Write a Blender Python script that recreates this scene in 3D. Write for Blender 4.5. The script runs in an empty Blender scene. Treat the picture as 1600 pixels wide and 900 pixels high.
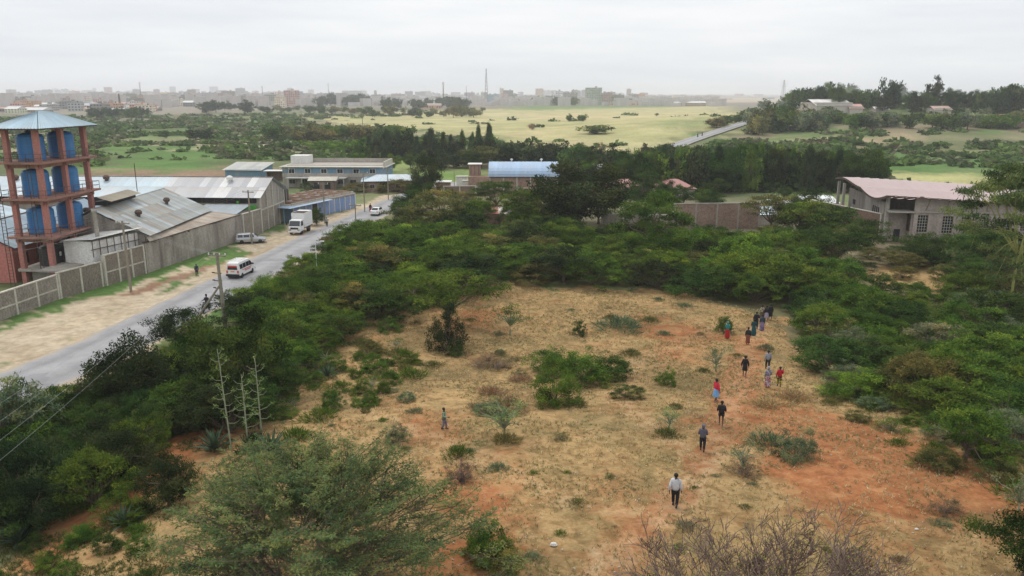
import bpy, math, random, colorsys
import numpy as np
from mathutils import Vector, Matrix
PI = math.pi
R = math.radians
scene = bpy.context.scene
C = scene.collection

# ------------------------------------------------------------------ camera
FPX = 1244.4                      # 28 mm lens on a 36 mm sensor, in pixels of a 1600 px wide frame
PITCH = math.atan(305 / FPX)
CAMZ = 22.5
cam_data = bpy.data.cameras.new('camera')
cam_data.lens = 28.0
cam_data.sensor_width = 36.0
cam_data.clip_start = 0.5
cam_data.clip_end = 30000
cam = bpy.data.objects.new('camera', cam_data)
C.objects.link(cam)
cam.location = (0, 0, CAMZ)
cam.rotation_euler = (PI / 2 - PITCH, 0, 0)
scene.camera = cam

# ------------------------------------------------------------------ sky, sun, exposure
SUN_EL, SUN_AZ = R(62), R(-35)    # overcast: a broad soft sun behind the cloud, ahead and to the road side
world = bpy.data.worlds.new('World')
scene.world = world
world.use_nodes = True
wn, wl = world.node_tree.nodes, world.node_tree.links
wn.clear()
w_out = wn.new('ShaderNodeOutputWorld')
sky = wn.new('ShaderNodeTexSky')
sky.sky_type = 'NISHITA'
sky.sun_disc = False
sky.sun_elevation = SUN_EL
sky.sun_rotation = -SUN_AZ
sky.air_density = 1.5
sky.dust_density = 4
bg_sky = wn.new('ShaderNodeBackground')
bg_sky.inputs['Strength'].default_value = 0.10
wl.new(sky.outputs[0], bg_sky.inputs['Color'])
bg_cloud = wn.new('ShaderNodeBackground')          # the cloud deck
tc = wn.new('ShaderNodeTexCoord')
mp = wn.new('ShaderNodeMapping')
mp.inputs['Scale'].default_value = (1, 1, 9)
ns = wn.new('ShaderNodeTexNoise')
ns.inputs['Scale'].default_value = 2.2
ns.inputs['Detail'].default_value = 5
ns.inputs['Roughness'].default_value = 0.55
cr = wn.new('ShaderNodeValToRGB')
cr.color_ramp.elements[0].position = 0.3
cr.color_ramp.elements[0].color = (0.79, 0.835, 0.90, 1)
cr.color_ramp.elements[1].position = 0.7
cr.color_ramp.elements[1].color = (1.01, 1.02, 1.035, 1)
wl.new(tc.outputs['Generated'], mp.inputs[0])
wl.new(mp.outputs[0], ns.inputs['Vector'])
wl.new(ns.outputs['Fac'], cr.inputs[0])
wl.new(cr.outputs[0], bg_cloud.inputs['Color'])
sepz = wn.new('ShaderNodeSeparateXYZ')               # an overcast sky is brighter towards the zenith than at the horizon
wl.new(tc.outputs['Generated'], sepz.inputs[0])
zr = wn.new('ShaderNodeMapRange')
zr.inputs['From Min'].default_value = 0.0
zr.inputs['From Max'].default_value = 1.0
zr.inputs['To Min'].default_value = 1.0
zr.inputs['To Max'].default_value = 1.4
wl.new(sepz.outputs['Z'], zr.inputs['Value'])
wl.new(zr.outputs[0], bg_cloud.inputs['Strength'])
wmix = wn.new('ShaderNodeMixShader')
wmix.inputs[0].default_value = 0.93
wl.new(bg_sky.outputs[0], wmix.inputs[1])
wl.new(bg_cloud.outputs[0], wmix.inputs[2])
wl.new(wmix.outputs[0], w_out.inputs['Surface'])

sun_data = bpy.data.lights.new('sun', 'SUN')
sun_data.energy = 1.5
sun_data.angle = R(10)
sun_data.color = (1.0, 0.955, 0.88)
sun = bpy.data.objects.new('sun', sun_data)
C.objects.link(sun)
sun.rotation_euler = (PI / 2 - SUN_EL, 0, PI + SUN_AZ * -1)
_d = Vector((math.sin(SUN_AZ) * math.cos(SUN_EL), math.cos(SUN_AZ) * math.cos(SUN_EL), math.sin(SUN_EL)))
sun.rotation_euler = _d.to_track_quat('Z', 'Y').to_euler()

scene.view_settings.view_transform = 'Standard'
scene.view_settings.look = 'None'
scene.view_settings.gamma = 1.0
scene.view_settings.exposure = 0.0
scene.render.engine = 'CYCLES'
scene.cycles.max_bounces = 6
scene.cycles.diffuse_bounces = 2
scene.cycles.glossy_bounces = 2
scene.cycles.transmission_bounces = 3
scene.cycles.volume_bounces = 1
scene.cycles.use_denoising = True

HAZE_DENSITY = 0.00020

# ------------------------------------------------------------------ terrain and rays through the photograph's viewpoint
def sst(a, b, x):
    t = np.clip((x - a) / (b - a), 0, 1)
    return t * t * (3 - 2 * t)

def Z(x, y):
    z = 3.2 * (1 - sst(30, 72, y)) * sst(-34, -8, x)
    z = z + 14 * np.exp(-((x - 260) / 190.0) ** 2 - ((y - 510) / 130.0) ** 2)
    return z

def ray(px, py):
    u = (px - 800) / FPX
    v = (450 - py) / FPX
    return (u, math.cos(PITCH) + v * math.sin(PITCH), -math.sin(PITCH) + v * math.cos(PITCH))

def Zs(x, y):
    def s1(a, b, v):
        t = max(0.0, min(1.0, (v - a) / (b - a)))
        return t * t * (3 - 2 * t)
    z = 3.2 * (1 - s1(30, 72, y)) * s1(-34, -8, x)
    if y > 100:
        z += 14 * math.exp(-((x - 260) / 190.0) ** 2 - ((y - 510) / 130.0) ** 2)
    return z

def G(px, py):
    """where the ray through a pixel of the photograph meets the ground"""
    d = ray(px, py)
    t = 5.0
    while t < 9000 and CAMZ + d[2] * t > Zs(d[0] * t, d[1] * t):
        t *= 1.006
    lo, hi = t / 1.006, t
    for _ in range(16):
        m = (lo + hi) / 2
        if CAMZ + d[2] * m < Zs(d[0] * m, d[1] * m):
            hi = m
        else:
            lo = m
    return Vector((d[0] * hi, d[1] * hi, CAMZ + d[2] * hi))

def at(px, py, y):
    """the point of a pixel's ray that lies Y metres ahead"""
    d = ray(px, py)
    t = y / d[1]
    return Vector((d[0] * t, y, CAMZ + d[2] * t))

def depth(p):
    return p[1] * math.cos(PITCH) - (p[2] - CAMZ) * math.sin(PITCH)

def project(x, y, z):
    z = z - CAMZ
    f = y * math.cos(PITCH) - z * math.sin(PITCH)
    return 800 + FPX * x / f, 450 - FPX * (y * math.sin(PITCH) + z * math.cos(PITCH)) / f

# ------------------------------------------------------------------ naming helpers
def tagp(o, label=None, cat=None, group=None, kind=None):
    if label: o['label'] = label
    if cat: o['category'] = cat
    if group: o['group'] = group
    if kind: o['kind'] = kind
    return o

def thing(name, label, cat, loc=(0, 0, 0), rz=0, group=None):
    o = bpy.data.objects.new(name, None)
    o.empty_display_size = 0.3
    C.objects.link(o)
    o.location = loc
    o.rotation_euler = (0, 0, rz)
    o['kind'] = 'thing'
    return tagp(o, label, cat, group)

def meshobj(name, me, parent=None, loc=None, color=None):
    o = bpy.data.objects.new(name, me)
    C.objects.link(o)
    if parent: o.parent = parent
    if loc: o.location = loc
    if color: o.color = (*color, 1)
    return o

def copy_tree(o, parent=None):
    c = o.copy()
    C.objects.link(c)
    c.parent = parent
    for ch in list(o.children):
        copy_tree(ch, c)
    return c

# ------------------------------------------------------------------ mesh builder
class MB:
    def __init__(s):
        s.v = []; s.f = []; s.m = []; s.cur = 0
    def face(s, pts, m=None):
        b = len(s.v)
        s.v.extend([tuple(p) for p in pts])
        s.f.append(tuple(range(b, b + len(pts))))
        s.m.append(s.cur if m is None else m)
        return s
    def box(s, c, d, rz=0, taper=1.0, M=None):
        x, y, z = [k / 2 for k in d]
        b = len(s.v)
        ca, sa = math.cos(rz), math.sin(rz)
        for sz, t in ((-1, 1.0), (1, taper)):
            for sx, sy in ((-1, -1), (1, -1), (1, 1), (-1, 1)):
                px, py, pz = sx * x * t, sy * y * t, sz * z
                p = Vector((c[0] + px * ca - py * sa, c[1] + px * sa + py * ca, c[2] + pz))
                if M: p = M @ p
                s.v.append(tuple(p))
        for q in ((3, 2, 1, 0), (4, 5, 6, 7), (0, 1, 5, 4), (1, 2, 6, 5), (2, 3, 7, 6), (3, 0, 4, 7)):
            s.f.append(tuple(b + k for k in q)); s.m.append(s.cur)
        return s
    def bar(s, a, b_, w, h=None, n=4, r2=None):
        """a bar or tube from a to b; n sides"""
        a, b_ = Vector(a), Vector(b_)
        d = b_ - a
        if d.length < 1e-6: return s
        q = d.to_track_quat('Z', 'Y')
        h = h or w
        r2 = 1.0 if r2 is None else r2 / w
        base = len(s.v)
        for p, k in ((a, 1.0), (b_, r2)):
            for i in range(n):
                an = 2 * PI * (i + 0.5) / n
                f = 1 / math.cos(PI / n) if n == 4 else 1
                s.v.append(tuple(p + q @ Vector((math.cos(an) * w / 2 * f * k, math.sin(an) * h / 2 * f * k, 0))))
        for i in range(n):
            j = (i + 1) % n
            s.f.append((base + i, base + j, base + n + j, base + n + i)); s.m.append(s.cur)
        s.f.append(tuple(base + i for i in range(n - 1, -1, -1))); s.m.append(s.cur)
        s.f.append(tuple(base + n + i for i in range(n))); s.m.append(s.cur)
        return s
    def path(s, pts, radii, n=5):
        pts = [Vector(p) for p in pts]
        base = len(s.v)
        for i, p in enumerate(pts):
            d = pts[min(i + 1, len(pts) - 1)] - pts[max(i - 1, 0)]
            q = d.to_track_quat('Z', 'Y')
            for k in range(n):
                an = 2 * PI * k / n
                s.v.append(tuple(p + q @ Vector((math.cos(an) * radii[i], math.sin(an) * radii[i], 0))))
        for i in range(len(pts) - 1):
            for k in range(n):
                j = (k + 1) % n
                s.f.append((base + i * n + k, base + i * n + j, base + (i + 1) * n + j, base + (i + 1) * n + k)); s.m.append(s.cur)
        s.f.append(tuple(base + (len(pts) - 1) * n + k for k in range(n))); s.m.append(s.cur)
        return s
    def lathe(s, prof, c=(0, 0, 0), n=16, squash=1.0):
        base = len(s.v)
        for r, z in prof:
            for k in range(n):
                an = 2 * PI * k / n
                s.v.append((c[0] + math.cos(an) * r, c[1] + math.sin(an) * r * squash, c[2] + z))
        for i in range(len(prof) - 1):
            for k in range(n):
                j = (k + 1) % n
                s.f.append((base + i * n + k, base + i * n + j, base + (i + 1) * n + j, base + (i + 1) * n + k)); s.m.append(s.cur)
        s.f.append(tuple(base + k for k in range(n - 1, -1, -1))); s.m.append(s.cur)
        s.f.append(tuple(base + (len(prof) - 1) * n + k for k in range(n))); s.m.append(s.cur)
        return s
    def prism(s, prof, axis, a, b_, cap=True):
        """profile of (u, z) extruded along an axis: 'x' (u = y) or 'y' (u = x) from a to b"""
        n = len(prof); base = len(s.v)
        for t in (a, b_):
            for u, z in prof:
                s.v.append((t, u, z) if axis == 'x' else (u, t, z))
        for i in range(n):
            j = (i + 1) % n
            s.f.append((base + i, base + j, base + n + j, base + n + i)); s.m.append(s.cur)
        if cap:
            s.f.append(tuple(base + i for i in range(n - 1, -1, -1))); s.m.append(s.cur)
            s.f.append(tuple(base + n + i for i in range(n))); s.m.append(s.cur)
        return s
    def mesh(s, name, mats):
        me = bpy.data.meshes.new(name)
        me.from_pydata(s.v, [], s.f)
        for m in (mats if isinstance(mats, (list, tuple)) else [mats]):
            me.materials.append(m)
        if any(s.m):
            me.polygons.foreach_set('material_index', s.m)
        bm = __import__('bmesh').new()
        bm.from_mesh(me)
        __import__('bmesh').ops.recalc_face_normals(bm, faces=bm.faces)
        bm.to_mesh(me); bm.free()
        me.update()
        return me
    def build(s, name, mats, parent=None, loc=None, smooth=False, color=None, kind=None, bevel=0):
        me = s.mesh(name, mats)
        if smooth:
            me.polygons.foreach_set('use_smooth', [True] * len(me.polygons))
        o = meshobj(name, me, parent, loc, color)
        if bevel:
            b = o.modifiers.new('bevel', 'BEVEL'); b.width = bevel; b.segments = 2; b.limit_method = 'ANGLE'
        if kind: o['kind'] = kind
        return o

# ------------------------------------------------------------------ materials
def mat_new(name):
    m = bpy.data.materials.new(name)
    m.use_nodes = True
    n, l = m.node_tree.nodes, m.node_tree.links
    n.clear()
    out = n.new('ShaderNodeOutputMaterial')
    return m, n, l, out

def noise(n, l, vec, scale, detail=4, rough=0.6, dist=0.0):
    t = n.new('ShaderNodeTexNoise')
    t.inputs['Scale'].default_value = scale
    t.inputs['Detail'].default_value = detail
    t.inputs['Roughness'].default_value = rough
    t.inputs['Distortion'].default_value = dist
    if vec is not None: l.new(vec, t.inputs['Vector'])
    return t.outputs['Fac']

def ramp(n, l, fac, stops):
    r = n.new('ShaderNodeValToRGB')
    e = r.color_ramp.elements
    while len(e) < len(stops): e.new(0.5)
    for k, (p, c) in enumerate(stops):
        e[k].position = p
        e[k].color = (*c, 1) if isinstance(c, tuple) else (c, c, c, 1)
    l.new(fac, r.inputs[0])
    return r.outputs[0]

def mixc(n, l, fac, a, b, mode='MIX'):
    m = n.new('ShaderNodeMix')
    m.data_type = 'RGBA'; m.blend_type = mode
    if isinstance(fac, (int, float)): m.inputs[0].default_value = fac
    else: l.new(fac, m.inputs[0])
    for k, v in ((6, a), (7, b)):
        if isinstance(v, tuple): m.inputs[k].default_value = (*v, 1)
        else: l.new(v, m.inputs[k])
    return m.outputs[2]

def math_(n, l, op, a, b=0.0, clamp=False):
    m = n.new('ShaderNodeMath'); m.operation = op; m.use_clamp = clamp
    for k, v in ((0, a), (1, b)):
        if isinstance(v, (int, float)): m.inputs[k].default_value = v
        else: l.new(v, m.inputs[k])
    return m.outputs[0]

def surf(name, base, dirt=None, amount=0.5, scale=1.0, rough=0.85, metal=0.0, bump=0.0, streak=False, objcol=False, fine=0.25, spec=0.3, dthr=0.5):
    """painted / plastered / metal surface: base colour, blotches of dirt with shapes of their own, fine grain"""
    m, n, l, out = mat_new(name)
    b = n.new('ShaderNodeBsdfPrincipled')
    tc = n.new('ShaderNodeTexCoord')
    vec = tc.outputs['Object']
    if streak:
        mp = n.new('ShaderNodeMapping'); mp.inputs['Scale'].default_value = (1, 1, 0.22)
        l.new(vec, mp.inputs[0]); svec = mp.outputs[0]
    else:
        svec = vec
    col = base
    if objcol:
        oi = n.new('ShaderNodeObjectInfo')
        col = mixc(n, l, 1.0, base, oi.outputs['Color'], 'MULTIPLY')
    if dirt:
        f = noise(n, l, svec, scale, 5, 0.65, 0.3)
        f = ramp(n, l, f, [(dthr - 0.12, 0.0), (dthr + 0.2, 1.0)])
        f = math_(n, l, 'MULTIPLY', f, amount)
        col = mixc(n, l, f, col, dirt)
    g = noise(n, l, vec, scale * 9, 3, 0.6)
    g = ramp(n, l, g, [(0.25, 1 - fine), (0.75, 1 + fine)])
    col = mixc(n, l, 1.0, col, g, 'MULTIPLY')
    l.new(col, b.inputs['Base Color']) if not isinstance(col, tuple) else None
    b.inputs['Roughness'].default_value = rough
    b.inputs['Metallic'].default_value = metal
    b.inputs['Specular IOR Level'].default_value = spec
    if bump:
        bp = n.new('ShaderNodeBump'); bp.inputs['Strength'].default_value = bump; bp.inputs['Distance'].default_value = 0.03
        l.new(noise(n, l, vec, scale * 14, 4, 0.6), bp.inputs['Height'])
        l.new(bp.outputs[0], b.inputs['Normal'])
    l.new(b.outputs[0], out.inputs['Surface'])
    return m

def leafmat(name, translucent=0.25, tint=(1, 1, 1)):
    """foliage: the plant's own colour (object colour) times the leaf's own variation"""
    m, n, l, out = mat_new(name)
    oi = n.new('ShaderNodeObjectInfo')
    at_ = n.new('ShaderNodeAttribute'); at_.attribute_name = 'leafvar'
    col = mixc(n, l, 1.0, oi.outputs['Color'], at_.outputs['Color'], 'MULTIPLY')
    if tint != (1, 1, 1): col = mixc(n, l, 1.0, col, tint, 'MULTIPLY')
    d = n.new('ShaderNodeBsdfDiffuse'); l.new(col, d.inputs['Color'])
    t = n.new('ShaderNodeBsdfTranslucent'); l.new(col, t.inputs['Color'])
    mx = n.new('ShaderNodeMixShader'); mx.inputs[0].default_value = translucent
    l.new(d.outputs[0], mx.inputs[1]); l.new(t.outputs[0], mx.inputs[2])
    l.new(mx.outputs[0], out.inputs['Surface'])
    return m

def simple(name, col, rough=0.6, metal=0.0, spec=0.5):
    m, n, l, out = mat_new(name)
    b = n.new('ShaderNodeBsdfPrincipled')
    tc = n.new('ShaderNodeTexCoord')
    g = ramp(n, l, noise(n, l, tc.outputs['Object'], 6, 3), [(0.3, 0.88), (0.7, 1.1)])
    l.new(mixc(n, l, 1.0, col, g, 'MULTIPLY'), b.inputs['Base Color'])
    b.inputs['Roughness'].default_value = rough
    b.inputs['Metallic'].default_value = metal
    b.inputs['Specular IOR Level'].default_value = spec
    l.new(b.outputs[0], out.inputs['Surface'])
    return m

M = {}
M['leaf'] = leafmat('leaf')
M['bark'] = surf('bark', (0.12, 0.085, 0.06), (0.2, 0.17, 0.13), 0.5, 4, 0.9)
M['fever_bark'] = surf('fever_bark', (0.40, 0.40, 0.13), (0.25, 0.22, 0.08), 0.5, 2, 0.8)
M['pale_bark'] = surf('pale_bark', (0.26, 0.29, 0.18), (0.2, 0.2, 0.14), 0.5, 5, 0.85)
M['dead_wood'] = surf('dead_wood', (0.17, 0.12, 0.10), (0.26, 0.21, 0.18), 0.5, 3, 0.9)
M['stone'] = surf('stone', (0.31, 0.275, 0.23), (0.15, 0.13, 0.115), 0.65, 0.5, 0.95, objcol=True, fine=0.3)
M['mortar'] = surf('mortar', (0.20, 0.18, 0.155), (0.12, 0.1, 0.09), 0.5, 0.7, 0.95)
M['brownstone'] = surf('brownstone', (0.25, 0.175, 0.135), (0.14, 0.1, 0.085), 0.6, 0.5, 0.95, objcol=True, fine=0.35)
M['concrete'] = surf('concrete', (0.36, 0.33, 0.285), (0.2, 0.175, 0.15), 0.7, 0.5, 0.92, streak=True)
M['stained'] = surf('stained', (0.37, 0.335, 0.29), (0.13, 0.105, 0.09), 0.85, 0.5, 0.92, streak=True)
M['plaster'] = surf('plaster', (0.40, 0.365, 0.32), (0.26, 0.225, 0.19), 0.6, 0.35, 0.92, streak=True)
M['hallwall'] = surf('hallwall', (0.40, 0.34, 0.30), (0.24, 0.20, 0.175), 0.7, 0.4, 0.92, streak=True)
M['pink'] = surf('pink', (0.52, 0.19, 0.16), (0.3, 0.15, 0.12), 0.5, 0.4, 0.85, streak=True)
M['towerpink'] = surf('towerpink', (0.44, 0.175, 0.145), (0.24, 0.15, 0.12), 0.8, 0.7, 0.85, streak=True)
M['slab'] = surf('slab', (0.33, 0.17, 0.13), (0.16, 0.10, 0.08), 0.7, 0.8, 0.9)
M['tank'] = surf('tank', (0.010, 0.145, 0.40), (0.07, 0.21, 0.38), 0.7, 0.9, 0.45, streak=True, fine=0.08, spec=0.5)
M['tankblack'] = surf('tankblack', (0.02, 0.02, 0.022), (0.05, 0.05, 0.05), 0.5, 1, 0.4, spec=0.5)
M['steel'] = surf('steel', (0.09, 0.07, 0.06), (0.2, 0.09, 0.05), 0.5, 2, 0.7, metal=0.3)
M['roof'] = surf('roof', (0.8, 0.8, 0.8), (0.34, 0.27, 0.20), 0.45, 0.22, 0.55, metal=0.0, objcol=True, fine=0.07, spec=0.5, dthr=0.55)
M['roofold'] = surf('roofold', (0.8, 0.8, 0.8), (0.17, 0.125, 0.09), 0.75, 0.3, 0.7, objcol=True, fine=0.12, spec=0.4)
M['hallroof'] = surf('hallroof', (0.42, 0.32, 0.305), (0.36, 0.27, 0.25), 0.5, 0.15, 0.55, objcol=True, fine=0.05, spec=0.5)
M['green'] = surf('green', (0.08, 0.42, 0.05), (0.2, 0.3, 0.12), 0.3, 0.6, 0.7)
M['bluepaint'] = surf('bluepaint', (0.16, 0.26, 0.48), (0.30, 0.32, 0.38), 0.7, 0.7, 0.8, streak=True)
M['bluewall'] = surf('bluewall', (0.12, 0.24, 0.34), (0.28, 0.31, 0.33), 0.7, 0.5, 0.85, streak=True)
M['cream'] = surf('cream', (0.50, 0.47, 0.40), (0.3, 0.27, 0.22), 0.5, 0.5, 0.9, streak=True)
M['citywall'] = surf('citywall', (1, 1, 1), (0.28, 0.25, 0.22), 0.4, 0.09, 0.9, objcol=True, streak=True, fine=0.12)
M['dark'] = simple('dark', (0.022, 0.022, 0.024), 0.9)
M['glass'] = simple('glass', (0.025, 0.03, 0.035), 0.08, spec=0.7)
M['white'] = simple('white', (0.74, 0.74, 0.72), 0.35)
M['whitematte'] = surf('whitematte', (0.7, 0.69, 0.66), (0.45, 0.40, 0.34), 0.5, 0.7, 0.7, streak=True)
M['silver'] = simple('silver', (0.42, 0.43, 0.45), 0.3, 0.5)
M['tyre'] = simple('tyre', (0.018, 0.018, 0.018), 0.9)
M['chrome'] = simple('chrome', (0.5, 0.5, 0.52), 0.25, 0.9)
M['red'] = simple('red', (0.55, 0.03, 0.035), 0.5)
M['amber'] = simple('amber', (0.7, 0.25, 0.03), 0.4)
M['pole'] = surf('pole', (0.26, 0.23, 0.18), (0.16, 0.14, 0.10), 0.5, 1.2, 0.9, streak=True)
M['wire'] = simple('wire', (0.20, 0.20, 0.195), 0.6)
M['mud'] = surf('mud', (0.24, 0.15, 0.09), (0.34, 0.25, 0.17), 0.5, 0.6, 0.95)
M['skin'] = simple('skin', (0.075, 0.035, 0.02), 0.6)
M['hair'] = simple('hair', (0.012, 0.01, 0.009), 0.9)
M['agave'] = surf('agave', (0.05, 0.085, 0.045), (0.10, 0.14, 0.075), 0.5, 1.0, 0.7)
CL = {}
def cloth(col, pattern=None, scale=9):
    key = (col, pattern)
    if key not in CL:
        m, n, l, out = mat_new('cloth')
        b = n.new('ShaderNodeBsdfPrincipled'); b.inputs['Roughness'].default_value = 0.9
        tc_ = n.new('ShaderNodeTexCoord')
        f = noise(n, l, tc_.outputs['Object'], scale if pattern else 5, 2, 0.5)
        if pattern:
            c = ramp(n, l, f, [(0.47, col), (0.52, pattern)])
        else:
            c = ramp(n, l, f, [(0.3, tuple(k * 0.82 for k in col)), (0.7, tuple(k * 1.12 for k in col))])
        l.new(c, b.inputs['Base Color'])
        l.new(b.outputs[0], out.inputs['Surface'])
        CL[key] = m
    return CL[key]

# ------------------------------------------------------------------ ground
def vnoise(x, y, seed=0):
    xi, yi = np.floor(x).astype(np.int64), np.floor(y).astype(np.int64)
    xf, yf = x - xi, y - yi
    u, v = xf * xf * (3 - 2 * xf), yf * yf * (3 - 2 * yf)
    def h(a, b):
        n = (a * 374761393 + b * 668265263 + seed * 974634777) & 0x7fffffff
        n = ((n ^ (n >> 13)) * 1274126177) & 0x7fffffff
        return ((n ^ (n >> 16)) & 0xffff) / 65535.0
    return (h(xi, yi) * (1 - u) + h(xi + 1, yi) * u) * (1 - v) + (h(xi, yi + 1) * (1 - u) + h(xi + 1, yi + 1) * u) * v

def fbm(x, y, seed=0, o=4):
    s = 0; a = 0.5; t = 0
    for k in range(o):
        s = s + a * vnoise(x, y, seed + k); t += a
        x, y, a = x * 2.03, y * 2.03, a * 0.5
    return s / t

def inside(poly, x, y):
    r = np.zeros(x.shape, bool)
    n = len(poly)
    for i in range(n):
        x1, y1 = poly[i]; x2, y2 = poly[(i + 1) % n]
        if y1 == y2: continue
        c = ((y1 > y) != (y2 > y)) & (x < (x2 - x1) * (y - y1) / (y2 - y1) + x1)
        r ^= c
    return r

def soft(poly, x, y, k=7, seed=0):
    """how much of each point's surroundings lies inside: uneven, feathered edges"""
    s_ = np.zeros(x.shape); r = np.hypot(x, y)
    w = .9 + r * .011
    f1, f2 = fbm(x / 1.7, y / 1.7, 300 + seed, 3) - .5, fbm(x / 1.7, y / 1.7, 340 + seed, 3) - .5
    for i in range(k):
        a = 2.4 * i; q = w * 1.5 * math.sqrt((i + .5) / k)
        s_ += inside(poly, x + q * math.cos(a) + f1 * w * 2.4, y + q * 1.6 * math.sin(a) + f2 * w * 3)
    return s_ / k

def wpoly(pp): return [tuple(G(*p)[:2]) for p in pp]

ang = np.concatenate([np.arange(-45, 45, 0.26), np.arange(45, 315, 4.5)]) * PI / 180
def geom(a, b, r):
    n = int(math.log(b / a) / math.log(r)); return a * (b / a) ** (np.arange(n) / n)
rad = np.concatenate([geom(2, 20, 1.04), geom(20, 300, 1.012), geom(300, 14000, 1.03), [14000]])
AA, RR = np.meshgrid(ang, rad)
gx, gy = (np.sin(AA) * RR).ravel(), (np.cos(AA) * RR).ravel()
gz = Z(gx, gy)
near = (RR.ravel() < 120)
gz = gz + (fbm(gx / 2.2, gy / 2.2, 5, 3) - 0.5) * 0.16 * near * (gx > -24)
nA, nR = len(ang), len(rad)
# zone colours of the soil and grass, laid out on the map
wx = gx + (fbm(gx / 9, gy / 9, 11) - 0.5) * np.minimum(RR.ravel() * 0.10, 60)
wy = gy + (fbm(gx / 9, gy / 9, 23) - 0.5) * np.minimum(RR.ravel() * 0.16, 90)
big = fbm(gx / 70, gy / 45, 3)
col = np.zeros((len(gx), 3))
scrub, tan_ = np.array([.115, .135, .058]), np.array([.23, .19, .12])
k = sst(.42, .66, big)[:, None]
col[:] = scrub * (1 - k) + tan_ * k
lush = sst(.55, .68, fbm(gx / 38, gy / 22, 31))[:, None]
col[:] = col * (1 - lush * .75) + np.array([.09, .18, .045]) * lush * .75
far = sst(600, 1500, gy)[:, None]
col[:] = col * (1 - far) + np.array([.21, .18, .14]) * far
dry = np.zeros(len(gx)); redw = np.zeros(len(gx)); pathw = np.zeros(len(gx))
def paint(pp, c, amt=1.0, var=0.0):
    w = soft(wpoly(pp), wx, wy)
    m = w > 0
    a = (w[m] * amt * (1 - var * fbm(gx[m] / 20, gy[m] / 14, 41)))[:, None]
    col[m] = col[m] * (1 - a) + np.array(c) * a
def weight(arr, pp, v):
    np.maximum(arr, soft(wpoly(pp), wx, wy) * v, out=arr)
paint([(470, 185), (735, 171), (1130, 165), (1175, 176), (1085, 214), (965, 247), (880, 244), (760, 214), (640, 202)], (.43, .39, .19), 1, .35)
paint([(800, 178), (1110, 172), (1100, 180), (860, 186)], (.44, .38, .19), .6)
paint([(800, 205), (960, 222), (930, 240), (860, 235)], (.42, .36, .19), .7)
paint([(1040, 186), (1120, 184), (1100, 196), (1040, 200)], (.20, .25, .10), .6)
_r = random.Random(3)
for _k in range(26):                                       # strips of uneven growth and old field tracks
    _x, _y, _w, _h = _r.uniform(560, 1080), _r.uniform(176, 236), _r.uniform(60, 260), _r.uniform(.7, 2.6)
    _s = _r.uniform(-.03, .02)
    if _y > 205 + (_x - 640) * .12 and _x < 760: continue
    paint([(_x - _w / 2, _y - _h - _s * _w), (_x + _w / 2, _y - _h + _s * _w), (_x + _w / 2, _y + _h + _s * _w), (_x - _w / 2, _y + _h - _s * _w)], _r.choice([(.30, .29, .13), (.46, .38, .21), (.25, .27, .11), (.48, .41, .24)]), .65)
paint([(800, 165), (1060, 161), (1060, 167), (800, 173)], (.12, .19, .06), .8)
paint([(960, 152), (1260, 153), (1255, 160), (1000, 160)], (.42, .34, .24), .8)
paint([(150, 232), (262, 222), (345, 240), (330, 264), (215, 270), (185, 250)], (.105, .205, .048), .92, .6)
paint([(160, 207), (300, 208), (420, 206), (420, 215), (290, 218), (160, 220)], (.12, .20, .06), .8, .5)
paint([(280, 217), (430, 223), (430, 238), (300, 233)], (.40, .33, .22), .9)
paint([(0, 148), (470, 148), (450, 170), (300, 178), (0, 186)], (.26, .22, .18), .9, .3)
paint([(130, 268), (450, 262), (450, 284), (130, 284)], (.26, .17, .115), .9)
paint([(0, 212), (75, 214), (140, 222), (140, 232), (0, 236)], (.36, .29, .19), .8)
paint([(0, 178), (150, 180), (260, 186), (170, 200), (0, 200)], (.17, .16, .12), .7)
paint([(400, 222), (520, 224), (540, 238), (420, 240)], (.36, .31, .2), .8)
paint([(500, 241), (640, 238), (705, 262), (600, 268), (500, 262)], (.24, .30, .10), .9, .4)
paint([(640, 262), (760, 262), (740, 282), (640, 284)], (.17, .26, .07), .9)
paint([(1195, 214), (1400, 204), (1400, 226), (1230, 238)], (.33, .25, .15), .85, .5)
paint([(1440, 232), (1600, 228), (1600, 244), (1470, 246)], (.30, .24, .14), .7, .5)
paint([(1290, 236), (1600, 244), (1600, 270), (1300, 262)], (.09, .20, .045), .75, .5)
paint([(1370, 266), (1590, 273), (1600, 292), (1410, 290)], (.38, .36, .16), .95)
paint([(1110, 299), (1290, 296), (1310, 314), (1110, 320)], (.13, .27, .05), .95)
paint([(880, 256), (1000, 238), (1010, 252), (940, 275)], (.36, .30, .2), .8)
paint([(560, 290), (760, 285), (800, 345), (620, 350)], (.24, .20, .12), .9, .4)
paint([(800, 300), (1320, 300), (1330, 372), (830, 360)], (.19, .17, .11), .9, .4)
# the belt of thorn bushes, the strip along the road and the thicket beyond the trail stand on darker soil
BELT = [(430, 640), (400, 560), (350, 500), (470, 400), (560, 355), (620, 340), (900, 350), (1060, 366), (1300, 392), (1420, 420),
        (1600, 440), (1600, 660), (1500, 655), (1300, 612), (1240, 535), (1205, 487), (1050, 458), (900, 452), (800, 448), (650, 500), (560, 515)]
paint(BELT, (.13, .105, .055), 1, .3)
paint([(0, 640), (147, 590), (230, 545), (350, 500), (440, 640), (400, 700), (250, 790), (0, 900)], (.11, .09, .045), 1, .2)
CLEAR = [(430, 640), (520, 530), (600, 500), (690, 465), (790, 448), (900, 452), (1050, 458), (1205, 487), (1240, 535), (1300, 612),
         (1500, 655), (1600, 640), (1700, 700), (1900, 1100), (-100, 1100), (-50, 900), (120, 800), (250, 740), (300, 700), (400, 690)]
weight(dry, CLEAR, 1.0)
weight(dry, [(1330, 400), (1470, 395), (1480, 440), (1420, 452), (1340, 440)], 1.0)
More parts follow.
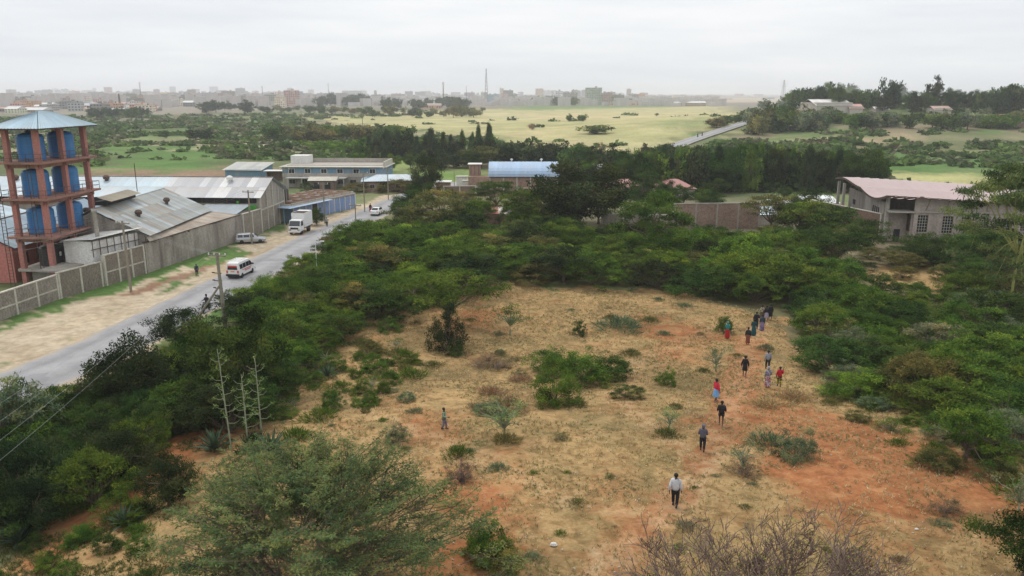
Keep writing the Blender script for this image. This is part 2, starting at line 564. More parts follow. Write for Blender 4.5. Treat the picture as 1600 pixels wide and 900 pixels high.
weight(dry, [(1480, 520), (1560, 530), (1540, 560), (1500, 550)], 1.0)
weight(dry, [(0, 1200), (0, 845), (120, 790), (250, 700), (260, 650), (330, 640), (420, 690), (430, 760), (250, 1200)], 0.8)
for pp, v in (([(1150, 628), (1300, 650), (1500, 725), (1640, 790), (1640, 850), (1450, 800), (1380, 830), (1250, 780), (1200, 700)], .85),
              ([(680, 740), (795, 750), (780, 800), (690, 790)], .95), ([(680, 840), (740, 820), (775, 920), (680, 960)], 1),
              ([(600, 640), (720, 620), (700, 700), (640, 690)], .35), ([(1010, 490), (1160, 520), (1150, 560), (1030, 560)], .45),
              ([(720, 485), (790, 480), (770, 510), (715, 512)], .7), ([(1080, 600), (1180, 590), (1160, 680), (1090, 690)], .55),
              ([(0, 870), (240, 700), (330, 640), (330, 700), (250, 760), (180, 820), (60, 900)], .55),
              ([(940, 800), (1060, 760), (1000, 880), (900, 900)], .35), ([(1230, 810), (1420, 800), (1330, 850)], .5)):
    weight(redw, pp, v)
def pathline(pp, w, arr, v):
    P = [G(*p) for p in pp]
    for a, b in zip(P, P[1:]):
        d = (b - a); L = d.length; d = d / L
        rx, ry = gx - a[0], gy - a[1]
        t = np.clip(rx * d[0] + ry * d[1], 0, L)
        dist = np.hypot(rx - d[0] * t, ry - d[1] * t) + (fbm(gx / .9, gy / .9, 71, 3) - .5) * w * 1.3
        np.maximum(arr, v * (1 - sst(w * .45, w * 1.15, dist)), out=arr)
TRAIL = [(1192, 500), (1172, 540), (1158, 580), (1146, 625), (1128, 680), (1090, 740), (1050, 800), (985, 850), (900, 925), (800, 1000)]
pathline(TRAIL, 1.05, pathw, 1.0)
pathline([(1176, 535), (1160, 575), (1150, 610), (1140, 650), (1128, 690)], 1.4, redw, .8)
pathline([(1100, 700), (1085, 730)], .9, redw, .7)
pathline([(1062, 770), (1040, 800), (1000, 830)], 1.0, redw, .6)
pathline([(1090, 720), (1010, 660), (960, 620), (1000, 560), (1100, 520)], .9, pathw, .55)
pathline([(1050, 800), (900, 790), (780, 730), (700, 690), (560, 640)], .9, pathw, .45)
pathline([(1190, 640), (1290, 650), (1430, 700), (1600, 770)], .8, redw, .9)
pathline([(60, 880), (180, 800), (225, 755), (235, 700), (285, 660)], .6, redw, .8)
# the dirt verges of the road
RL = [(-46.5, 48), (-42.3, 62.3), (-39.5, 78.8), (-37.5, 100.5), (-35.8, 110), (-34.6, 120), (-32.6, 135.2), (-29.6, 150.7), (-27.2, 163), (-25.5, 176)]
verge = [(-75, 30), (-53, 76), (-49.5, 92.1), (-47.2, 100.1), (-42.8, 123.5), (-41.1, 131), (-40, 141), (-37, 150), (-31, 165), (-29, 180), (-21, 180), (-23.5, 152), (-27, 120), (-31.5, 85), (-33.2, 62), (-40, 30)]
m = inside(verge, gx + (fbm(gx / 1.2, gy / 1.2, 91) - .5) * 2.2, gy)
vn = fbm(gx[m] / 2.0, gy[m] / 3.0, 55)[:, None]
col[m] = np.array([.33, .255, .165]) * (1 - vn) + np.array([.50, .42, .31]) * vn
grassy = fbm(gx[m] / 1.6, gy[m] / 2.4, 77) + .38 * np.exp(-((gx[m] + 48.2 - (gy[m] - 92) * .20) / 2.2) ** 2) + .25 * ((gy[m] > 88) & (gy[m] < 118) & (gx[m] < -40))
gk = sst(.70, .88, grassy)[:, None]
col[m] = col[m] * (1 - gk) + np.array([.085, .15, .04]) * gk
m = inside([(-45, 88), (-42.8, 88), (-39.8, 104), (-37.8, 112), (-38.6, 114), (-41, 104)], gx + (fbm(gx / 1.5, gy / 1.5, 8) - .5) * 1.8, gy)
col[m] = np.array([.24, .145, .095])
m = inside([(-44.5, 104), (-40, 104), (-37.3, 113), (-39.5, 115)], gx + (fbm(gx, gy, 9) - .5), gy)
col[m] = np.array([.10, .17, .045])

me = bpy.data.meshes.new('ground')
idx = np.arange(nA * nR).reshape(nR, nA)
q = np.stack([idx[:-1, :], np.roll(idx, -1, 1)[:-1, :], np.roll(idx, -1, 1)[1:, :], idx[1:, :]], -1).reshape(-1, 4)
hub = len(gx)
verts = np.concatenate([np.stack([gx, gy, gz], 1), [[0, 0, 3.2]]])
tri = np.stack([np.full(nA, hub), np.roll(idx[0], -1), idx[0]], 1)
me.vertices.add(len(verts)); me.vertices.foreach_set('co', verts.ravel())
loops = np.concatenate([q[:, ::-1].ravel(), tri[:, ::-1].ravel()])
me.loops.add(len(loops)); me.loops.foreach_set('vertex_index', loops)
me.polygons.add(len(q) + len(tri))
me.polygons.foreach_set('loop_start', np.concatenate([np.arange(len(q)) * 4, len(q) * 4 + np.arange(len(tri)) * 3]))
me.polygons.foreach_set('loop_total', np.concatenate([np.full(len(q), 4), np.full(len(tri), 3)]))
me.polygons.foreach_set('use_smooth', np.ones(len(q) + len(tri), bool))
me.update(); me.validate()
if me.polygons[0].normal.z < 0: me.flip_normals()
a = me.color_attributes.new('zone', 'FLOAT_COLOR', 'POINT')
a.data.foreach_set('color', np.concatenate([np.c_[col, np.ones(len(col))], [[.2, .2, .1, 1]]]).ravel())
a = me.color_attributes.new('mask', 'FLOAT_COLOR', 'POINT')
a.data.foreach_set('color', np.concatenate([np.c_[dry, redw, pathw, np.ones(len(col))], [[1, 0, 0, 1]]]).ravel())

m, n, l, out = mat_new('ground')
b = n.new('ShaderNodeBsdfPrincipled'); b.inputs['Roughness'].default_value = 1.0; b.inputs['Specular IOR Level'].default_value = 0.1
geo = n.new('ShaderNodeNewGeometry'); pos = geo.outputs['Position']
za = n.new('ShaderNodeAttribute'); za.attribute_name = 'zone'
ma = n.new('ShaderNodeAttribute'); ma.attribute_name = 'mask'
sp = n.new('ShaderNodeSeparateColor'); l.new(ma.outputs['Color'], sp.inputs[0])
n1 = noise(n, l, pos, 0.28, 6, 0.62, 0.6)
n2 = noise(n, l, pos, 1.1, 6, 0.65, 0.4)
n3 = noise(n, l, pos, 6.0, 4, 0.7)
nf = noise(n, l, pos, 0.035, 8, 0.7, 0.3)
zc = mixc(n, l, 1.0, za.outputs['Color'], ramp(n, l, nf, [(0.3, 0.72), (0.7, 1.28)]), 'MULTIPLY')
zc = mixc(n, l, 1.0, zc, ramp(n, l, n2, [(0.3, 0.74), (0.7, 1.24)]), 'MULTIPLY')
straw = ramp(n, l, n2, [(0.28, (.17, .115, .05)), (0.43, (.29, .185, .08)), (0.56, (.42, .28, .13)), (0.66, (.30, .20, .085)), (0.8, (.19, .155, .06))])
soil = ramp(n, l, n2, [(0.3, (.20, .080, .034)), (0.5, (.33, .135, .055)), (0.68, (.40, .20, .09)), (0.85, (.42, .29, .15))])
# red soil shows where the grass cover breaks
rk = math_(n, l, 'ADD', math_(n, l, 'MULTIPLY', sp.outputs[1], 0.46), math_(n, l, 'MULTIPLY', n1, 0.62))
rk = math_(n, l, 'ADD', rk, math_(n, l, 'MULTIPLY', n3, 0.16))
rk = ramp(n, l, rk, [(0.40, 0.0), (0.62, 1.0)])
dc = mixc(n, l, rk, straw, soil)
n4 = noise(n, l, pos, 0.22, 7, 0.68, 0.6)
ok = ramp(n, l, n4, [(0.48, 0.0), (0.66, 0.65)])
ok = math_(n, l, 'MULTIPLY', ok, math_(n, l, 'SUBTRACT', 1.0, math_(n, l, 'MULTIPLY', rk, 0.7)))
dc = mixc(n, l, ok, dc, (.15, .13, .055))
pc = ramp(n, l, n2, [(0.35, (.36, .17, .075)), (0.5, (.48, .30, .155)), (0.7, (.56, .42, .26))])
pk = math_(n, l, 'MULTIPLY', math_(n, l, 'MULTIPLY', sp.outputs[2], 0.85), math_(n, l, 'SUBTRACT', 1.0, math_(n, l, 'MULTIPLY', sp.outputs[1], 0.75)))
dc = mixc(n, l, pk, dc, pc)
dc = mixc(n, l, 1.0, dc, ramp(n, l, n3, [(0.25, 0.72), (0.75, 1.22)]), 'MULTIPLY')
dc = mixc(n, l, 1.0, dc, ramp(n, l, noise(n, l, pos, 0.13, 5, 0.6, 0.4), [(0.32, 0.66), (0.5, 0.92), (0.68, 1.10)]), 'MULTIPLY')
dw = math_(n, l, 'ADD', sp.outputs[0], math_(n, l, 'MULTIPLY', math_(n, l, 'SUBTRACT', n1, 0.5), 0.6))
dw = ramp(n, l, dw, [(0.4, 0.0), (0.6, 1.0)])
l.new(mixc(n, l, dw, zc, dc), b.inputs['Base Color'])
bp = n.new('ShaderNodeBump'); bp.inputs['Strength'].default_value = 0.5; bp.inputs['Distance'].default_value = 0.06
l.new(n3, bp.inputs['Height']); l.new(bp.outputs[0], b.inputs['Normal'])
l.new(b.outputs[0], out.inputs['Surface'])
me.materials.append(m)
ground = meshobj('ground', me)
ground['kind'] = 'structure'

# ------------------------------------------------------------------ the road
def catmull(P, n=8):
    P = [np.array(p, float) for p in P]
    P = [2 * P[0] - P[1]] + P + [2 * P[-1] - P[-2]]
    r = []
    for i in range(1, len(P) - 2):
        for t in np.arange(n) / n:
            a, b_, c, d = P[i - 1:i + 3]
            r.append(0.5 * ((2 * b_) + (c - a) * t + (2 * a - 5 * b_ + 4 * c - d) * t * t + (3 * b_ - a - 3 * c + d) * t ** 3))
    r.append(P[-2]); return r
road_centre = [(-60, 20), (-48, 42), (-38.6, 62.3), (-35.8, 79), (-33.8, 97), (-31.6, 119), (-29.2, 137), (-26.6, 154), (-23.9, 172), (-19, 192), (-6, 212),
               (16.7, 232), (34, 259), (54, 300), (78, 357), (104, 405), (139, 459), (190, 530), (260, 640)]
cl = catmull(road_centre, 10)
m_as, n, l, out = mat_new('asphalt')
b = n.new('ShaderNodeBsdfPrincipled'); b.inputs['Roughness'].default_value = 0.9; b.inputs['Specular IOR Level'].default_value = 0.2
geo = n.new('ShaderNodeNewGeometry'); uvn = n.new('ShaderNodeAttribute'); uvn.attribute_name = 'across'
f = noise(n, l, geo.outputs['Position'], 0.5, 5, 0.6)
g = noise(n, l, geo.outputs['Position'], 12, 3, 0.7)
c = ramp(n, l, f, [(0.3, (.25, .246, .25)), (0.7, (.33, .325, .325))])
lane = ramp(n, l, uvn.outputs['Fac'], [(0.0, 1.15), (0.14, 1.0), (0.24, 0.86), (0.34, 1.06), (0.5, 1.12), (0.62, 0.98), (0.76, 0.86), (0.88, 1.0), (1.0, 1.15)])
c = mixc(n, l, 1.0, c, lane, 'MULTIPLY')
dust = ramp(n, l, math_(n, l, 'ADD', math_(n, l, 'ABSOLUTE', math_(n, l, 'SUBTRACT', uvn.outputs['Fac'], 0.5)), math_(n, l, 'MULTIPLY', math_(n, l, 'SUBTRACT', f, 0.5), 0.25)), [(0.40, 0.0), (0.52, 0.9)])
pt_ = ramp(n, l, noise(n, l, geo.outputs['Position'], 0.16, 3, 0.5), [(0.60, 0.0), (0.62, 0.35)])
c = mixc(n, l, pt_, c, (.17, .168, .175))
c = mixc(n, l, dust, c, (.40, .32, .22))
c = mixc(n, l, 1.0, c, ramp(n, l, g, [(0.3, 0.88), (0.7, 1.1)]), 'MULTIPLY')
l.new(c, b.inputs['Base Color']); l.new(b.outputs[0], out.inputs['Surface'])
V, Fc, W = [], [], []
rr = random.Random(4)
for i, p in enumerate(cl):
    t = cl[min(i + 1, len(cl) - 1)] - cl[max(i - 1, 0)]
    t = t / np.linalg.norm(t); nn = np.array([t[1], -t[0]])
    hw = 3.75 + rr.uniform(-.12, .12)
    lift = 0.05 + 0.5 * max(0, min(1, (p[1] - 180) / 150))
    for k in range(9):
        s = -1 + k / 4
        q_ = p + nn * s * hw
        V.append((q_[0], q_[1], max(Zs(p[0], p[1]), Zs(q_[0], q_[1])) + lift - 0.04 * s * s)); W.append(k / 8)
    if i:
        o = len(V) - 18
        for k in range(8): Fc.append((o + k, o + k + 1, o + k + 10, o + k + 9))
me = bpy.data.meshes.new('road'); me.from_pydata(V, [], Fc)
at_ = me.attributes.new('across', 'FLOAT', 'POINT'); at_.data.foreach_set('value', W)
me.materials.append(m_as)
for pl in me.polygons: pass
road = meshobj('road', me); road['kind'] = 'structure'

# ------------------------------------------------------------------ plants: shared meshes of leaves and branches
def nrng(seed): return np.random.default_rng(seed)

def leaf_faces(P, size, aspect, rs, up=0.6, droop=0.0, dirs=None):
    """one small pointed leaf (a quad) per point; returns vertices (n*4, 3)"""
    n_ = len(P)
    if dirs is None:
        a = rs.uniform(0, 2 * PI, n_)
        d = np.stack([np.cos(a), np.sin(a), rs.normal(0, .45, n_) - droop], 1)
    else:
        d = dirs + rs.normal(0, .55, (n_, 3))
    d /= np.linalg.norm(d, axis=1)[:, None] + 1e-9
    nr = rs.normal(0, 1, (n_, 3)); nr[:, 2] = np.abs(nr[:, 2]) + up
    s = np.cross(d, nr); s /= np.linalg.norm(s, axis=1)[:, None] + 1e-9
    L = size * rs.uniform(.6, 1.4, n_)[:, None]
    Wd = L * aspect
    return np.stack([P, P + d * L * .45 + s * Wd * .5, P + d * L, P + d * L * .45 - s * Wd * .5], 1).reshape(-1, 3)

def leaf_mesh(name, V, var, mat=None):
    """V (n*4, 3) quads, var (n, 3) colour factor of each leaf"""
    n_ = len(V) // 4
    me = bpy.data.meshes.new(name)
    me.vertices.add(n_ * 4); me.vertices.foreach_set('co', V.astype(np.float32).ravel())
    me.loops.add(n_ * 4); me.loops.foreach_set('vertex_index', np.arange(n_ * 4))
    me.polygons.add(n_); me.polygons.foreach_set('loop_start', np.arange(n_) * 4); me.polygons.foreach_set('loop_total', np.full(n_, 4))
    me.update()
    a = me.color_attributes.new('leafvar', 'FLOAT_COLOR', 'POINT')
    a.data.foreach_set('color', np.repeat(np.c_[var, np.ones(n_)], 4, 0).astype(np.float32).ravel())
    me.materials.append(mat or M['leaf'])
    return me

def variety(n_, rs, clump, warm=.12, amp=.38):
    """leaf colour factors: each clump has its own tone, with fresh yellowish or dull leaves among them"""
    t = 1 + amp * clump * .8 + rs.normal(0, .13, n_)
    w = rs.normal(0, warm, n_) + clump * .10
    return np.clip(np.stack([t * (1 + w), t, t * (1 - w * .6)], 1), .25, 2.4)

def pads_crown(rs, centres, pr, per, size, aspect, flat=.35, up=.7, droop=0):
    P, cl_ = [], []
    for c, r_ in zip(centres, pr):
        k = max(6, int(per * (r_ / np.mean(pr)) ** 2))
        d = rs.normal(0, 1, (k, 3)); d /= np.linalg.norm(d, axis=1)[:, None]
        d *= (rs.uniform(0, 1, k) ** .5)[:, None]
        d[:, 2] *= flat; d[:, 2] += .12 * flat
        P.append(c + d * r_); cl_.append(np.full(k, rs.normal()))
    P = np.concatenate(P); cl_ = np.concatenate(cl_)
    return leaf_faces(P, size, aspect, rs, up, droop), variety(len(P), rs, cl_)

def stems(targets, rs, base=(0, 0, 0), r0=.04, fork=.35, n=4, trunk_h=0.0, wob=.06, hub=None):
    """a tree of tubes: a trunk up to the fork, then a limb to each target"""
    mb = MB()
    b0 = Vector(base)
    hubp = Vector(hub) if hub is not None else b0 + Vector((0, 0, trunk_h))
    if trunk_h > 0:
        mid = (b0 + hubp) / 2 + Vector((rs.normal(0, wob * .5), rs.normal(0, wob * .5), 0))
        mb.path([b0, mid, hubp], [r0 * 1.25, r0, r0 * .8], n + 2)
    for t in targets:
        t = Vector(t)
        m1 = hubp.lerp(t, fork) + Vector(rs.normal(0, wob, 3)); m1.z += .12 * (t - hubp).length * (1 if trunk_h else .3)
        m2 = hubp.lerp(t, .72) + Vector(rs.normal(0, wob * .7, 3))
        mb.path([hubp, m1, m2, t], [r0 * .5, r0 * .34, r0 * .2, r0 * .07], n)
    return mb

def dome_points(rs, k, lo=.12, shell=(.62, 1.0), power=1.0):
    pts = []
    while len(pts) < k:
        d = rs.normal(0, 1, 3); d /= np.linalg.norm(d)
        d[2] = abs(d[2])
        if d[2] < lo and rs.uniform() < .6: continue
        r_ = rs.uniform(*shell)
        pts.append(d * r_)
    return np.array(pts)

PROTO = {}
def add_proto(kind, crown, trunk): PROTO.setdefault(kind, []).append((crown, trunk))

def lump(rs, P, amp=.22, f=2.2):
    """uneven outline: push points in and out by direction"""
    ph = rs.uniform(0, 6.28, 6)
    a = np.arctan2(P[:, 1], P[:, 0])
    s = 1 + amp * (np.sin(a * 2 + ph[0]) * .5 + np.sin(a * 3 + ph[1]) * .5 + np.sin(a * 5 + ph[2]) * .35)
    Q = P.copy(); Q[:, 0] *= s; Q[:, 1] *= s
    Q[:, 2] *= 1 + amp * .6 * np.sin(a * 3 + ph[3])
    return Q

bark = M['bark']
# low rounded thorn bush, radius 1, height about 1: a leafy domed roof over open, shaded stems
for s_ in range(8):
    rs = nrng(100 + s_)
    k = 84
    a = rs.uniform(0, 2 * PI, k); q_ = rs.uniform(0, 1, k) ** .5
    hz0 = np.sqrt(np.clip(1 - q_ ** 2.3, 0, 1))
    c = np.stack([np.cos(a) * q_, np.sin(a) * q_, .32 + .62 * hz0 - rs.uniform(0, .10, k)], 1)
    k2 = 16; a2 = rs.uniform(0, 2 * PI, k2); q2 = rs.uniform(.55, .95, k2)
    c = np.concatenate([c, np.stack([np.cos(a2) * q2, np.sin(a2) * q2, rs.uniform(.08, .35, k2)], 1)])
    c = lump(rs, c, .24)
    V_, v_ = pads_crown(rs, c, rs.uniform(.13, .25, len(c)), 84, .078, .30, .30, 1.1)
    sh = c[rs.integers(0, k, 800)] + rs.normal(0, .10, (800, 3)) * np.array([1, 1, .35]); sh[:, 2] += .03
    V2 = leaf_faces(sh, .085, .2, rs, .5, dirs=np.stack([sh[:, 0], sh[:, 1], np.full(800, 1.0)], 1)); v2 = variety(800, rs, rs.normal(.55, .5, 800))
    me_c = leaf_mesh('bush_crown', np.concatenate([V_, V2]), np.concatenate([v_, v2]))
    me_t = stems(c[::4], rs, r0=.035, wob=.05).mesh('bush_stem', bark)
    add_proto('dome', me_c, me_t)
# fuller bush, leafy down to the ground
for s_ in range(5):
    rs = nrng(150 + s_)
    c = lump(rs, dome_points(rs, 84, .02, (.5, 1.0)), .24); c[:, 2] = c[:, 2] * .84 + .08
    V_, v_ = pads_crown(rs, c, rs.uniform(.12, .27, len(c)), 100, .072, .28, .42, .9)
    add_proto('full', leaf_mesh('bush_crown', V_, v_), stems(c[::5], rs, r0=.03, wob=.05).mesh('bush_stem', bark))
# flat-topped layered acacia bush, radius 1, height 1
for s_ in range(5):
    rs = nrng(200 + s_)
    k = 58
    a = rs.uniform(0, 2 * PI, k); r_ = rs.uniform(0, 1, k) ** .6
    z = np.where(rs.uniform(0, 1, k) < .68, rs.uniform(.74, .98, k) - .25 * r_ ** 2, rs.uniform(.35, .7, k))
    c = lump(rs, np.stack([np.cos(a) * r_, np.sin(a) * r_, z], 1), .2)
    V_, v_ = pads_crown(rs, c, rs.uniform(.14, .30, k), 100, .085, .28, .17, 1.3)
    me_c = leaf_mesh('acacia_crown', V_, v_)
    me_t = stems(c[::4], rs, r0=.05, trunk_h=.22, wob=.05).mesh('acacia_trunk', bark)
    add_proto('flat', me_c, me_t)
# dense broadleaf tree, radius 1, height 1 (scaled by its own height)
for s_ in range(4):
    rs = nrng(300 + s_)
    d = rs.normal(0, 1, (72, 3)); d /= np.linalg.norm(d, axis=1)[:, None]; d *= rs.uniform(.45, 1, 72)[:, None]
    c = lump(rs, np.stack([d[:, 0], d[:, 1], .58 + d[:, 2] * .40], 1), .22)
    V_, v_ = pads_crown(rs, c, rs.uniform(.15, .34, 72), 185, .058, .38, .38, .7)
    add_proto('tall', leaf_mesh('tree_crown', V_, v_), stems(c[::5], rs, r0=.06, trunk_h=.3, wob=.06).mesh('tree_trunk', bark))
# upright dark casuarina
for s_ in range(3):
    rs = nrng(400 + s_)
    k = 70; z = rs.uniform(.08, 1, k); a = rs.uniform(0, 2 * PI, k)
    r_ = (1 - z ** 1.8) * .85 * rs.uniform(.4, 1, k) + .08
    c = np.stack([np.cos(a) * r_, np.sin(a) * r_, z], 1)
    V_, v_ = pads_crown(rs, c, rs.uniform(.16, .30, k), 75, .11, .2, .5, .1, -.4)
    add_proto('cone', leaf_mesh('casuarina_crown', V_, v_), stems(c[::8], rs, r0=.05, trunk_h=.5, wob=.03).mesh('casuarina_trunk', bark))
# far versions: fewer, larger leaves
for s_ in range(4):
    rs = nrng(500 + s_)
    d = rs.normal(0, 1, (46, 3)); d /= np.linalg.norm(d, axis=1)[:, None]; d *= rs.uniform(.4, 1, 46)[:, None]
    c = lump(rs, np.stack([d[:, 0], d[:, 1], .55 + d[:, 2] * .44], 1), .25)
    V_, v_ = pads_crown(rs, c, rs.uniform(.18, .38, 46), 38, .15, .6, .5, .4)
    add_proto('far', leaf_mesh('far_crown', V_, v_), stems(c[::9], rs, r0=.06, trunk_h=.3, n=3).mesh('far_trunk', bark))
# sparse feathery sapling: open branches with a haze of small leaves
for s_ in range(4):
    rs = nrng(600 + s_)
    k = 26; a = rs.uniform(0, 2 * PI, k); r_ = rs.uniform(.15, 1, k)
    c = np.stack([np.cos(a) * r_, np.sin(a) * r_, rs.uniform(.55, 1, k) - .2 * r_], 1)
    V_, v_ = pads_crown(rs, c, rs.uniform(.12, .30, k), 42, .075, .3, .25, .9)
    add_proto('airy', leaf_mesh('sapling_crown', V_, v_), stems(c, rs, r0=.05, trunk_h=.28, wob=.05).mesh('sapling_trunk', M['pale_bark']))
# spreading tuft of stems and grass-like leaves
for s_ in range(4):
    rs = nrng(700 + s_)
    k = 620; a = rs.uniform(0, 2 * PI, k); r_ = rs.uniform(0, 1, k) ** .7 * (1 + .3 * np.sin(a * 3 + s_) + .2 * np.sin(a * 5))
    P = np.stack([np.cos(a) * r_ * .8, np.sin(a) * r_ * .8, rs.uniform(0, .45, k) *  np.clip(1 - r_ ** 2, 0, 1)], 1)
    V_ = leaf_faces(P, .36, .09, rs, .1, dirs=np.stack([np.cos(a) * r_, np.sin(a) * r_, np.full(k, .9)], 1))
    add_proto('tuft', leaf_mesh('tuft_crown', V_, variety(k, rs, rs.normal(0, .6, k))), None)
# grey-brown twiggy bush, few leaves
for s_ in range(3):
    rs = nrng(800 + s_)
    c = lump(rs, dome_points(rs, 90, .1, (.6, 1.05)), .2)
    mb = stems(c, rs, r0=.03, wob=.09, n=3)
    V_, v_ = pads_crown(rs, c, rs.uniform(.10, .22, 90), 42, .09, .16, .6, .2)
    add_proto('twig', leaf_mesh('twiggy_crown', V_, v_), mb.mesh('twiggy_stem', M['dead_wood']))

KINDNAME = {'dome': 'thorn_bush', 'full': 'leafy_bush', 'flat': 'acacia_bush', 'tall': 'broadleaf_tree', 'cone': 'casuarina_tree', 'far': 'distant_tree', 'airy': 'acacia_sapling',
            'tuft': 'low_shrub', 'twig': 'twiggy_bush', 'fardome': 'distant_bush'}
KINDCAT = {'dome': 'bush', 'full': 'bush', 'flat': 'acacia', 'tall': 'tree', 'cone': 'tree', 'far': 'tree', 'airy': 'sapling', 'tuft': 'shrub', 'twig': 'bush'}
KINDWORD = {'dome': 'thorn bush', 'full': 'leafy bush', 'flat': 'flat-topped acacia', 'tall': 'broadleaf tree', 'cone': 'casuarina tree', 'far': 'distant tree',
            'airy': 'sparse feathery sapling', 'tuft': 'low grassy shrub', 'twig': 'bare-twigged bush'}
GREENS = {'fever green': (.115, .165, .055), 'bright green': (.112, .185, .026), 'mid green': (.080, .136, .023), 'dark green': (.052, .092, .022), 'deep green': (.034, .052, .020),
          'olive': (.13, .135, .045), 'grey-green': (.15, .18, .095), 'pale green': (.17, .24, .085), 'yellow-green': (.16, .22, .03), 'brown': (.21, .15, .085), 'straw': (.33, .25, .12),
          'grey-brown': (.13, .095, .075)}
LAND = []          # landmarks for labels: phrase, pixel x, pixel y
VEG = []           # (object, kind, tone, size word, px, py, pxsize)
rveg = random.Random(12)
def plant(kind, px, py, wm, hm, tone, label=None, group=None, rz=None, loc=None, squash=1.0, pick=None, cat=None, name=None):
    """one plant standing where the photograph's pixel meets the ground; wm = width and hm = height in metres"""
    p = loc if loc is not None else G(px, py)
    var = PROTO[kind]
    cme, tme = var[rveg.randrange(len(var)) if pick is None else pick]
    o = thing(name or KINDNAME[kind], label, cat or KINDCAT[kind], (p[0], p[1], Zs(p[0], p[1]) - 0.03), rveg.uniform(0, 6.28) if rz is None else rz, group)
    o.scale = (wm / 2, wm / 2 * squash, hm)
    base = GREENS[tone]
    if kind in ('far', 'cone'): base = (base[0] * 1.35, base[1] * 1.3, base[2] * 1.5)  # distant kinds paler and bluer: some of the haze is put into the leaf colour
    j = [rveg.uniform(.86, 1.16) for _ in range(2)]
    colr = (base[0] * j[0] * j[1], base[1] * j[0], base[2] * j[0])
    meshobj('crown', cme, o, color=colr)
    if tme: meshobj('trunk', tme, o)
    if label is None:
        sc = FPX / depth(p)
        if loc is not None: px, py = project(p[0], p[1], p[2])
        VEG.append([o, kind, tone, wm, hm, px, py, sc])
    return o

ORD = ['first', 'second', 'third', 'fourth', 'fifth', 'sixth', 'seventh', 'eighth', 'ninth', 'tenth', 'eleventh', 'twelfth', 'thirteenth', 'fourteenth', 'fifteenth',
       'sixteenth', 'seventeenth', 'eighteenth', 'nineteenth', 'twentieth']
def relate(items, land, describe, group):
    """give every item a label from its look and its place by the landmark beside it, counted outward from the landmark"""
    buckets = {}
    for it in items:
        x, y = it['px'], it['py']
        ph, lx, ly = min(land, key=lambda q: ((q[1] - x) / 1.0) ** 2 + ((q[2] - y) * 1.8) ** 2)
        dx, dy = x - lx, (y - ly) * 1.8
        if abs(dx) > abs(dy): rel = 'on the road side of' if dx < 0 else 'on the hall side of'
        else: rel = 'behind' if dy < 0 else 'in front of'
        buckets.setdefault((describe(it), rel, ph), []).append((math.hypot(dx, dy), it))
    for (desc, rel, ph), L in buckets.items():
        L.sort(key=lambda q: q[0])
        for k, (_, it) in enumerate(L):
            if len(L) == 1: t = f'{desc} {rel} {ph}'
            else: t = f'{desc}, {ORD[k] if k < 20 else str(k + 1) + "th"} one {rel} {ph}'
            it['o']['label'] = t
            it['o']['group'] = group(it)

# ------------------------------------------------------------------ building helpers
rb = random.Random(7)
def block_courses(L, h, bl=.42, bh=.2, t=.2, skip=0.0, seed=1):
    """stone blocks laid in courses along x from 0 to L, each block its own edges, joints recessed"""
    r = random.Random(seed); mb = MB()
    z = 0; row = 0
    while z < h - .05:
        hh = min(bh, h - z); x = -(row % 2) * bl * .5
        while x < L:
            w = bl * r.uniform(.8, 1.2)
            a, b_ = max(0, x), min(L, x + w)
            if b_ - a > .06 and r.random() > skip:
                pr = r.uniform(0, .03)
                mb.box(((a + b_) / 2, 0, z + hh / 2), (b_ - a - .025, t + pr * 2, hh - .025))
            x += w
        z += hh; row += 1
    return mb

def stone_wall(name, label, a, b_, h, posts=3.0, cat='stone wall', mat='stone', group=None, post_mat='cream', rail=True, cope=True, colour=(1, 1, 1)):
    """a wall of block courses between posts, from a to b on the ground"""
    a, b_ = Vector((a[0], a[1], 0)), Vector((b_[0], b_[1], 0))
    d = b_ - a; L = d.length; rz = math.atan2(d.y, d.x)
    root = thing(name, label, cat, (a.x, a.y, Zs(a.x, a.y)), rz, group)
    MB().box((L / 2, 0, h / 2 - .15), (L, .14, h + .1)).build('core', M['mortar'], root)
    blk = block_courses(L, h, seed=int(a.x * 7) % 97).build('stone_courses', M[mat], root, kind='stuff', color=colour)
    n_ = max(2, int(L / posts) + 1)
    me = MB().box((0, 0, h / 2 + .03), (.26, .34, h + .06)).mesh('post', M[post_mat])
    for k in range(n_):
        meshobj('post', me, root, (k * L / (n_ - 1), 0, 0))
    if rail:
        for z in (h * .45,):
            MB().box((L / 2, 0, z), (L - .3, .30, .16)).build('tie_beam', M[post_mat], root)
    if cope:
        MB().box((L / 2, 0, h + .08), (L + .3, .34, .12)).build('coping', M[post_mat], root)
    return root

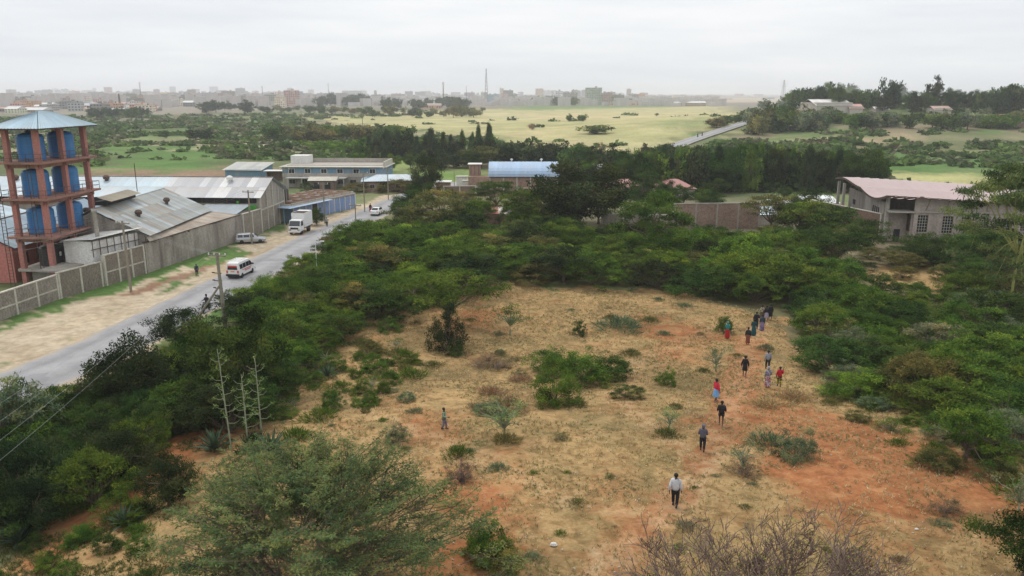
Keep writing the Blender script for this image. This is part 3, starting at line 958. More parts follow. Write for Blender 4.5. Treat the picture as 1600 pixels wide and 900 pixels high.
SHEETS = {}
def sheet_roof(parent, a, b_, c, d, nx, ny, mat, tones, name='roof_sheet', wave=.03, seed=3):
    """a slope of corrugated sheets: a-b the eave, d-c the ridge above it; nx sheets along, ny up the slope; every sheet its own part"""
    a, b_, c, d = map(Vector, (a, b_, c, d))
    r = random.Random(seed)
    ex, ey = (b_ - a) / nx, (d - a) / ny
    nrm = ex.cross(ey).normalized()
    if nrm.z < 0: nrm = -nrm
    mb = MB(); K = 8
    ov = 1.04
    pr = []
    for i in range(K + 1):
        u = i / K
        pr.append((u * ov - .02, wave * (0.5 + 0.5 * math.cos(i * PI))))
    for i in range(K):
        p0 = ex * pr[i][0] + nrm * pr[i][1]; p1 = ex * pr[i + 1][0] + nrm * pr[i + 1][1]
        mb.face([p0, p1, p1 + ey * ov + nrm * .012, p0 + ey * ov + nrm * .012])
    me = bpy.data.meshes.new(name); me.from_pydata(mb.v, [], mb.f); me.materials.append(M[mat]); me.update()
    base = tones[0]
    for i in range(nx):
        for j in range(ny):
            o = meshobj(name, me, parent)
            o.location = a + ex * i + ey * j + nrm * (.02 + .015 * (ny - j) * 0 + r.uniform(0, .012) + .02 * j)
            t = r.choice(tones) if r.random() < .5 else base
            k = r.uniform(.9, 1.08)
            o.color = (t[0] * k, t[1] * k, t[2] * k, 1)

def window(parent, c, w, h, face, mat='dark', bars=(2, 3), frame='cream', depth_=.10):
    """window on a wall: recessed-looking frame proud of the wall, pane, glazing bars. face: outward direction '-y', '+y', '+x', '-x'"""
    fr = MB(); ax = face[1]; s = -1 if face[0] == '-' else 1
    def bx(mb, u, z, wu, wz, t, off):
        if ax == 'y': mb.box((c[0] + u, c[1] + s * off, c[2] + z), (wu, t, wz))
        else: mb.box((c[0] + s * off, c[1] + u, c[2] + z), (t, wu, wz))
    for u in (-w / 2, w / 2): bx(fr, u, 0, .09, h + .09, .12, .04)
    for z in (-h / 2, h / 2): bx(fr, 0, z, w - .09, .09, .12, .04)
    f = fr.build('window', M[frame], parent)
    p = MB(); bx(p, 0, 0, w - .08, h - .08, .04, .02); p.build('pane', M[mat], f)
    if bars:
        g = MB()
        for k in range(1, bars[0] + 1): bx(g, -w / 2 + w * k / (bars[0] + 1), 0, .045, h - .1, .03, .065)
        for k in range(1, bars[1] + 1): bx(g, 0, -h / 2 + h * k / (bars[1] + 1), w - .1, .045, .03, .068)
        g.build('glazing_bar', M[frame], f, kind='stuff')
    return f

BLUEROOF, PALEROOF, GREYROOF = (.36, .52, .62), (.58, .68, .74), (.44, .46, .44)

# ------------------------------------------------------------------ water tower
tw = thing('water_tower', 'tall pink concrete water tower with blue tanks on three decks beside the stone wall', 'water tower', (-54.9, 93.2, 0), R(-3))
TW, TL = 3.6, 9.5
colx, coly = (-TW, 0.0), (0.0, TL / 2, TL)
me = MB().box((0, 0, 9.2), (.56, .56, 18.4)).mesh('column', M['towerpink'])
for x in colx:
    for y in coly: meshobj('column', me, tw, (x, y, 0))
for z in (5.9, 10.4, 14.6):
    MB().box((-TW / 2, TL / 2, z - .02), (TW + 1.9, TL + 1.9, .24)).build('deck', M['slab'], tw)
    mb = MB()
    for x in colx: mb.box((x, TL / 2, z - .38), (.34, TL + 1.2, .48))
    for y in coly: mb.box((-TW / 2, y, z - .42), (TW + .9, .36, .42))
    mb.build('deck_beam', M['slab'], tw)
    g = MB(); hx, hy = (TW + 1.7) / 2, (TL + 1.7) / 2
    cxx, cyy = -TW / 2, TL / 2
    cr_ = [(cxx - hx, cyy - hy), (cxx + hx, cyy - hy), (cxx + hx, cyy + hy), (cxx - hx, cyy + hy)]
    for k in range(4):
        p, q_ = cr_[k], cr_[(k + 1) % 4]
        for hh in (.45, .95): g.bar((*p, z + .1 + hh), (*q_, z + .1 + hh), .045)
        for t in np.linspace(0, 1, 7)[:-1]:
            g.bar((p[0] + (q_[0] - p[0]) * t, p[1] + (q_[1] - p[1]) * t, z + .1), (p[0] + (q_[0] - p[0]) * t, p[1] + (q_[1] - p[1]) * t, z + 1.08), .045)
    g.build('railing', M['steel'], tw)
def tank_mesh(r_, h, mat):
    prof = [(r_ * .97, 0), (r_, .06)]
    for k in range(1, 9):
        z = h * .84 * k / 9
        prof += [(r_, z - .05), (r_ * 1.022, z), (r_, z + .05)]
    prof += [(r_, h * .84), (r_ * .86, h * .93), (r_ * .5, h * .98), (r_ * .28, h), (r_ * .26, h + .12)]
    return MB().lathe(prof, n=24).mesh('tank', M[mat])
tme = tank_mesh(1.46, 3.25, 'tank')
lid_me = MB().lathe([(.46, 0), (.46, .1), (.3, .16)], n=14).mesh('tank_lid', M['dark'])
LV = {6.02: 'bottom', 10.52: 'middle', 14.72: 'top'}
rt = Matrix.Rotation(R(-3), 3, 'Z')
for z, wd in LV.items():
    for x, y, nm in ((-TW / 2 - .35, 2.2, 'front'), (-TW / 2 + .35, 7.0, 'rear')):
        lo = rt @ Vector((x, y, 0))
        t_ = thing('water_tank', f'{wd} deck {nm} blue plastic water tank on the pink tower', 'water tank', (-54.9 + lo.x, 93.2 + lo.y, z), 0, 'blue tanks on the water tower')
        meshobj('tank_body', tme, t_); meshobj('lid', lid_me, t_, (0, 0, 3.34))
btk = tank_mesh(1.3, 2.5, 'tankblack')
for (x, y), nm in (((-1.6, 2.4), 'front'), ((-1.5, 6.6), 'rear')):
    lo = rt @ Vector((x, y, 0))
    t_ = thing('black_water_tank', f'{nm} black water tank at the foot of the pink tower', 'water tank', (-54.9 + lo.x, 93.2 + lo.y, 2.05), 0)
    meshobj('tank_body', btk, t_); meshobj('lid', lid_me, t_, (0, 0, 2.58))
    MB().box((1.32, -.35, 1.4), (.06, .34, .5)).build('notice', M['white'], t_)
MB().box((-TW / 2, TL / 2, 1.9), (TW + 1, TL + 1, .3)).box((-TW / 2, TL / 2, .9), (TW - 1, TL - 1, 1.7)).build('plinth', M['concrete'], tw)
rf = MB()
x0, x1, y0, y1 = -TW - 1.3, 1.3, -1.3, TL + 1.3
ap1, ap2 = (-TW / 2, TL / 2 - 1.0, 20.35), (-TW / 2, TL / 2 + 1.0, 20.35)
E_ = [(x0, y0, 18.5), (x1, y0, 18.5), (x1, y1, 18.5), (x0, y1, 18.5)]
roof_o = MB().box((-TW / 2, TL / 2, 18.45), (TW + 2.5, TL + 2.5, .12)).build('roof', M['steel'], tw)
def tri_sheets(parent, a, b_, p, q_, n_, tone, wave=.05, nm='roof_sheet'):
    """hip slope a-b (eave) to p-q (ridge), cut into sheets that run up the slope"""
    a, b_, p, q_ = map(Vector, (a, b_, p, q_))
    nrm = (b_ - a).cross(p - a).normalized()
    if nrm.z < 0: nrm = -nrm
    r = random.Random(int(a.x * 10))
    for k in range(n_):
        t0, t1 = k / n_, (k + 1) / n_
        mb = MB(); S = 4
        for i in range(S):
            u0, u1 = t0 + (t1 - t0) * i / S, t0 + (t1 - t0) * (i + 1) / S
            w0, w1 = (wave if i % 2 == 0 else 0), (wave if i % 2 == 1 else 0)
            mb.face([a.lerp(b_, u0) + nrm * (w0 + .03), a.lerp(b_, u1) + nrm * (w1 + .03), p.lerp(q_, u1) + nrm * (w1 + .03), p.lerp(q_, u0) + nrm * (w0 + .03)])
        k_ = r.uniform(.9, 1.1)
        o = meshobj(nm, mb.mesh(nm, M['roof']), parent, color=tuple(c * k_ for c in tone))
tri_sheets(roof_o, E_[0], E_[1], ap1, ap1, 8, BLUEROOF)
tri_sheets(roof_o, E_[1], E_[2], ap1, ap2, 14, (.40, .55, .64))
tri_sheets(roof_o, E_[2], E_[3], ap2, ap2, 8, BLUEROOF)
tri_sheets(roof_o, E_[3], E_[0], ap2, ap1, 14, BLUEROOF)
g = MB()
for u in (0, .5): g.bar((-TW - 1.35 + u, -.9, 0), (-TW - 1.35 + u, -.9, 18.2), .06)
for k in range(44): g.bar((-TW - 1.35, -.9, .4 + k * .4), (-TW - .85, -.9, .4 + k * .4), .04)
g.build('ladder', M['steel'], tw)
pp_ = MB()
for x in (-1.2, -.8): pp_.bar((x, -.55, 2.0), (x, -.55, 15.2), .07, n=6)
for z in (6.3, 10.8, 15.0): pp_.bar((-1.2, -.55, z), (-1.2, 1.0, z), .07, n=6)
pp_.build('pipe', M['steel'], tw)
# platform at the tower's foot, on the wall
MB().box((1.6, -.6, 2.35), (3.2, 4.6, .22)).box((2.9, -2.4, 1.1), (.3, .3, 2.3)).box((2.9, 1.2, 1.1), (.3, .3, 2.3)).build('foot_platform', M['concrete'], tw)

# ------------------------------------------------------------------ boundary walls along the road
stone_wall('boundary_wall', 'block wall with pale posts and rails running toward the pink tower', (-54.6, 58), (-50.9, 86.5), 2.7, 3.1)
stone_wall('boundary_wall', 'lattice-patterned grey block wall at the foot of the pink tower', (-50.8, 86.8), (-49.0, 92.6), 2.9, 2.9, rail=False, colour=(.8, .78, .74))
stone_wall('boundary_wall', 'block wall with pale posts between the tower and the stained wall', (-48.7, 93.0), (-47.0, 99.6), 3.6, 2.2, colour=(.82, .78, .74))
d_ = Vector((-42.6, 123.8, 0)) - Vector((-46.95, 99.9, 0)); L_ = d_.length
sw = thing('rendered_wall', 'long rendered grey compound wall with dark rain stains beside the grass verge', 'wall', (-46.95, 99.9, 0), math.atan2(d_.y, d_.x))
nseg = 8
for k in range(nseg):
    MB().box((L_ * (k + .5) / nseg, 0, 1.9), (L_ / nseg - .03, .3, 3.9 + .12 * math.sin(k * 2.1))).build('panel', M['stained'], sw)
MB().box((L_ / 2, .02, 3.98), (L_, .44, .1)).build('coping', M['steel'], sw)
# return walls to the long warehouse
stone_wall('yard_wall', 'short grey block wall between the stained wall and the long warehouse', (-42.4, 124.2), (-41.4, 130.2), 3.9, 3, rail=False)

# ------------------------------------------------------------------ warehouse with the rusty grey roof
wh = thing('rusty_roof_warehouse', 'low warehouse with patched rusty grey roof and roof vents behind the stained wall', 'warehouse', (-46.5, 100.6, 0), R(1.3))
WL = 22.6   # local x outward is negative (away from the road), y along
MB().box((-.4, WL / 2, 2.3), (.3, WL - .6, 4.9)).build('wall', M['stained'], wh)
MB().prism([(-11.2, 0), (-.55, 0), (-.55, 4.7), (-6.8, 7.9), (-11.2, 5.7)], 'y', WL - .5, WL - .25).build('gable_wall', M['stained'], wh)
MB().prism([(-11.2, 0), (-.55, 0), (-.55, 4.7), (-6.8, 7.9), (-11.2, 5.7)], 'y', .1, .4).build('gable_wall', M['stained'], wh)
for k in range(6):
    window(wh, (-.24, 3.2 + k * 3.3, 4.1), 2.3, .8, '+x', 'dark', (5, 1), 'steel')
rw = MB().bar((-6.8, 0, 8.12), (-6.8, WL, 8.12), .3, .08).build('roof', M['steel'], wh)
RT = [(.42, .45, .43), (.50, .55, .56), (.36, .35, .31), (.46, .42, .36), (.55, .60, .62)]
sheet_roof(rw, (.35, -.4, 4.75), (.35, WL + .3, 4.75), (-6.8, WL + .3, 8.1), (-6.8, -.4, 8.1), 26, 3, 'roofold', RT, seed=5)
sheet_roof(rw, (-11.6, -.4, 5.5), (-11.6, WL + .3, 5.5), (-6.8, WL + .3, 8.1), (-6.8, -.4, 8.1), 26, 3, 'roofold', RT, seed=6)
mo = MB().box((-6.9, 7, 8.5), (1.6, 8.5, .5)).build('ridge_vent', M['dark'], wh)
sheet_roof(mo, (-5.4, 2.5, 8.75), (-5.4, 11.5, 8.75), (-7.2, 11.5, 9.25), (-7.2, 2.5, 9.25), 8, 1, 'roofold', [(.38, .34, .25), (.34, .30, .24)], seed=8)
for (x, y, z), nm in (((-3.2, 5, 6.6), 'vent'), ((-3.6, 15.5, 6.9), 'vent'), ((-9, 3, 7.2), 'vent')):
    v = MB().lathe([(.22, 0), (.22, .35), (.42, .45), (.5, .75), (.3, 1.0), (.05, 1.05)], (x, y, z - .25), 12).build('turbine_vent', M['steel'], wh)
# lean-to roof between the warehouse and the wall
ln = thing('lean_to_roof', 'dull brown lean-to roof between the rusty warehouse and the stained wall', 'lean-to', (-46.3, 100, 0), R(1.3))
cw = MB()
for k in range(6): cw.bar((-.1, 1 + k * 4.2, 4.1), (.4 + 3.2 * k / 5, 1 + k * 4.2, 3.8), .12)
fr_ = cw.build('rafter', M['steel'], ln)
P0, P1 = Vector((-.35, .2, 3.95)), Vector((3.95, 23.6, 3.98))
nS = 24
for k in range(nS):
    t0, t1 = k / nS, (k + 1) / nS
    y0_, y1_ = .2 + 23.4 * t0, .2 + 23.4 * t1
    e0, e1 = -.35 + 4.2 * t0 + .1, -.35 + 4.2 * t1 + .1
    mb = MB(); S = 6
    for i in range(S):
        u0, u1 = i / S, (i + 1) / S; w0, w1 = (.04 if i % 2 else 0), (.04 if (i + 1) % 2 else 0)
        ya, yb = y0_ + (y1_ - y0_) * u0, y0_ + (y1_ - y0_) * u1
        ea, eb = e0 + (e1 - e0) * u0, e0 + (e1 - e0) * u1
        mb.face([(ea + .25, ya, 4.02 + w0), (eb + .25, yb, 4.02 + w1), (-.25, yb, 4.55 + w1), (-.25, ya, 4.55 + w0)])
    tn = rb.choice([(.50, .42, .33), (.40, .33, .26), (.58, .52, .43), (.45, .40, .34)])
    meshobj('roof_sheet', mb.mesh('roof_sheet', M['roofold']), ln, color=tn)
# white flat roofed shed and pipe between tower and warehouse
sh = thing('white_roof_shed', 'low shed with a whitish sheet roof between the tower and the rusty warehouse', 'shed', (-49.9, 93.0, 0), R(-19))
MB().box((-2.6, 4.0, 2.6), (4.4, 7.2, 5.2)).build('wall', M['whitematte'], sh)
g = MB()
for k in range(7): g.bar((-.2, .3 + k * 1.1, 3.4), (-.2, .3 + k * 1.1, 5.4), .07)
g.bar((-.2, 0, 4.3), (-.2, 7.6, 4.3), .08)
g.build('mesh_fence', M['steel'], sh)
sheet_roof(sh, (.1, 0, 5.55), (.1, 8.0, 5.75), (-4.6, 8.0, 5.3), (-4.6, 0, 5.1), 8, 2, 'roof', [(.85, .85, .80), (.78, .79, .76)], seed=4)
ch = MB().path([(0, 0, 0), (.05, 0, 2.5), (0, 0, 5.0)], [.28, .26, .26], 12).lathe([(.26, 0), (.34, .02), (.34, .25), (.2, .3)], (0, 0, 4.9), 12)
p = at(152, 372, 95.5)
ch = ch.build('chimney_pipe', M['concrete'], loc=(p[0], p[1], 3.6)); tagp(ch, 'round grey chimney pipe rising beside the pink building', 'chimney')

# ------------------------------------------------------------------ pink building behind the tower
pk = thing('pink_building', 'pink walled building with slate blue sheet roof behind the water tower', 'building', (-60.4, 94.5, 0), R(1))
PL = 26.5
MB().box((-4.6, PL / 2, 2.15), (9.2, PL, 4.3)).build('wall', M['pink'], pk)
for k in range(7): window(pk, (0, 2.2 + k * 3.6, 2.6), 1.6, 1.3, '+x', 'dark', (3, 1), 'steel')
MB().prism([(-9.2, 4.25), (0, 4.25), (-4.6, 6.6)], 'y', PL - .3, PL - .02).build('gable_wall', M['pink'], pk)
MB().prism([(-9.2, 4.25), (0, 4.25), (-4.6, 6.6)], 'y', .02, .3).build('gable_wall', M['pink'], pk)
rp = MB().bar((-4.6, -.3, 6.92), (-4.6, PL + .3, 6.92), .3, .1).build('roof', M['steel'], pk)
SL_ = [(.27, .37, .45), (.24, .34, .43), (.30, .39, .46)]
sheet_roof(rp, (.6, 9, 4.3), (.6, PL + .4, 4.3), (-4.6, PL + .4, 6.85), (-4.6, 9, 6.85), 17, 2, 'roof', SL_, seed=9)
sheet_roof(rp, (.6, -.4, 4.3), (.6, 9, 4.3), (-4.6, 9, 6.85), (-4.6, -.4, 6.85), 9, 2, 'roof', [(.36, .47, .55), (.33, .45, .53)], seed=29)
sheet_roof(rp, (-9.8, -.4, 4.3), (-9.8, PL + .4, 4.3), (-4.6, PL + .4, 6.85), (-4.6, -.4, 6.85), 26, 2, 'roof', SL_, seed=10)
# wide low roof behind, at the frame's edge
pk2 = thing('wide_blue_roof_store', 'wide store with light blue sheet roof behind the pink building', 'building', (-70.6, 103, 0), R(1))
MB().box((-11, 9, 2), (22, 18, 4)).build('wall', M['pink'], pk2)
rp = MB().bar((-11, 0, 6.75), (-11, 18, 6.75), .25, .08).build('roof', M['steel'], pk2)
for xa_, nm_ in ((.4, 0), (-22.4, 1)):
    sheet_roof(rp, (xa_, -.4, 4.1), (xa_, 18.4, 4.1), (-11, 18.4, 6.7), (-11, -.4, 6.7), 18, 3, 'roof', [(.42, .54, .61), (.38, .50, .58), (.46, .57, .63)], seed=11 + nm_)

# ------------------------------------------------------------------ long pale warehouse with the green band
lw = thing('long_pale_warehouse', 'long warehouse with pale blue sheet roof, green gutter band and block gable by the road', 'warehouse', (-41.6, 130.8, 0), R(-3))
LL = 64
MB().box((-LL / 2, .2, 2.9), (LL - .6, .36, 5.7)).build('wall', M['concrete'], lw)
MB().box((-LL / 2, 11.6, 2.9), (LL - .6, .36, 5.7)).build('rear_wall', M['concrete'], lw)
MB().prism([(-.05, -.1), (12.0, -.1), (12.0, 5.8), (5.9, 8.35), (-.05, 5.8)], 'x', -.35, -.02).build('gable_wall', M['concrete'], lw)
blk = block_courses(12.2, 3.4, seed=5, t=.1)
o = blk.build('stone_courses', M['stone'], lw, (0.05, -.05, .1), kind='stuff'); o.rotation_euler = (0, 0, PI / 2)
for y in (.1, 3.1, 5.9, 8.8, 11.7):
    MB().box((.08, y, 2.9 + (1.1 if y == 5.9 else .4 if y in (3.1, 8.8) else 0)), (.22, .26, 5.8 + (2.2 if y == 5.9 else .8 if y in (3.1, 8.8) else 0))).build('pilaster', M['cream'], lw)
MB().box((.10, 5.9, 3.65), (.2, 11.4, .2)).build('tie_beam', M['cream'], lw)
MB().box((-9.5, -.22, 4.1), (18, .26, .85)).build('green_band', M['green'], lw)
for x in (-3.5, -13.5): MB().box((x, -.40, 4.1), (.3, .22, 2.2)).build('green_downpipe', M['green'], lw)
MB().box((-LL / 2, -.06, 5.25), (LL - 1, .12, .8)).build('clerestory', M['dark'], lw)
g = MB()
for k in range(30): g.box((-1.2 - k * 2.1, -.16, 5.25), (.1, .08, .8))
g.build('clerestory_post', M['steel'], lw, kind='stuff')
for k in range(4): window(lw, (-5 - k * 4.2, 0.02, 1.9), 1.8, 1.2, '-y', 'dark', (2, 1), 'cream')
rl = MB().bar((-LL, 5.9, 8.5), (.3, 5.9, 8.5), .35, .08).build('roof', M['steel'], lw)
LT = [(.52, .64, .70), (.58, .69, .74), (.62, .70, .74), (.50, .60, .66)]
sheet_roof(rl, (-LL, -.8, 5.75), (-17, -.8, 5.75), (-17, 5.9, 8.45), (-LL, 5.9, 8.45), 38, 2, 'roof', LT, seed=12)
sheet_roof(rl, (-17, -.8, 5.75), (.5, -.8, 5.75), (.5, 5.9, 8.45), (-17, 5.9, 8.45), 15, 2, 'roof', [(.50, .50, .51), (.62, .63, .64), (.45, .46, .48), (.72, .72, .70)], seed=13)
sheet_roof(rl, (-LL, 12.7, 5.75), (.5, 12.7, 5.75), (.5, 5.9, 8.45), (-LL, 5.9, 8.45), 48, 2, 'roof', LT, seed=14)
for x in (-6.5, -28, -44):
    MB().lathe([(.25, 0), (.25, .4), (.5, .5), (.55, .9), (.3, 1.15), (.05, 1.2)], (x, 4.4, 7.7), 12).build('turbine_vent', M['steel' if x != -6.5 else 'whitematte'], lw)
MB().bar((-21, 1.0, 6), (-21, 1.0, 11.2), .09).build('antenna_mast', M['steel'], lw)
# forward blocks of the row: grey yard walls and a small grey roof by the silver wagon
gr = thing('grey_roof_lean_to', 'small slate grey lean-to between the rusty warehouse and the long warehouse', 'lean-to', (-46.8, 123.4, 0), R(-2))
MB().box((1.6, 3.2, 2), (3.6, 6, 4.0)).build('wall', M['concrete'], gr)
sheet_roof(gr, (-3.5, -.2, 4.1), (3.9, -.2, 4.1), (3.9, 6.4, 4.7), (-3.5, 6.4, 4.7), 8, 2, 'roof', [(.34, .40, .44), (.38, .44, .48)], seed=15)

# ------------------------------------------------------------------ blue roadside shops with an unfinished concrete top
sp_ = thing('blue_shop_row', 'blue painted row of roadside shops with unfinished concrete roof slab', 'shop row', (-39.0, 141, 0), R(0))
ax, ay = Vector((.37, .93, 0)).normalized(), Vector((-.93, .37, 0))
sp_.rotation_euler = (0, 0, math.atan2(.93, .37))      # local x runs along the road front, y away from the road
SL = 20
MB().box((SL / 2, 4.5, 1.4), (SL, 9, 2.8)).build('wall', M['concrete'], sp_)
MB().box((-.06, 4.5, 1.3), (.1, 8.6, 2.6)).build('side_wall', M['bluewall'], sp_)
for k in range(11):
    w_ = SL / 11
    MB().box((w_ * (k + .5), -.06, 1.3), (w_ - .12, .10, 2.5)).build('door_panel', M['bluepaint'] if k not in (3,) else M['dark'], sp_)
for k in range(12): MB().box((SL / 11 * k, -.1, 1.35), (.12, .16, 2.7)).build('door_post', M['whitematte'], sp_)
MB().box((SL / 2, 4.5, 2.92), (SL + .4, 9.3, .22)).build('roof_slab', M['plaster'], sp_)
rbl = random.Random(3)
for k in range(7):
    MB().box((1.3 + k * 2.9, 4.5, 3.28), (.2, 8.6, .5)).build('upstand_beam', M['brownstone'], sp_, color=(1.4, 1.3, 1.2))
for y in (.3, 3.2, 6.0, 8.7): MB().box((SL / 2, y, 3.2), (SL, .18, .36)).build('upstand_beam', M['plaster'], sp_)
ca = MB().face([(-2.6, -1.1, 2.55), (10.5, -1.1, 2.55), (10.5, .3, 2.95), (-2.6, .3, 2.95)]); ca.box((4, -.4, 2.72), (13, .1, .04))
ca2 = MB().box((4.0, -.5, 2.86), (13.2, 1.7, .08)).build('awning', M['roof'], sp_, color=(.36, .50, .66))
MB().box((-1.4, 3, 2.9), (2.8, 7, .08)).build('awning', M['roof'], sp_, color=(.34, .48, .64))
for y in (0, 3, 6.2): MB().bar((-2.6, y, 0), (-2.6, y, 2.9), .12).build('awning_post', M['bluewall'], sp_)
tk = thing('black_roof_tank', 'squat black water tank on the blue shops roof', 'water tank', (*(Vector((-39.0, 141, 0)) + ax * 3.0 + ay * 4.6)[:2], 3.56))
meshobj('tank_body', tank_mesh(1.3, 2.3, 'tankblack'), tk); meshobj('lid', lid_me, tk, (0, 0, 2.38))
MB().box((0, 0, -.06), (2.4, 2.4, .12)).build('stand', M['steel'], tk)
# unfinished brown walls behind the shops
uf = thing('unfinished_block_house', 'roofless brown block rooms between the gable and the blue shops', 'building', (-50, 150, 0), R(4))
for (x, y, w_, l_, h_) in ((0, 0, 12, .3, 2.9), (0, 4, 10, .3, 2.5), (-6, 3, .3, 7, 2.8), (0, 3.2, .3, 6, 2.4), (6, 3, .3, 6, 2.6), (2, 7, 14, .3, 3.0)):
    MB().box((x, y, h_ / 2), (w_, l_, h_)).build('wall', M['brownstone'], uf, color=(1.25, 1.15, 1.05))

# ------------------------------------------------------------------ two storey blue and grey block
tb = thing('two_storey_block', 'two storey grey building with a blue painted upper wall and square windows', 'building', (-56.2, 196, 0), R(-2))
TBL = 26
tb.scale = (.97, 1, .80)
MB().box((TBL / 2, 5.5, 1.55), (TBL, 11, 3.1)).build('lower_wall', M['concrete'], tb)
MB().box((TBL / 2, 5.5, 4.6), (TBL - .05, 11, 3.0)).build('upper_wall', M['bluewall'], tb)
MB().box((TBL / 2 , -.03, 3.7), (TBL + .04, .12, 1.1)).build('plaster_band', M['plaster'], tb)
MB().box((TBL / 2, 5.2, 6.2), (TBL + 1.2, 12, .2)).build('roof', M['cream'], tb)
MB().box((TBL / 2, 10.9, 7.0), (TBL, .3, 1.5)).build('parapet', M['plaster'], tb)
MB().box((TBL - .2, 5.5, 7.0), (.3, 10.6, 1.6)).build('parapet', M['cream'], tb)
MB().box((TBL / 2, 6.5, 6.38), (TBL - 1, 8, .16)).build('roof_slab', M['plaster'], tb)
MB().box((2.6, 8.5, 7.6), (4.6, 4.2, 2.7)).build('stair_hut', M['whitematte'], tb)
for k in range(6): window(tb, (2.4 + k * 4.1, 0.0, 4.9), 1.5, 1.35, '-y', 'dark', (1, 0), 'whitematte')
for k in range(8): window(tb, (2.4 + k * 3.1, 0.0, 1.7), 1.6, 1.3, '-y', 'dark', (1, 0), 'plaster')
MB().box((9, -1.2, 3.05), (15, 2.4, .14)).build('canopy', M['whitematte'], tb)
for k in range(5): MB().box((2 + k * 3.5, -2.2, 1.5), (.18, .18, 3.0)).build('canopy_post', M['cream'], tb)
kio = thing('kiosk', 'small open-fronted kiosk with a cream hipped roof in front of the two storey block', 'kiosk', (*G(507, 297)[:2], 0))
MB().box((0, 0, 1.2), (5.2, 3.2, 2.4)).build('wall', M['brownstone'], kio)
for x in (-1.4, 1.2): MB().box((x, -1.62, 1.2), (1.3, .06, 1.5)).build('opening', M['dark'], kio)
kr = MB().prism([(-2.3, 2.45), (2.3, 2.45), (0, 3.2)], 'x', -3.4, 3.4).build('roof', M['cream'], kio)
# shed with the blue end beside the green field
s1 = thing('field_shed', 'low shed with grey roof and blue end wall beyond the long warehouse', 'shed', (*G(352, 281)[:2], 0), R(-8))
MB().box((5, 4, 1.4), (10, 7.5, 2.8)).build('wall', M['bluewall'], s1)
sheet_roof(s1, (-.5, -.4, 2.6), (10.5, -.4, 2.6), (10.5, 8.2, 4.0), (-.5, 8.2, 4.0), 9, 2, 'roof', [(.50, .50, .46), (.44, .46, .45)], seed=17)
MB().prism([(.0, 2.7), (7.8, 2.7), (7.8, 3.9)], 'x', 9.75, 9.98).build('gable_wall', M['bluewall'], s1)
s2 = thing('open_shelter', 'small dark open shelter beside the two storey block', 'shelter', (*G(430, 283)[:2], 0))
MB().box((0, 2, 1.3), (4.5, .2, 2.6)).box((-2.1, 1, 1.3), (.2, 2, 2.6)).build('wall', M['brownstone'], s2)
MB().box((0, .8, 2.7), (5.4, 3.6, .12)).build('roof', M['whitematte'], s2)
# long low building with the blue hipped roof
lb = thing('blue_roof_bungalow', 'long low block bungalow with pale blue hipped roof beyond the shops', 'building', (-34.6, 186.0, 0), R(8))
MB().box((6.5, 3.6, 1.15), (13, 7.2, 2.3)).build('wall', M['brownstone'], lb, color=(1.35, 1.3, 1.25))
rf = MB().box((6.5, 3.6, 2.36), (13.6, 7.8, .1)).build('roof', M['steel'], lb)
EB = [(-.6, -.7, 2.45), (13.6, -.7, 2.45), (13.6, 7.9, 2.45), (-.6, 7.9, 2.45)]
tri_sheets(rf, EB[0], EB[1], (3, 3.6, 3.6), (10, 3.6, 3.6), 12, PALEROOF)
tri_sheets(rf, EB[1], EB[2], (10, 3.6, 3.6), (10, 3.6, 3.6), 7, BLUEROOF)
tri_sheets(rf, EB[2], EB[3], (10, 3.6, 3.6), (3, 3.6, 3.6), 12, PALEROOF)
tri_sheets(rf, EB[3], EB[0], (3, 3.6, 3.6), (3, 3.6, 3.6), 7, BLUEROOF)
for k in range(4): window(lb, (2 + k * 3, 0, 1.3), 1.1, .9, '-y', 'dark', (1, 0), 'cream')
stone_wall('low_block_wall', 'low reddish block wall beside the blue-roofed bungalow', (-21.5, 182), (-17, 181), 1.6, 2.4, mat='brownstone', rail=False)

# ------------------------------------------------------------------ barn with the curved blue roof
bn = thing('curved_roof_barn', 'block barn with a curved pale blue metal roof among dark trees', 'barn', (-5.1, 184, 0), 0)
BL = 15.6
MB().box((BL / 2, 5, 1.8), (BL, 9.6, 3.6)).build('core', M['mortar'], bn)
o = block_courses(BL + .1, 3.6, .5, .28, .12, seed=9).build('stone_courses', M['brownstone'], bn, (0, .16, 0), kind='stuff', color=(1.5, 1.4, 1.35))
o = block_courses(9.8, 3.6, .5, .28, .12, seed=10).build('stone_courses', M['brownstone'], bn, (BL + .04, .05, 0), kind='stuff', color=(1.5, 1.4, 1.35)); o.rotation_euler = (0, 0, PI / 2)
for k in range(6): MB().box((k * BL / 5, -.0 + .1, 1.85), (.3, .5, 3.7)).build('pilaster', M['cream'], bn)
ro = MB().box((BL / 2, -.1, 3.68), (BL + .3, .2, .16)).build('roof', M['steel'], bn)
nA_ = 7
arc = [(5 - 5.3 * math.cos(PI * (k / 14)), 3.75 + 3.0 * math.sin(PI * (k / 14))) for k in range(15)]
for i in range(16):
    x0_, x1_ = -.3 + (BL + .6) * i / 16, -.3 + (BL + .6) * (i + 1) / 16
    mb = MB()
    for k in range(14):
        (ya, za), (yb, zb) = arc[k], arc[k + 1]
        xm = (x0_ + x1_) / 2
        mb.face([(x0_, ya, za + .03), (xm, ya, za), (xm, yb, zb), (x0_, yb, zb + .03)])
        mb.face([(xm, ya, za), (x1_ + .02, ya, za + .03), (x1_ + .02, yb, zb + .03), (xm, yb, zb)])
    kk = rb.uniform(.93, 1.05)
    meshobj('roof_sheet', mb.mesh('roof_sheet', M['roof']), ro, color=(.40 * kk, .55 * kk, .74 * kk))
MB().prism([(a_, z_) for a_, z_ in arc], 'x', BL - .3, BL - .1).build('gable_wall', M['plaster'], bn)
MB().prism([(a_, z_) for a_, z_ in arc], 'x', .1, .3).build('gable_wall', M['plaster'], bn)
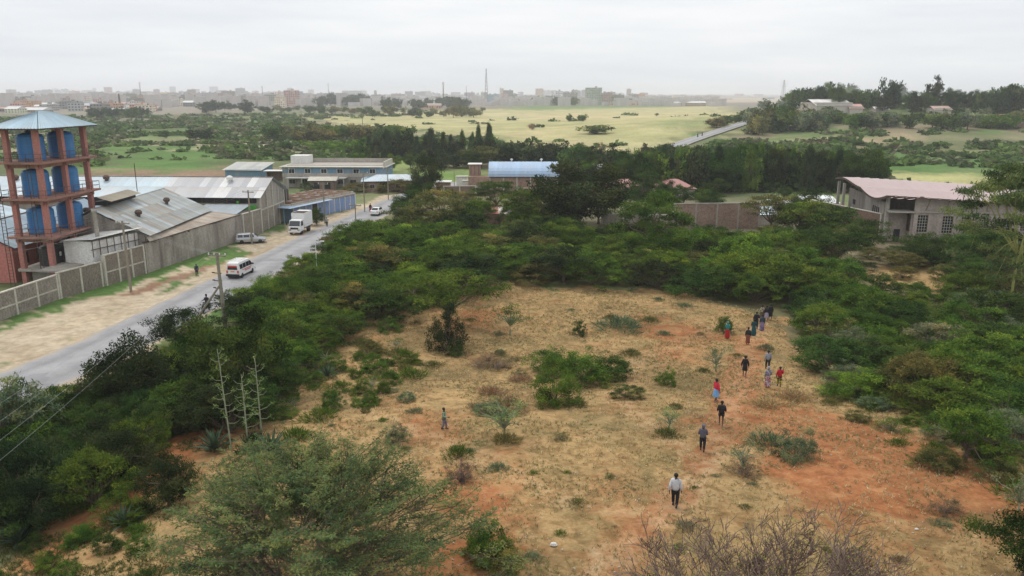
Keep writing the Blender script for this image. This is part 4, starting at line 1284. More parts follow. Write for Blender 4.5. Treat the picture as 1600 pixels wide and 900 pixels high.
for x in (5, 12): MB().lathe([(.15, 0), (.15, .5), (.32, .6), (.3, .8), (.05, .9)], (x, 5, 6.6), 10).build('turbine_vent', M['whitematte'], bn)
th = thing('block_tower_hut', 'narrow brown tower hut with a white flat roof at the barn end', 'hut', (-8.6, 185, 0))
MB().box((0, 1.5, 3.2), (2.6, 3.0, 6.4)).build('wall', M['brownstone'], th, color=(1.5, 1.4, 1.3))
MB().box((0, 1.5, 6.5), (3.2, 3.6, .16)).build('roof', M['whitematte'], th)
for k in range(3): MB().box((-.85 + k * .85, -.04, 5.2), (.2, .08, 2.2)).build('timber_batten', M['dead_wood'], th)
ba = thing('barn_annex', 'low block annex wall joined to the barn beneath the tower hut', 'building', (-9.8, 183.2, 0))
MB().box((2.2, 1.5, 1.9), (4.8, 2.8, 3.8)).build('wall', M['brownstone'], ba, color=(1.45, 1.35, 1.3))
gh = thing('guard_hut', 'small brown hut with a white flat roof by the roadside poles', 'hut', (*G(692, 306)[:2], 0))
MB().box((0, 1.4, 1.5), (3.2, 2.8, 3.0)).build('wall', M['brownstone'], gh, color=(1.3, 1.2, 1.1))
MB().box((0, 1.4, 3.1), (3.8, 3.5, .14)).build('roof', M['whitematte'], gh)
MB().box((-.7, -.05, 1.05), (.8, .08, 2.0)).build('door', M['steel'], gh)
stone_wall('compound_wall', 'brown block compound wall running between the guard hut and the barn', (-15.2, 177.5), (-8.2, 178.5), 2.2, 2.4, mat='brownstone', rail=False)
stone_wall('compound_wall', 'brown block wall in front of the curved roof barn', (-8, 178.6), (7.5, 176), 1.9, 3.0, mat='brownstone', rail=False, colour=(1.3, 1.25, 1.2))
# white containers by the hut
for (px, py, w_, h_), lab in (((722, 281, 2.6, 1.5), 'small white box store with flat roof beside the tower hut'), ((731, 287, 2.2, 1.3), 'tiny white store lower beside the tower hut')):
    p = G(px, py + 12)
    t_ = thing('white_store', lab, 'store', (p[0], p[1], 1.2))
    MB().box((0, 0, h_ / 2 - .6), (w_, 2, h_ + 1.2)).build('wall', M['whitematte'], t_); MB().box((0, 0, h_ + .06), (w_ + .3, 2.3, .1)).build('roof', M['cream'], t_)

# ------------------------------------------------------------------ red roofed hut and pale yard among the acacias
p = G(790, 352)
rh = thing('rust_roof_hut', 'low hut with rust red sheet roof between the acacia bushes', 'hut', (p[0] - 5.2, p[1], 0), R(4))
MB().box((2.6, 1.6, 1.0), (5.6, 3.4, 2.0)).build('wall', M['brownstone'], rh, color=(1.4, 1.3, 1.2))
sheet_roof(rh, (-.4, -.3, 2.0), (4.0, -.3, 2.0), (4.0, 3.6, 2.7), (-.4, 3.6, 2.7), 5, 1, 'roofold', [(.62, .22, .16), (.55, .25, .19)], seed=19)
sheet_roof(rh, (4.0, -.3, 1.9), (6.4, -.3, 1.9), (6.4, 3.6, 2.6), (4.0, 3.6, 2.6), 3, 1, 'roof', [(.8, .7, .66), (.75, .75, .72)], seed=20)
rh2 = thing('pale_roof_hut', 'low hut with pale flat roof beside the rust red roof', 'hut', (p[0] - 8.4, p[1] + 2, 0), R(-4))
MB().box((1.2, 1.4, 1.0), (2.6, 2.8, 2.0)).build('wall', M['plaster'], rh2)
MB().box((1.2, 1.4, 2.05), (3.0, 3.2, .1)).build('roof', M['whitematte'], rh2)
yw = thing('low_pale_wall', 'low pale plastered yard wall behind the rust red hut', 'wall', (p[0] - .5, p[1] + 8, 0), 0)
MB().box((1.4, 0, .6), (6.5, .25, 1.2)).build('panel', M['cream'], yw)

def hip_house(px, py, wpx, label, roofc=(.42, .19, .165), h=2.6, dep=7, rise=1.9, wall='plaster', name='red_roof_house', vis=0):
    p = G(px, py); w_ = wpx * depth(p) / FPX
    t_ = thing(name, label, 'house', (p[0], p[1], p[2]), R(3))
    MB().box((0, dep / 2, h / 2 - .3), (w_ * .9, dep * .9, h + .6)).build('wall', M[wall], t_)
    n_ = max(3, int(w_ / 2.2))
    for k in range(n_): window(t_, (-w_ * .4 + w_ * .8 * (k + .5) / n_, dep * .05, h * .52), .9, .9, '-y', 'dark', None, 'whitematte')
    rf = MB().box((0, dep / 2, h + .03), (w_, dep, .08)).build('roof', M['steel'], t_)
    e = [(-w_ / 2, 0, h + .1), (w_ / 2, 0, h + .1), (w_ / 2, dep, h + .1), (-w_ / 2, dep, h + .1)]
    i = min(dep / 2, w_ / 2 - .1); a_, b_ = (-w_ / 2 + i, dep / 2, h + rise), (w_ / 2 - i, dep / 2, h + rise)
    nn = max(4, int(w_ / 1.2))
    for q in ((e[0], e[1], a_, b_), (e[1], e[2], b_, b_), (e[2], e[3], b_, a_), (e[3], e[0], a_, a_)):
        tri_sheets(rf, *q, nn if nn < 14 else 14, roofc, .03)
    return t_
hip_house(978, 312, 66, 'long house with faded red hipped roof behind the big dark tree', h=2.2)
hip_house(1058, 312, 62, 'house with faded red gabled roof beside the tiered acacia', h=2.2, roofc=(.46, .21, .185))
stone_wall('long_brown_wall', 'long brown stone wall behind the thorn bushes and the green lawn', (27.4, 133.5), (42.0, 134.5), 4.3, 3.6, mat='brownstone', rail=False, post_mat='concrete', colour=(1.3, 1.3, 1.28))
stone_wall('low_grey_wall', 'low pale grey wall beneath the big dark tree', (15.8, 139), (27.0, 137.5), 1.8, 3.2, mat='stone', rail=False, colour=(1.3, 1.3, 1.3))
# pale blue sheet roofs behind the umbrella acacia
for (px, py, wpx, lab, tone) in ((1185, 338, 60, 'low pale blue sheet roof shelter partly hidden behind the umbrella acacia', (.62, .76, .84)),
                                 (1230, 326, 46, 'low white sheet roof shed beyond the umbrella acacia', (.80, .82, .82)),
                                 (1283, 318, 54, 'low whitish sheet roof shed next to the grey church hall', (.84, .86, .86))):
    p = G(px, py + 14); w_ = wpx * depth(p) / FPX
    t_ = thing('sheet_roof_shed', lab, 'shed', (p[0], p[1], 0), R(-4))
    MB().box((0, 2.5, .9), (w_ * .92, 4.6, 1.8)).build('wall', M['plaster'], t_)
    sheet_roof(t_, (-w_ / 2, -.3, 1.85), (w_ / 2, -.3, 1.85), (w_ / 2, 5.4, 2.6), (-w_ / 2, 5.4, 2.6), max(4, int(w_)), 1, 'roof', [tone, tuple(c * .9 for c in tone)], seed=px)

# ------------------------------------------------------------------ church hall with the sagging curved roof
hl = thing('church_hall', 'grey block church hall with faded pink curved roof and tall barred windows', 'hall', (60.0, 120.2, 0), R(-7))
HX, HY = 36, 24
wall_m = M['hallwall']
def wall_run(parent, x0, x1, z0, z1, y, t, name='wall', mat=None, wins=()):
    """a wall along x with real openings"""
    xs = x0
    mb = MB()
    for (wx0, wx1, wz0, wz1) in sorted(wins):
        mb.box(((xs + wx0) / 2, y, (z0 + z1) / 2), (wx0 - xs, t, z1 - z0))
        mb.box(((wx0 + wx1) / 2, y, (z0 + wz0) / 2), (wx1 - wx0, t, wz0 - z0))
        mb.box(((wx0 + wx1) / 2, y, (wz1 + z1) / 2), (wx1 - wx0, t, z1 - wz1))
        xs = wx1
    mb.box(((xs + x1) / 2, y, (z0 + z1) / 2), (x1 - xs, t, z1 - z0))
    return mb.build(name, mat or wall_m, parent)
wins = [(1.6, 3.1, 1.9, 4.5), (5.2, 6.7, 1.8, 4.4), (7.9, 9.2, 2.2, 4.3), (10.4, 11.7, 2.4, 4.25), (13.0, 14.8, 2.2, 4.2), (16.3, 17.9, 2.4, 4.2), (19.5, 21, 2.4, 4.2), (23, 24.5, 2.4, 4.2), (27, 28.5, 2.4, 4.2)]
wall_run(hl, 1.0, HX, 0.1, 4.9, 0, .3, 'wall', wins=wins)
MB().prism([(1.0, 5.08), (HX, 5.08), (HX, 5.25), (1.0, 7.05)], 'y', -.11, .15).build('upper_wall', wall_m, hl)
MB().box((HX / 2 + .45, -.08, 4.97), (HX - .9, .5, .2)).build('string_course', M['plaster'], hl)
for k in range(8): MB().bar((2.6 + k * 2.9, -.14, 5.2), (3.1 + k * 2.7, -.14, 6.85 - .14 * k), .1).build('rafter_strut', M['brownstone'], hl)
for (wx0, wx1, wz0, wz1) in wins:
    cxw, czw, ww, hw_ = (wx0 + wx1) / 2, (wz0 + wz1) / 2, wx1 - wx0, wz1 - wz0
    f = MB()
    for u in (-ww / 2 + .04, ww / 2 - .04): f.box((cxw + u, .0, czw), (.08, .14, hw_))
    for z in (-hw_ / 2 + .04, hw_ / 2 - .04): f.box((cxw, .0, czw + z), (ww - .16, .14, .08))
    f = f.build('window', M['steel'], hl)
    MB().box((cxw, .06, czw), (ww - .14, .03, hw_ - .14)).build('pane', M['glass'], f)
    g = MB()
    for k in range(1, 4): g.box((cxw - ww / 2 + ww * k / 4, -.03, czw), (.05, .03, hw_ - .16))
    for k in range(1, 6): g.box((cxw, -.035, czw - hw_ / 2 + hw_ * k / 6), (ww - .16, .03, .05))
    g.build('glazing_bar', M['cream'], f, kind='stuff')
    MB().box((cxw, -.1, wz0 - .06), (ww + .3, .42, .1)).build('sill', M['plaster'], f)
# recessed porch at the near corner
MB().box((-.8, 1.9, 2.5), (3.4, .3, 4.8)).build('wall', wall_m, hl)
MB().box((.88, .95, 2.5), (.26, 1.6, 4.8)).build('wall', wall_m, hl)
window(hl, (.72, .9, 3.2), 1.0, 2.5, '-x', 'glass', (1, 5), 'steel')
MB().box((-.6, 1.7, 1.0), (.9, .1, 2.0)).build('door', M['dark'], hl)
MB().box((-.9, .55, 4.95), (3.6, 2.4, .2)).build('porch_slab', M['plaster'], hl)
MB().box((-2.6, 1.0, 3.6), (.5, .5, 7.3)).build('column', M['plaster'], hl)
MB().box((-2.7, 11.0, 3.1), (.3, 19, 6.2)).build('side_wall', M['stained'], hl)
for k in range(4): MB().box((-2.88, 4.0 + k * .9, 4.2), (.12, .3, 1.7)).build('slit_window', M['dark'], hl)
MB().box((-2.9, 17.0, 4.2), (.12, 1.2, .8)).build('wall_hole', M['dark'], hl)
for y in (17.5, 20.8): MB().box((-4.6, y, 3.6), (.42, .42, 7.4)).build('column', M['plaster'], hl)
# roof: the cross-section sags between a high rear edge and the front eave
def hz_(v):   # v 0 front eave .. 1 rear edge
    return 7.5 - .95 * math.sin(min(1, v / .5) * PI) * (1 if v < .5 else 0) + (0 if v < .5 else .75 * sst(.5, .85, v) - .35 * max(0, v - .88) / .12)
NY, NX = 22, 26
und = MB()
rfh = None
for j in range(NX):
    xa, xb = -3.6 - 1.6 * 0 + (HX + 5) * j / NX, -3.6 + (HX + 5) * (j + 1) / NX + .03
    mb = MB()
    for i in range(NY):
        va, vb = i / NY, (i + 1) / NY
        ya, yb = -1.1 + 22.5 * va, -1.1 + 22.5 * vb
        za, zb = hz_(va), hz_(vb)
        xm = (xa + xb) / 2
        sh_ = -.05 * (xa + 3.6)
        # the left end sweeps outward toward the rear, over the open porch
        sw_ = -1.6 * va ** 1.5 if j == 0 else 0; swb = -1.6 * vb ** 1.5 if j == 0 else 0
        mb.face([(xa + sw_, ya, za + .04 + sh_), (xm, ya, za + sh_), (xm, yb, zb + sh_), (xa + swb, yb, zb + .04 + sh_)])
        mb.face([(xm, ya, za + sh_), (xb, ya, za + .04 + sh_), (xb, yb, zb + .04 + sh_), (xm, yb, zb + sh_)])
    kk = rb.uniform(.95, 1.05)
    me = mb.mesh('roof_sheet', M['hallroof'])
    if rfh is None:
        e_ = MB()
        for i in range(NY):
            va, vb = i / NY, (i + 1) / NY
            e_.bar((-3.55 - 1.6 * va ** 1.5, -1.1 + 22.5 * va, hz_(va) - .16), (-3.55 - 1.6 * vb ** 1.5, -1.1 + 22.5 * vb, hz_(vb) - .16), .08, .3)
        e_.bar((-3.6, -1.1, 7.36), (HX + 1.3, -1.1, 7.36 - .05 * (HX + 5)), .3, .08)
        rfh = e_.build('roof', M['steel'], hl)
    meshobj('roof_sheet', me, rfh, color=(kk, kk, kk))
for x in (2.5, 9.6, 10.4): MB().lathe([(.2, 0), (.2, .3), (.38, .4), (.3, .6), (.05, .65)], (x, 1.6, 6.6 - .05 * x), 10).build('turbine_vent', M['steel'], hl)
MB().box((HX / 2, 20.4, 2.9), (HX, .3, 5.8)).build('rear_wall', M['stained'], hl)
stone_wall('hall_side_wall', 'rough brown stone wall with pale coping joining the church hall', (52.6, 139.5), (57.3, 122.6), 4.2, 40, mat='brownstone', rail=False, colour=(1.1, 1.0, .95))
stone_wall('hall_front_wall', 'low brown stone plinth wall below the church hall windows', (61.0, 118.6), (72, 117.2), .9, 40, mat='brownstone', rail=False, cope=False)

# ------------------------------------------------------------------ buildings on the hill
def shed_px(name, px, py, wpx, hpx, label, wallm, roofc, rise=.35, dep=12, rz=0, cat='building', roofpx=None):
    p = G(px, py); s_ = depth(p) / FPX; w_, h_ = wpx * s_, hpx * s_
    t_ = thing(name, label, cat, (p[0], p[1], p[2]), rz)
    MB().box((0, dep / 2, h_ * .3), (w_, dep, h_ * (1 - rise) + h_ * .4)).build('wall', M[wallm], t_, color=(.5, .45, .4))
    z0 = h_ * (1 - rise)
    rf = MB().bar((-w_ / 2, dep / 2, h_), (w_ / 2, dep / 2, h_), .2).build('roof', M['steel'], t_)
    n_ = max(3, min(24, int(w_ / 2)))
    sheet_roof(rf, (-w_ / 2 - .5, -.5, z0), (w_ / 2 + .5, -.5, z0), (w_ / 2 + .5, dep / 2, h_), (-w_ / 2 - .5, dep / 2, h_), n_, 1, 'roof', [roofc, tuple(c * .95 for c in roofc)], seed=px)
    sheet_roof(rf, (-w_ / 2 - .5, dep + .5, z0), (w_ / 2 + .5, dep + .5, z0), (w_ / 2 + .5, dep / 2, h_), (-w_ / 2 - .5, dep / 2, h_), n_, 1, 'roof', [roofc], seed=px)
    return t_
shed_px('white_roof_warehouse', 1303, 178, 58, 22, 'large warehouse with bright white roof on the wooded hill', 'citywall', (.92, .90, .86), .42, 22, R(4), 'warehouse')
shed_px('red_roof_house', 1338, 177, 20, 14, 'small pink-roofed house beside the white warehouse on the hill', 'citywall', (.70, .34, .30), .5, 10, 0, 'house')
shed_px('white_house', 1378, 175, 20, 8, 'small low white-roofed house on the hill among trees', 'citywall', (.85, .83, .80), .5, 8, 0, 'house')
shed_px('red_roof_house', 1473, 178, 26, 12, 'reddish-roofed hill house half hidden by trees', 'citywall', (.60, .38, .32), .5, 10, 0, 'house')
shed_px('red_roof_house', 1580, 193, 26, 14, 'house with a peaked red roof behind the pale hill wall', 'citywall', (.55, .20, .17), .6, 8, 0, 'house')
a_, b_ = G(1512, 199), G(1640, 202)
stone_wall('hill_wall', 'long pale block wall on the hillside below the red-roofed house', a_, b_, 2.3, 5, mat='brownstone', rail=False, colour=(1.3, 1.2, 1.15))

# ------------------------------------------------------------------ utility poles and wires
POLES = []
def pole(px, py, ptop, label, arms=1, yaw=R(-15), strut=False, steps=False, lean=(0, 0), w=.15, mat='pole', hgt=None, ins=4):
    p = G(px, py)
    topz = hgt if hgt else at(px, ptop, p[1])[2] - p[2]
    t_ = thing('utility_pole', label, 'utility pole', (p[0], p[1], p[2]), yaw)
    MB().path([(0, 0, -.2), (lean[0] * .5, lean[1] * .5, topz * .5), (lean[0], lean[1], topz)], [w, w * .9, w * .7], 8).build('shaft', M[mat], t_)
    att = []
    for k in range(arms):
        z = topz - .3 - k * 1.1
        MB().box((lean[0], lean[1], z), (1.9, .11, .12)).build('crossarm', M['steel' if k else 'pole'], t_)
        me_i = MB().lathe([(.045, 0), (.07, .05), (.045, .1), (.07, .15), (.03, .22)], n=8).mesh('insulator', M['whitematte'])
        for i in range(ins):
            u = -.85 + 1.7 * i / max(1, ins - 1)
            meshobj('insulator', me_i, t_, (lean[0] + u, lean[1], z + .06))
            if k == 0: att.append((u, z + .25))
    if strut:
        MB().path([(-3.4, -1.6, -.3), (0, 0, topz * .62)], [.12, .10], 7).build('strut_pole', M[mat], t_)
    if steps:
        mb = MB()
        for k in range(5):
            mb.bar((-.75, 0, topz - 2.0 - k * .75), (.05, 0, topz - 2.0 - k * .75), .07)
            mb.box((-.8, 0, topz - 1.95 - k * .75), (.24, .1, .1))
        mb.build('bracket', M['steel'], t_)
    ca, sa = math.cos(yaw), math.sin(yaw)
    POLES.append([Vector((p[0] + u * ca + lean[0], p[1] + u * sa + lean[1], p[2] + z)) for u, z in att])
    return t_
pole(353, 515, 395, 'tall weathered wooden pole with a slanting strut standing in the bushes by the motorcyclist', 1, R(-10), True, True, lean=(-.25, 0), w=.19)
pole(205, 456, 345, 'bare wooden pole standing on the grass verge in front of the block wall', 1, R(-15), lean=(-.1, 0), ins=3)
pole(394, 381, 297, 'wooden pole standing right beside the silver wagon', 1, R(-15), ins=3)
pole(508, 349, 285, 'dark wooden pole at the near corner of the blue shops', 1, R(-10), ins=3)
pole(558, 389, 318, 'thin pale pole rising from the bushes beside the road', 1, R(-10), ins=2, w=.11)
pole(570, 331, 268, 'pale pole by the far end of the blue shops', 1, R(-10), ins=3, w=.12)
pole(607, 312, 262, 'pale pole on the bushy verge past the blue shops', 1, R(-10), ins=3, w=.12)
pole(650, 303, 272, 'short pole by the dark tree before the guard hut', 1, R(-10), ins=2, w=.12)
pole(663, 303, 280, 'squat pole beside the guard hut', 1, R(-10), ins=2, w=.14)
pole(450, 345, 262, 'thin pole between the long warehouse gable and the white truck', 1, R(-10), ins=2, w=.09)
pole(710, 300, 262, 'slim grey post near the tower hut', 0, 0, w=.08)
pole(497, 452, 378, 'slim galvanised street lamp mast among the bushes', 0, 0, w=.06, mat='whitematte')
hd = MB().bar((0, 0, 5.6), (.7, 0, 5.75), .06).box((.8, 0, 5.75), (.45, .2, .1)).build('lamp_head', M['whitematte'], [o for o in C.objects if o.get('label', '').startswith('slim galvanised')][0])
pole(567, 183 + 22, 165, 'distant power pole at the edge of the yellow field', 1, 0, ins=0, w=.22, hgt=11)
pole(472, 200, 165, 'distant power pole over the green scrub', 1, 0, ins=0, w=.22, hgt=11)
wires_n = [0]
def wire(a, b_, sag, label, rad_=.02):
    a, b_ = Vector(a), Vector(b_)
    pts = [a.lerp(b_, k / 14) - Vector((0, 0, sag * 4 * (k / 14) * (1 - k / 14))) for k in range(15)]
    o = MB().path(pts, [rad_] * 15, 3).build('overhead_wire', M['wire'])
    tagp(o, label, 'wire', 'overhead wires between the roadside poles', 'thing')
lab_w = ['first', 'second', 'third', 'fourth']
off = Vector((-46, 8, 7.2))
for i, a in enumerate(POLES[0]):
    tgt = at(-60 + i * 14, 668 + i * 22, 33)
    wire(a, tgt, .5, f'pale overhead wire, {lab_w[i]} of four running down the road from the strutted pole', .007)
for i in range(3): wire(POLES[0][i], POLES[1][i], .5, f'overhead wire, {lab_w[i]} of three crossing the road from strutted pole to verge pole', .010)
for i in range(3): wire(POLES[0][i + 1], POLES[4][min(i, 1)], .6, f'overhead wire, {lab_w[i]} of three from the strutted pole toward the thin pale pole', .010)
for i in range(3): wire(POLES[1][i], POLES[2][i], .7, f'overhead wire, {lab_w[i]} of three above the stained wall', .010)
for i in range(3): wire(POLES[1][i], at(-60 + i * 6, 380 + i * 12, 70), .5, f'overhead wire, {lab_w[i]} of three past the foot of the pink tower', .010)
for i in range(3): wire(POLES[2][i], POLES[3][i], .5, f'overhead wire, {lab_w[i]} of three above the white truck', .010)
for i in range(3): wire(POLES[3][i], POLES[5][i], .4, f'overhead wire, {lab_w[i]} of three along the blue shops', .010)
for i in range(2): wire(POLES[4][i], POLES[6][i], .6, f'overhead wire, {lab_w[i]} of two over the far end of the road', .010)

# ------------------------------------------------------------------ vehicles (x forward, y left, z up; origin on the road)
def wheel(parent, x, y, r_=.33, w_=.22, name='wheel'):
    prof = [(r_ * .6, -w_ / 2), (r_ * .96, -w_ / 2), (r_, -w_ * .3), (r_, w_ * .3), (r_ * .96, w_ / 2), (r_ * .6, w_ / 2)]
    me_ = MB().lathe(prof, n=18).mesh('tyre', M['tyre'])
    t_ = meshobj(name, me_, parent, (x, y, r_)); t_.rotation_euler = (PI / 2, 0, 0)
    rm = MB().lathe([(r_ * .62, -w_ * .42), (r_ * .62, w_ * .42), (r_ * .3, w_ * .46)], n=14).build('rim', M['silver'], t_)
    return t_

def hull(parent, name, secs, mat, bevel=.05):
    """body lofted through cross-sections (x, half width low, half width high, z low, z shoulder, z top, half width top)"""
    mb = MB(); N = 8; base = 0
    for (x, wl, ws, wt, zl, zs, zt) in secs:
        mb.v += [(x, -wl, zl), (x, -ws, zs), (x, -wt, zt - .03), (x, -wt * .8, zt), (x, wt * .8, zt), (x, wt, zt - .03), (x, ws, zs), (x, wl, zl)]
    for i in range(len(secs) - 1):
        for k in range(N):
            j = (k + 1) % N
            mb.f.append((i * N + k, (i + 1) * N + k, (i + 1) * N + j, i * N + j)); mb.m.append(0)
    mb.f.append(tuple(range(N))); mb.m.append(0)
    mb.f.append(tuple(range((len(secs) - 1) * N + N - 1, (len(secs) - 1) * N - 1, -1))); mb.m.append(0)
    o = mb.build(name, mat, parent, bevel=bevel)
    return o

def pane_quad(parent, pts, name='window', mat='glass', push=.012):
    pts = [Vector(p) for p in pts]
    n_ = (pts[1] - pts[0]).cross(pts[-1] - pts[0]).normalized()
    cen = sum(pts, Vector()) / len(pts)
    if n_.dot(cen - Vector((cen.x * .6, 0, .8))) < 0: n_ = -n_
    mb = MB(); k = len(pts)
    mb.v += [tuple(p + n_ * push) for p in pts] + [tuple(p - n_ * .02) for p in pts]
    mb.f.append(tuple(range(k))); mb.m.append(0)
    for i in range(k):
        j = (i + 1) % k
        mb.f.append((i, j, k + j, k + i)); mb.m.append(0)
    return mb.build(name, M[mat], parent)

def minibus(loc, rz, label):
    t = thing('minibus', label, 'minibus', loc, rz)
    W_ = .86
    b_ = hull(t, 'body', [(-2.28, .74, .76, .66, .42, 1.05, 1.88), (-2.2, .84, .86, .72, .36, 1.05, 2.0), (-1.2, .85, .87, .74, .32, 1.05, 2.06), (.6, .85, .87, .74, .32, 1.05, 2.05),
                          (1.1, .85, .87, .70, .32, 1.05, 1.96), (1.85, .85, .86, .80, .34, 1.0, 1.12), (2.25, .82, .82, .74, .38, .85, .98), (2.36, .70, .72, .64, .42, .7, .84)], M['white'])
    # rear window, side windows, windscreen
    pane_quad(t, [(-2.31, -.64, 1.15), (-2.31, .64, 1.15), (-2.26, .58, 1.72), (-2.26, -.58, 1.72)])
    pane_quad(t, [(-2.34, -.60, 1.50), (-2.34, .60, 1.50), (-2.30, .58, 1.66), (-2.30, -.58, 1.66)], 'sun_strip', 'red')
    for s in (-1, 1):
        for x0_, x1_ in ((-1.95, -1.25), (-1.12, -.35), (-.22, .52)):
            pane_quad(t, [(x0_, s * .875, 1.18), (x1_, s * .875, 1.18), (x1_, s * .80, 1.74), (x0_, s * .80, 1.74)], 'side_window')
        pane_quad(t, [(.62, s * .875, 1.15), (1.45, s * .87, 1.15), (1.08, s * .80, 1.70), (.62, s * .80, 1.74)], 'front_door_window')
        meshobj('tail_lamp', MB().box((-2.27, s * .70, .88), (.12, .2, .34)).mesh('tail_lamp', M['red']), t)
        meshobj('headlight', MB().box((2.28, s * .60, .72), (.14, .3, .18)).mesh('headlight', M['chrome']), t)
        meshobj('mirror', MB().box((1.32, s * 1.0, 1.25), (.10, .22, .2)).mesh('mirror', M['dark']), t)
        for x in (-1.45, 1.45): wheel(t, x, s * .76, .31, .2)
        MB().box((-.1, s * .872, .98), (2.6, .02, .07)).build('red_stripe', M['red'], t)
        mk_ = MB()
        for q_ in range(7): mk_.face([(-.75 + q_ * .24, s * .884, .72 + .02 * (q_ % 2)), (-.60 + q_ * .24, s * .884, .72), (-.52 + q_ * .24, s * .884, .90), (-.68 + q_ * .24, s * .884, .92 - .03 * (q_ % 3))])
        mk_.build('red_marking', M['red'], t, kind='stuff')
    pane_quad(t, [(1.16, -.66, 1.86), (1.16, .66, 1.86), (1.80, .72, 1.16), (1.80, -.72, 1.16)], 'windscreen')
    MB().box((-2.33, 0, .47), (.18, 1.72, .24)).build('rear_bumper', M['dark'], t, bevel=.03)
    MB().box((2.36, 0, .45), (.16, 1.6, .22)).build('front_bumper', M['dark'], t, bevel=.03)
    MB().box((-2.30, 0, .92), (.03, .52, .14)).build('number_plate', M['amber'], t)
    rk = MB()
    for y in (-.6, .6): rk.bar((-1.9, y, 2.16), (.3, y, 2.16), .05)
    for k in range(6): rk.bar((-1.9 + k * .44, -.6, 2.16), (-1.9 + k * .44, .6, 2.16), .04)
    rk.build('roof_rack', M['whitematte'], t)
    MB().box((-.2, 0, .24), (4.2, 1.4, .2)).build('underbody', M['dark'], t)
    return t
vrz = math.atan2(16.5, 2.0)
minibus((-34.35, 98.6, .06), vrz, 'white passenger minibus with red stripe and roof rack driving up the road')

def truck(loc, rz, label):
    t = thing('box_truck', label, 'truck', loc, rz)
    MB().box((.4, 0, .72), (5.4, .9, .24)).build('chassis', M['dark'], t)
    hull(t, 'cab', [(1.35, .98, 1.0, .92, .7, 1.4, 2.28), (1.6, 1.0, 1.02, .94, .62, 1.4, 2.42), (2.55, 1.0, 1.02, .94, .58, 1.4, 2.38), (3.0, .98, 1.0, .92, .56, 1.35, 1.5), (3.12, .95, .96, .9, .5, 1.0, 1.32)], M['white'])
    pane_quad(t, [(2.62, -.84, 2.26), (2.62, .84, 2.26), (3.03, .90, 1.46), (3.03, -.90, 1.46)], 'windscreen')
    for s in (-1, 1):
        pane_quad(t, [(1.75, s * 1.035, 1.5), (2.75, s * 1.03, 1.5), (2.48, s * .965, 2.2), (1.75, s * .965, 2.2)], 'side_window')
        meshobj('headlight', MB().box((3.14, s * .7, .86), (.06, .36, .2)).mesh('headlight', M['chrome']), t)
        meshobj('mirror', MB().bar((2.7, s * 1.0, 2.1), (2.9, s * 1.25, 2.0), .04).box((2.92, s * 1.28, 1.8), (.1, .18, .42)).mesh('mirror', M['dark']), t)
        wheel(t, 2.3, s * .86, .44, .26); wheel(t, -1.1, s * .80, .44, .42)
    MB().box((3.14, 0, 1.12), (.05, 1.3, .3)).build('grille', M['dark'], t)
    MB().box((3.18, 0, .6), (.16, 1.98, .26)).build('bumper', M['white'], t, bevel=.03)
    MB().box((3.27, 0, .6), (.02, .5, .12)).build('number_plate', M['whitematte'], t)
    MB().box((-.55, 0, .98), (3.6, 2.16, .2)).build('cargo_floor', M['steel'], t)
    for s in (-1, 1):
        MB().box((-.55, s * 1.08, 2.2), (3.6, .07, 2.3)).build('cargo_side', M['white'], t)
        g = MB()
        for k in range(7): g.box((-2.25 + k * .55, s * 1.13, 2.2), (.06, .04, 2.25))
        g.build('side_rib', M['white'], t, kind='stuff')
    MB().box((1.22, 0, 2.2), (.07, 2.1, 2.3)).build('cargo_front', M['white'], t)
    MB().box((-2.38, 0, 2.2), (.07, 2.1, 2.3)).build('cargo_door', M['whitematte'], t)
    MB().box((-.55, 0, 1.15), (3.5, 2.0, .1)).build('load', M['mud'], t)
    for k in range(6):
        MB().bar((1.1 - k * .67, -1.06, 3.34), (1.1 - k * .67, 1.06, 3.34), .09, .07).build('roof_bow', M['dead_wood'], t)
    MB().box((-1.7, 0, 3.38), (1.3, 2.1, .04)).build('cover_sheet', M['whitematte'], t)
    return t
p = G(463, 367)
truck((p[0] + .2, p[1] + 2.6, 0.02), -PI / 2 + R(-6), 'white box truck with an open-ribbed top parked facing down the road')

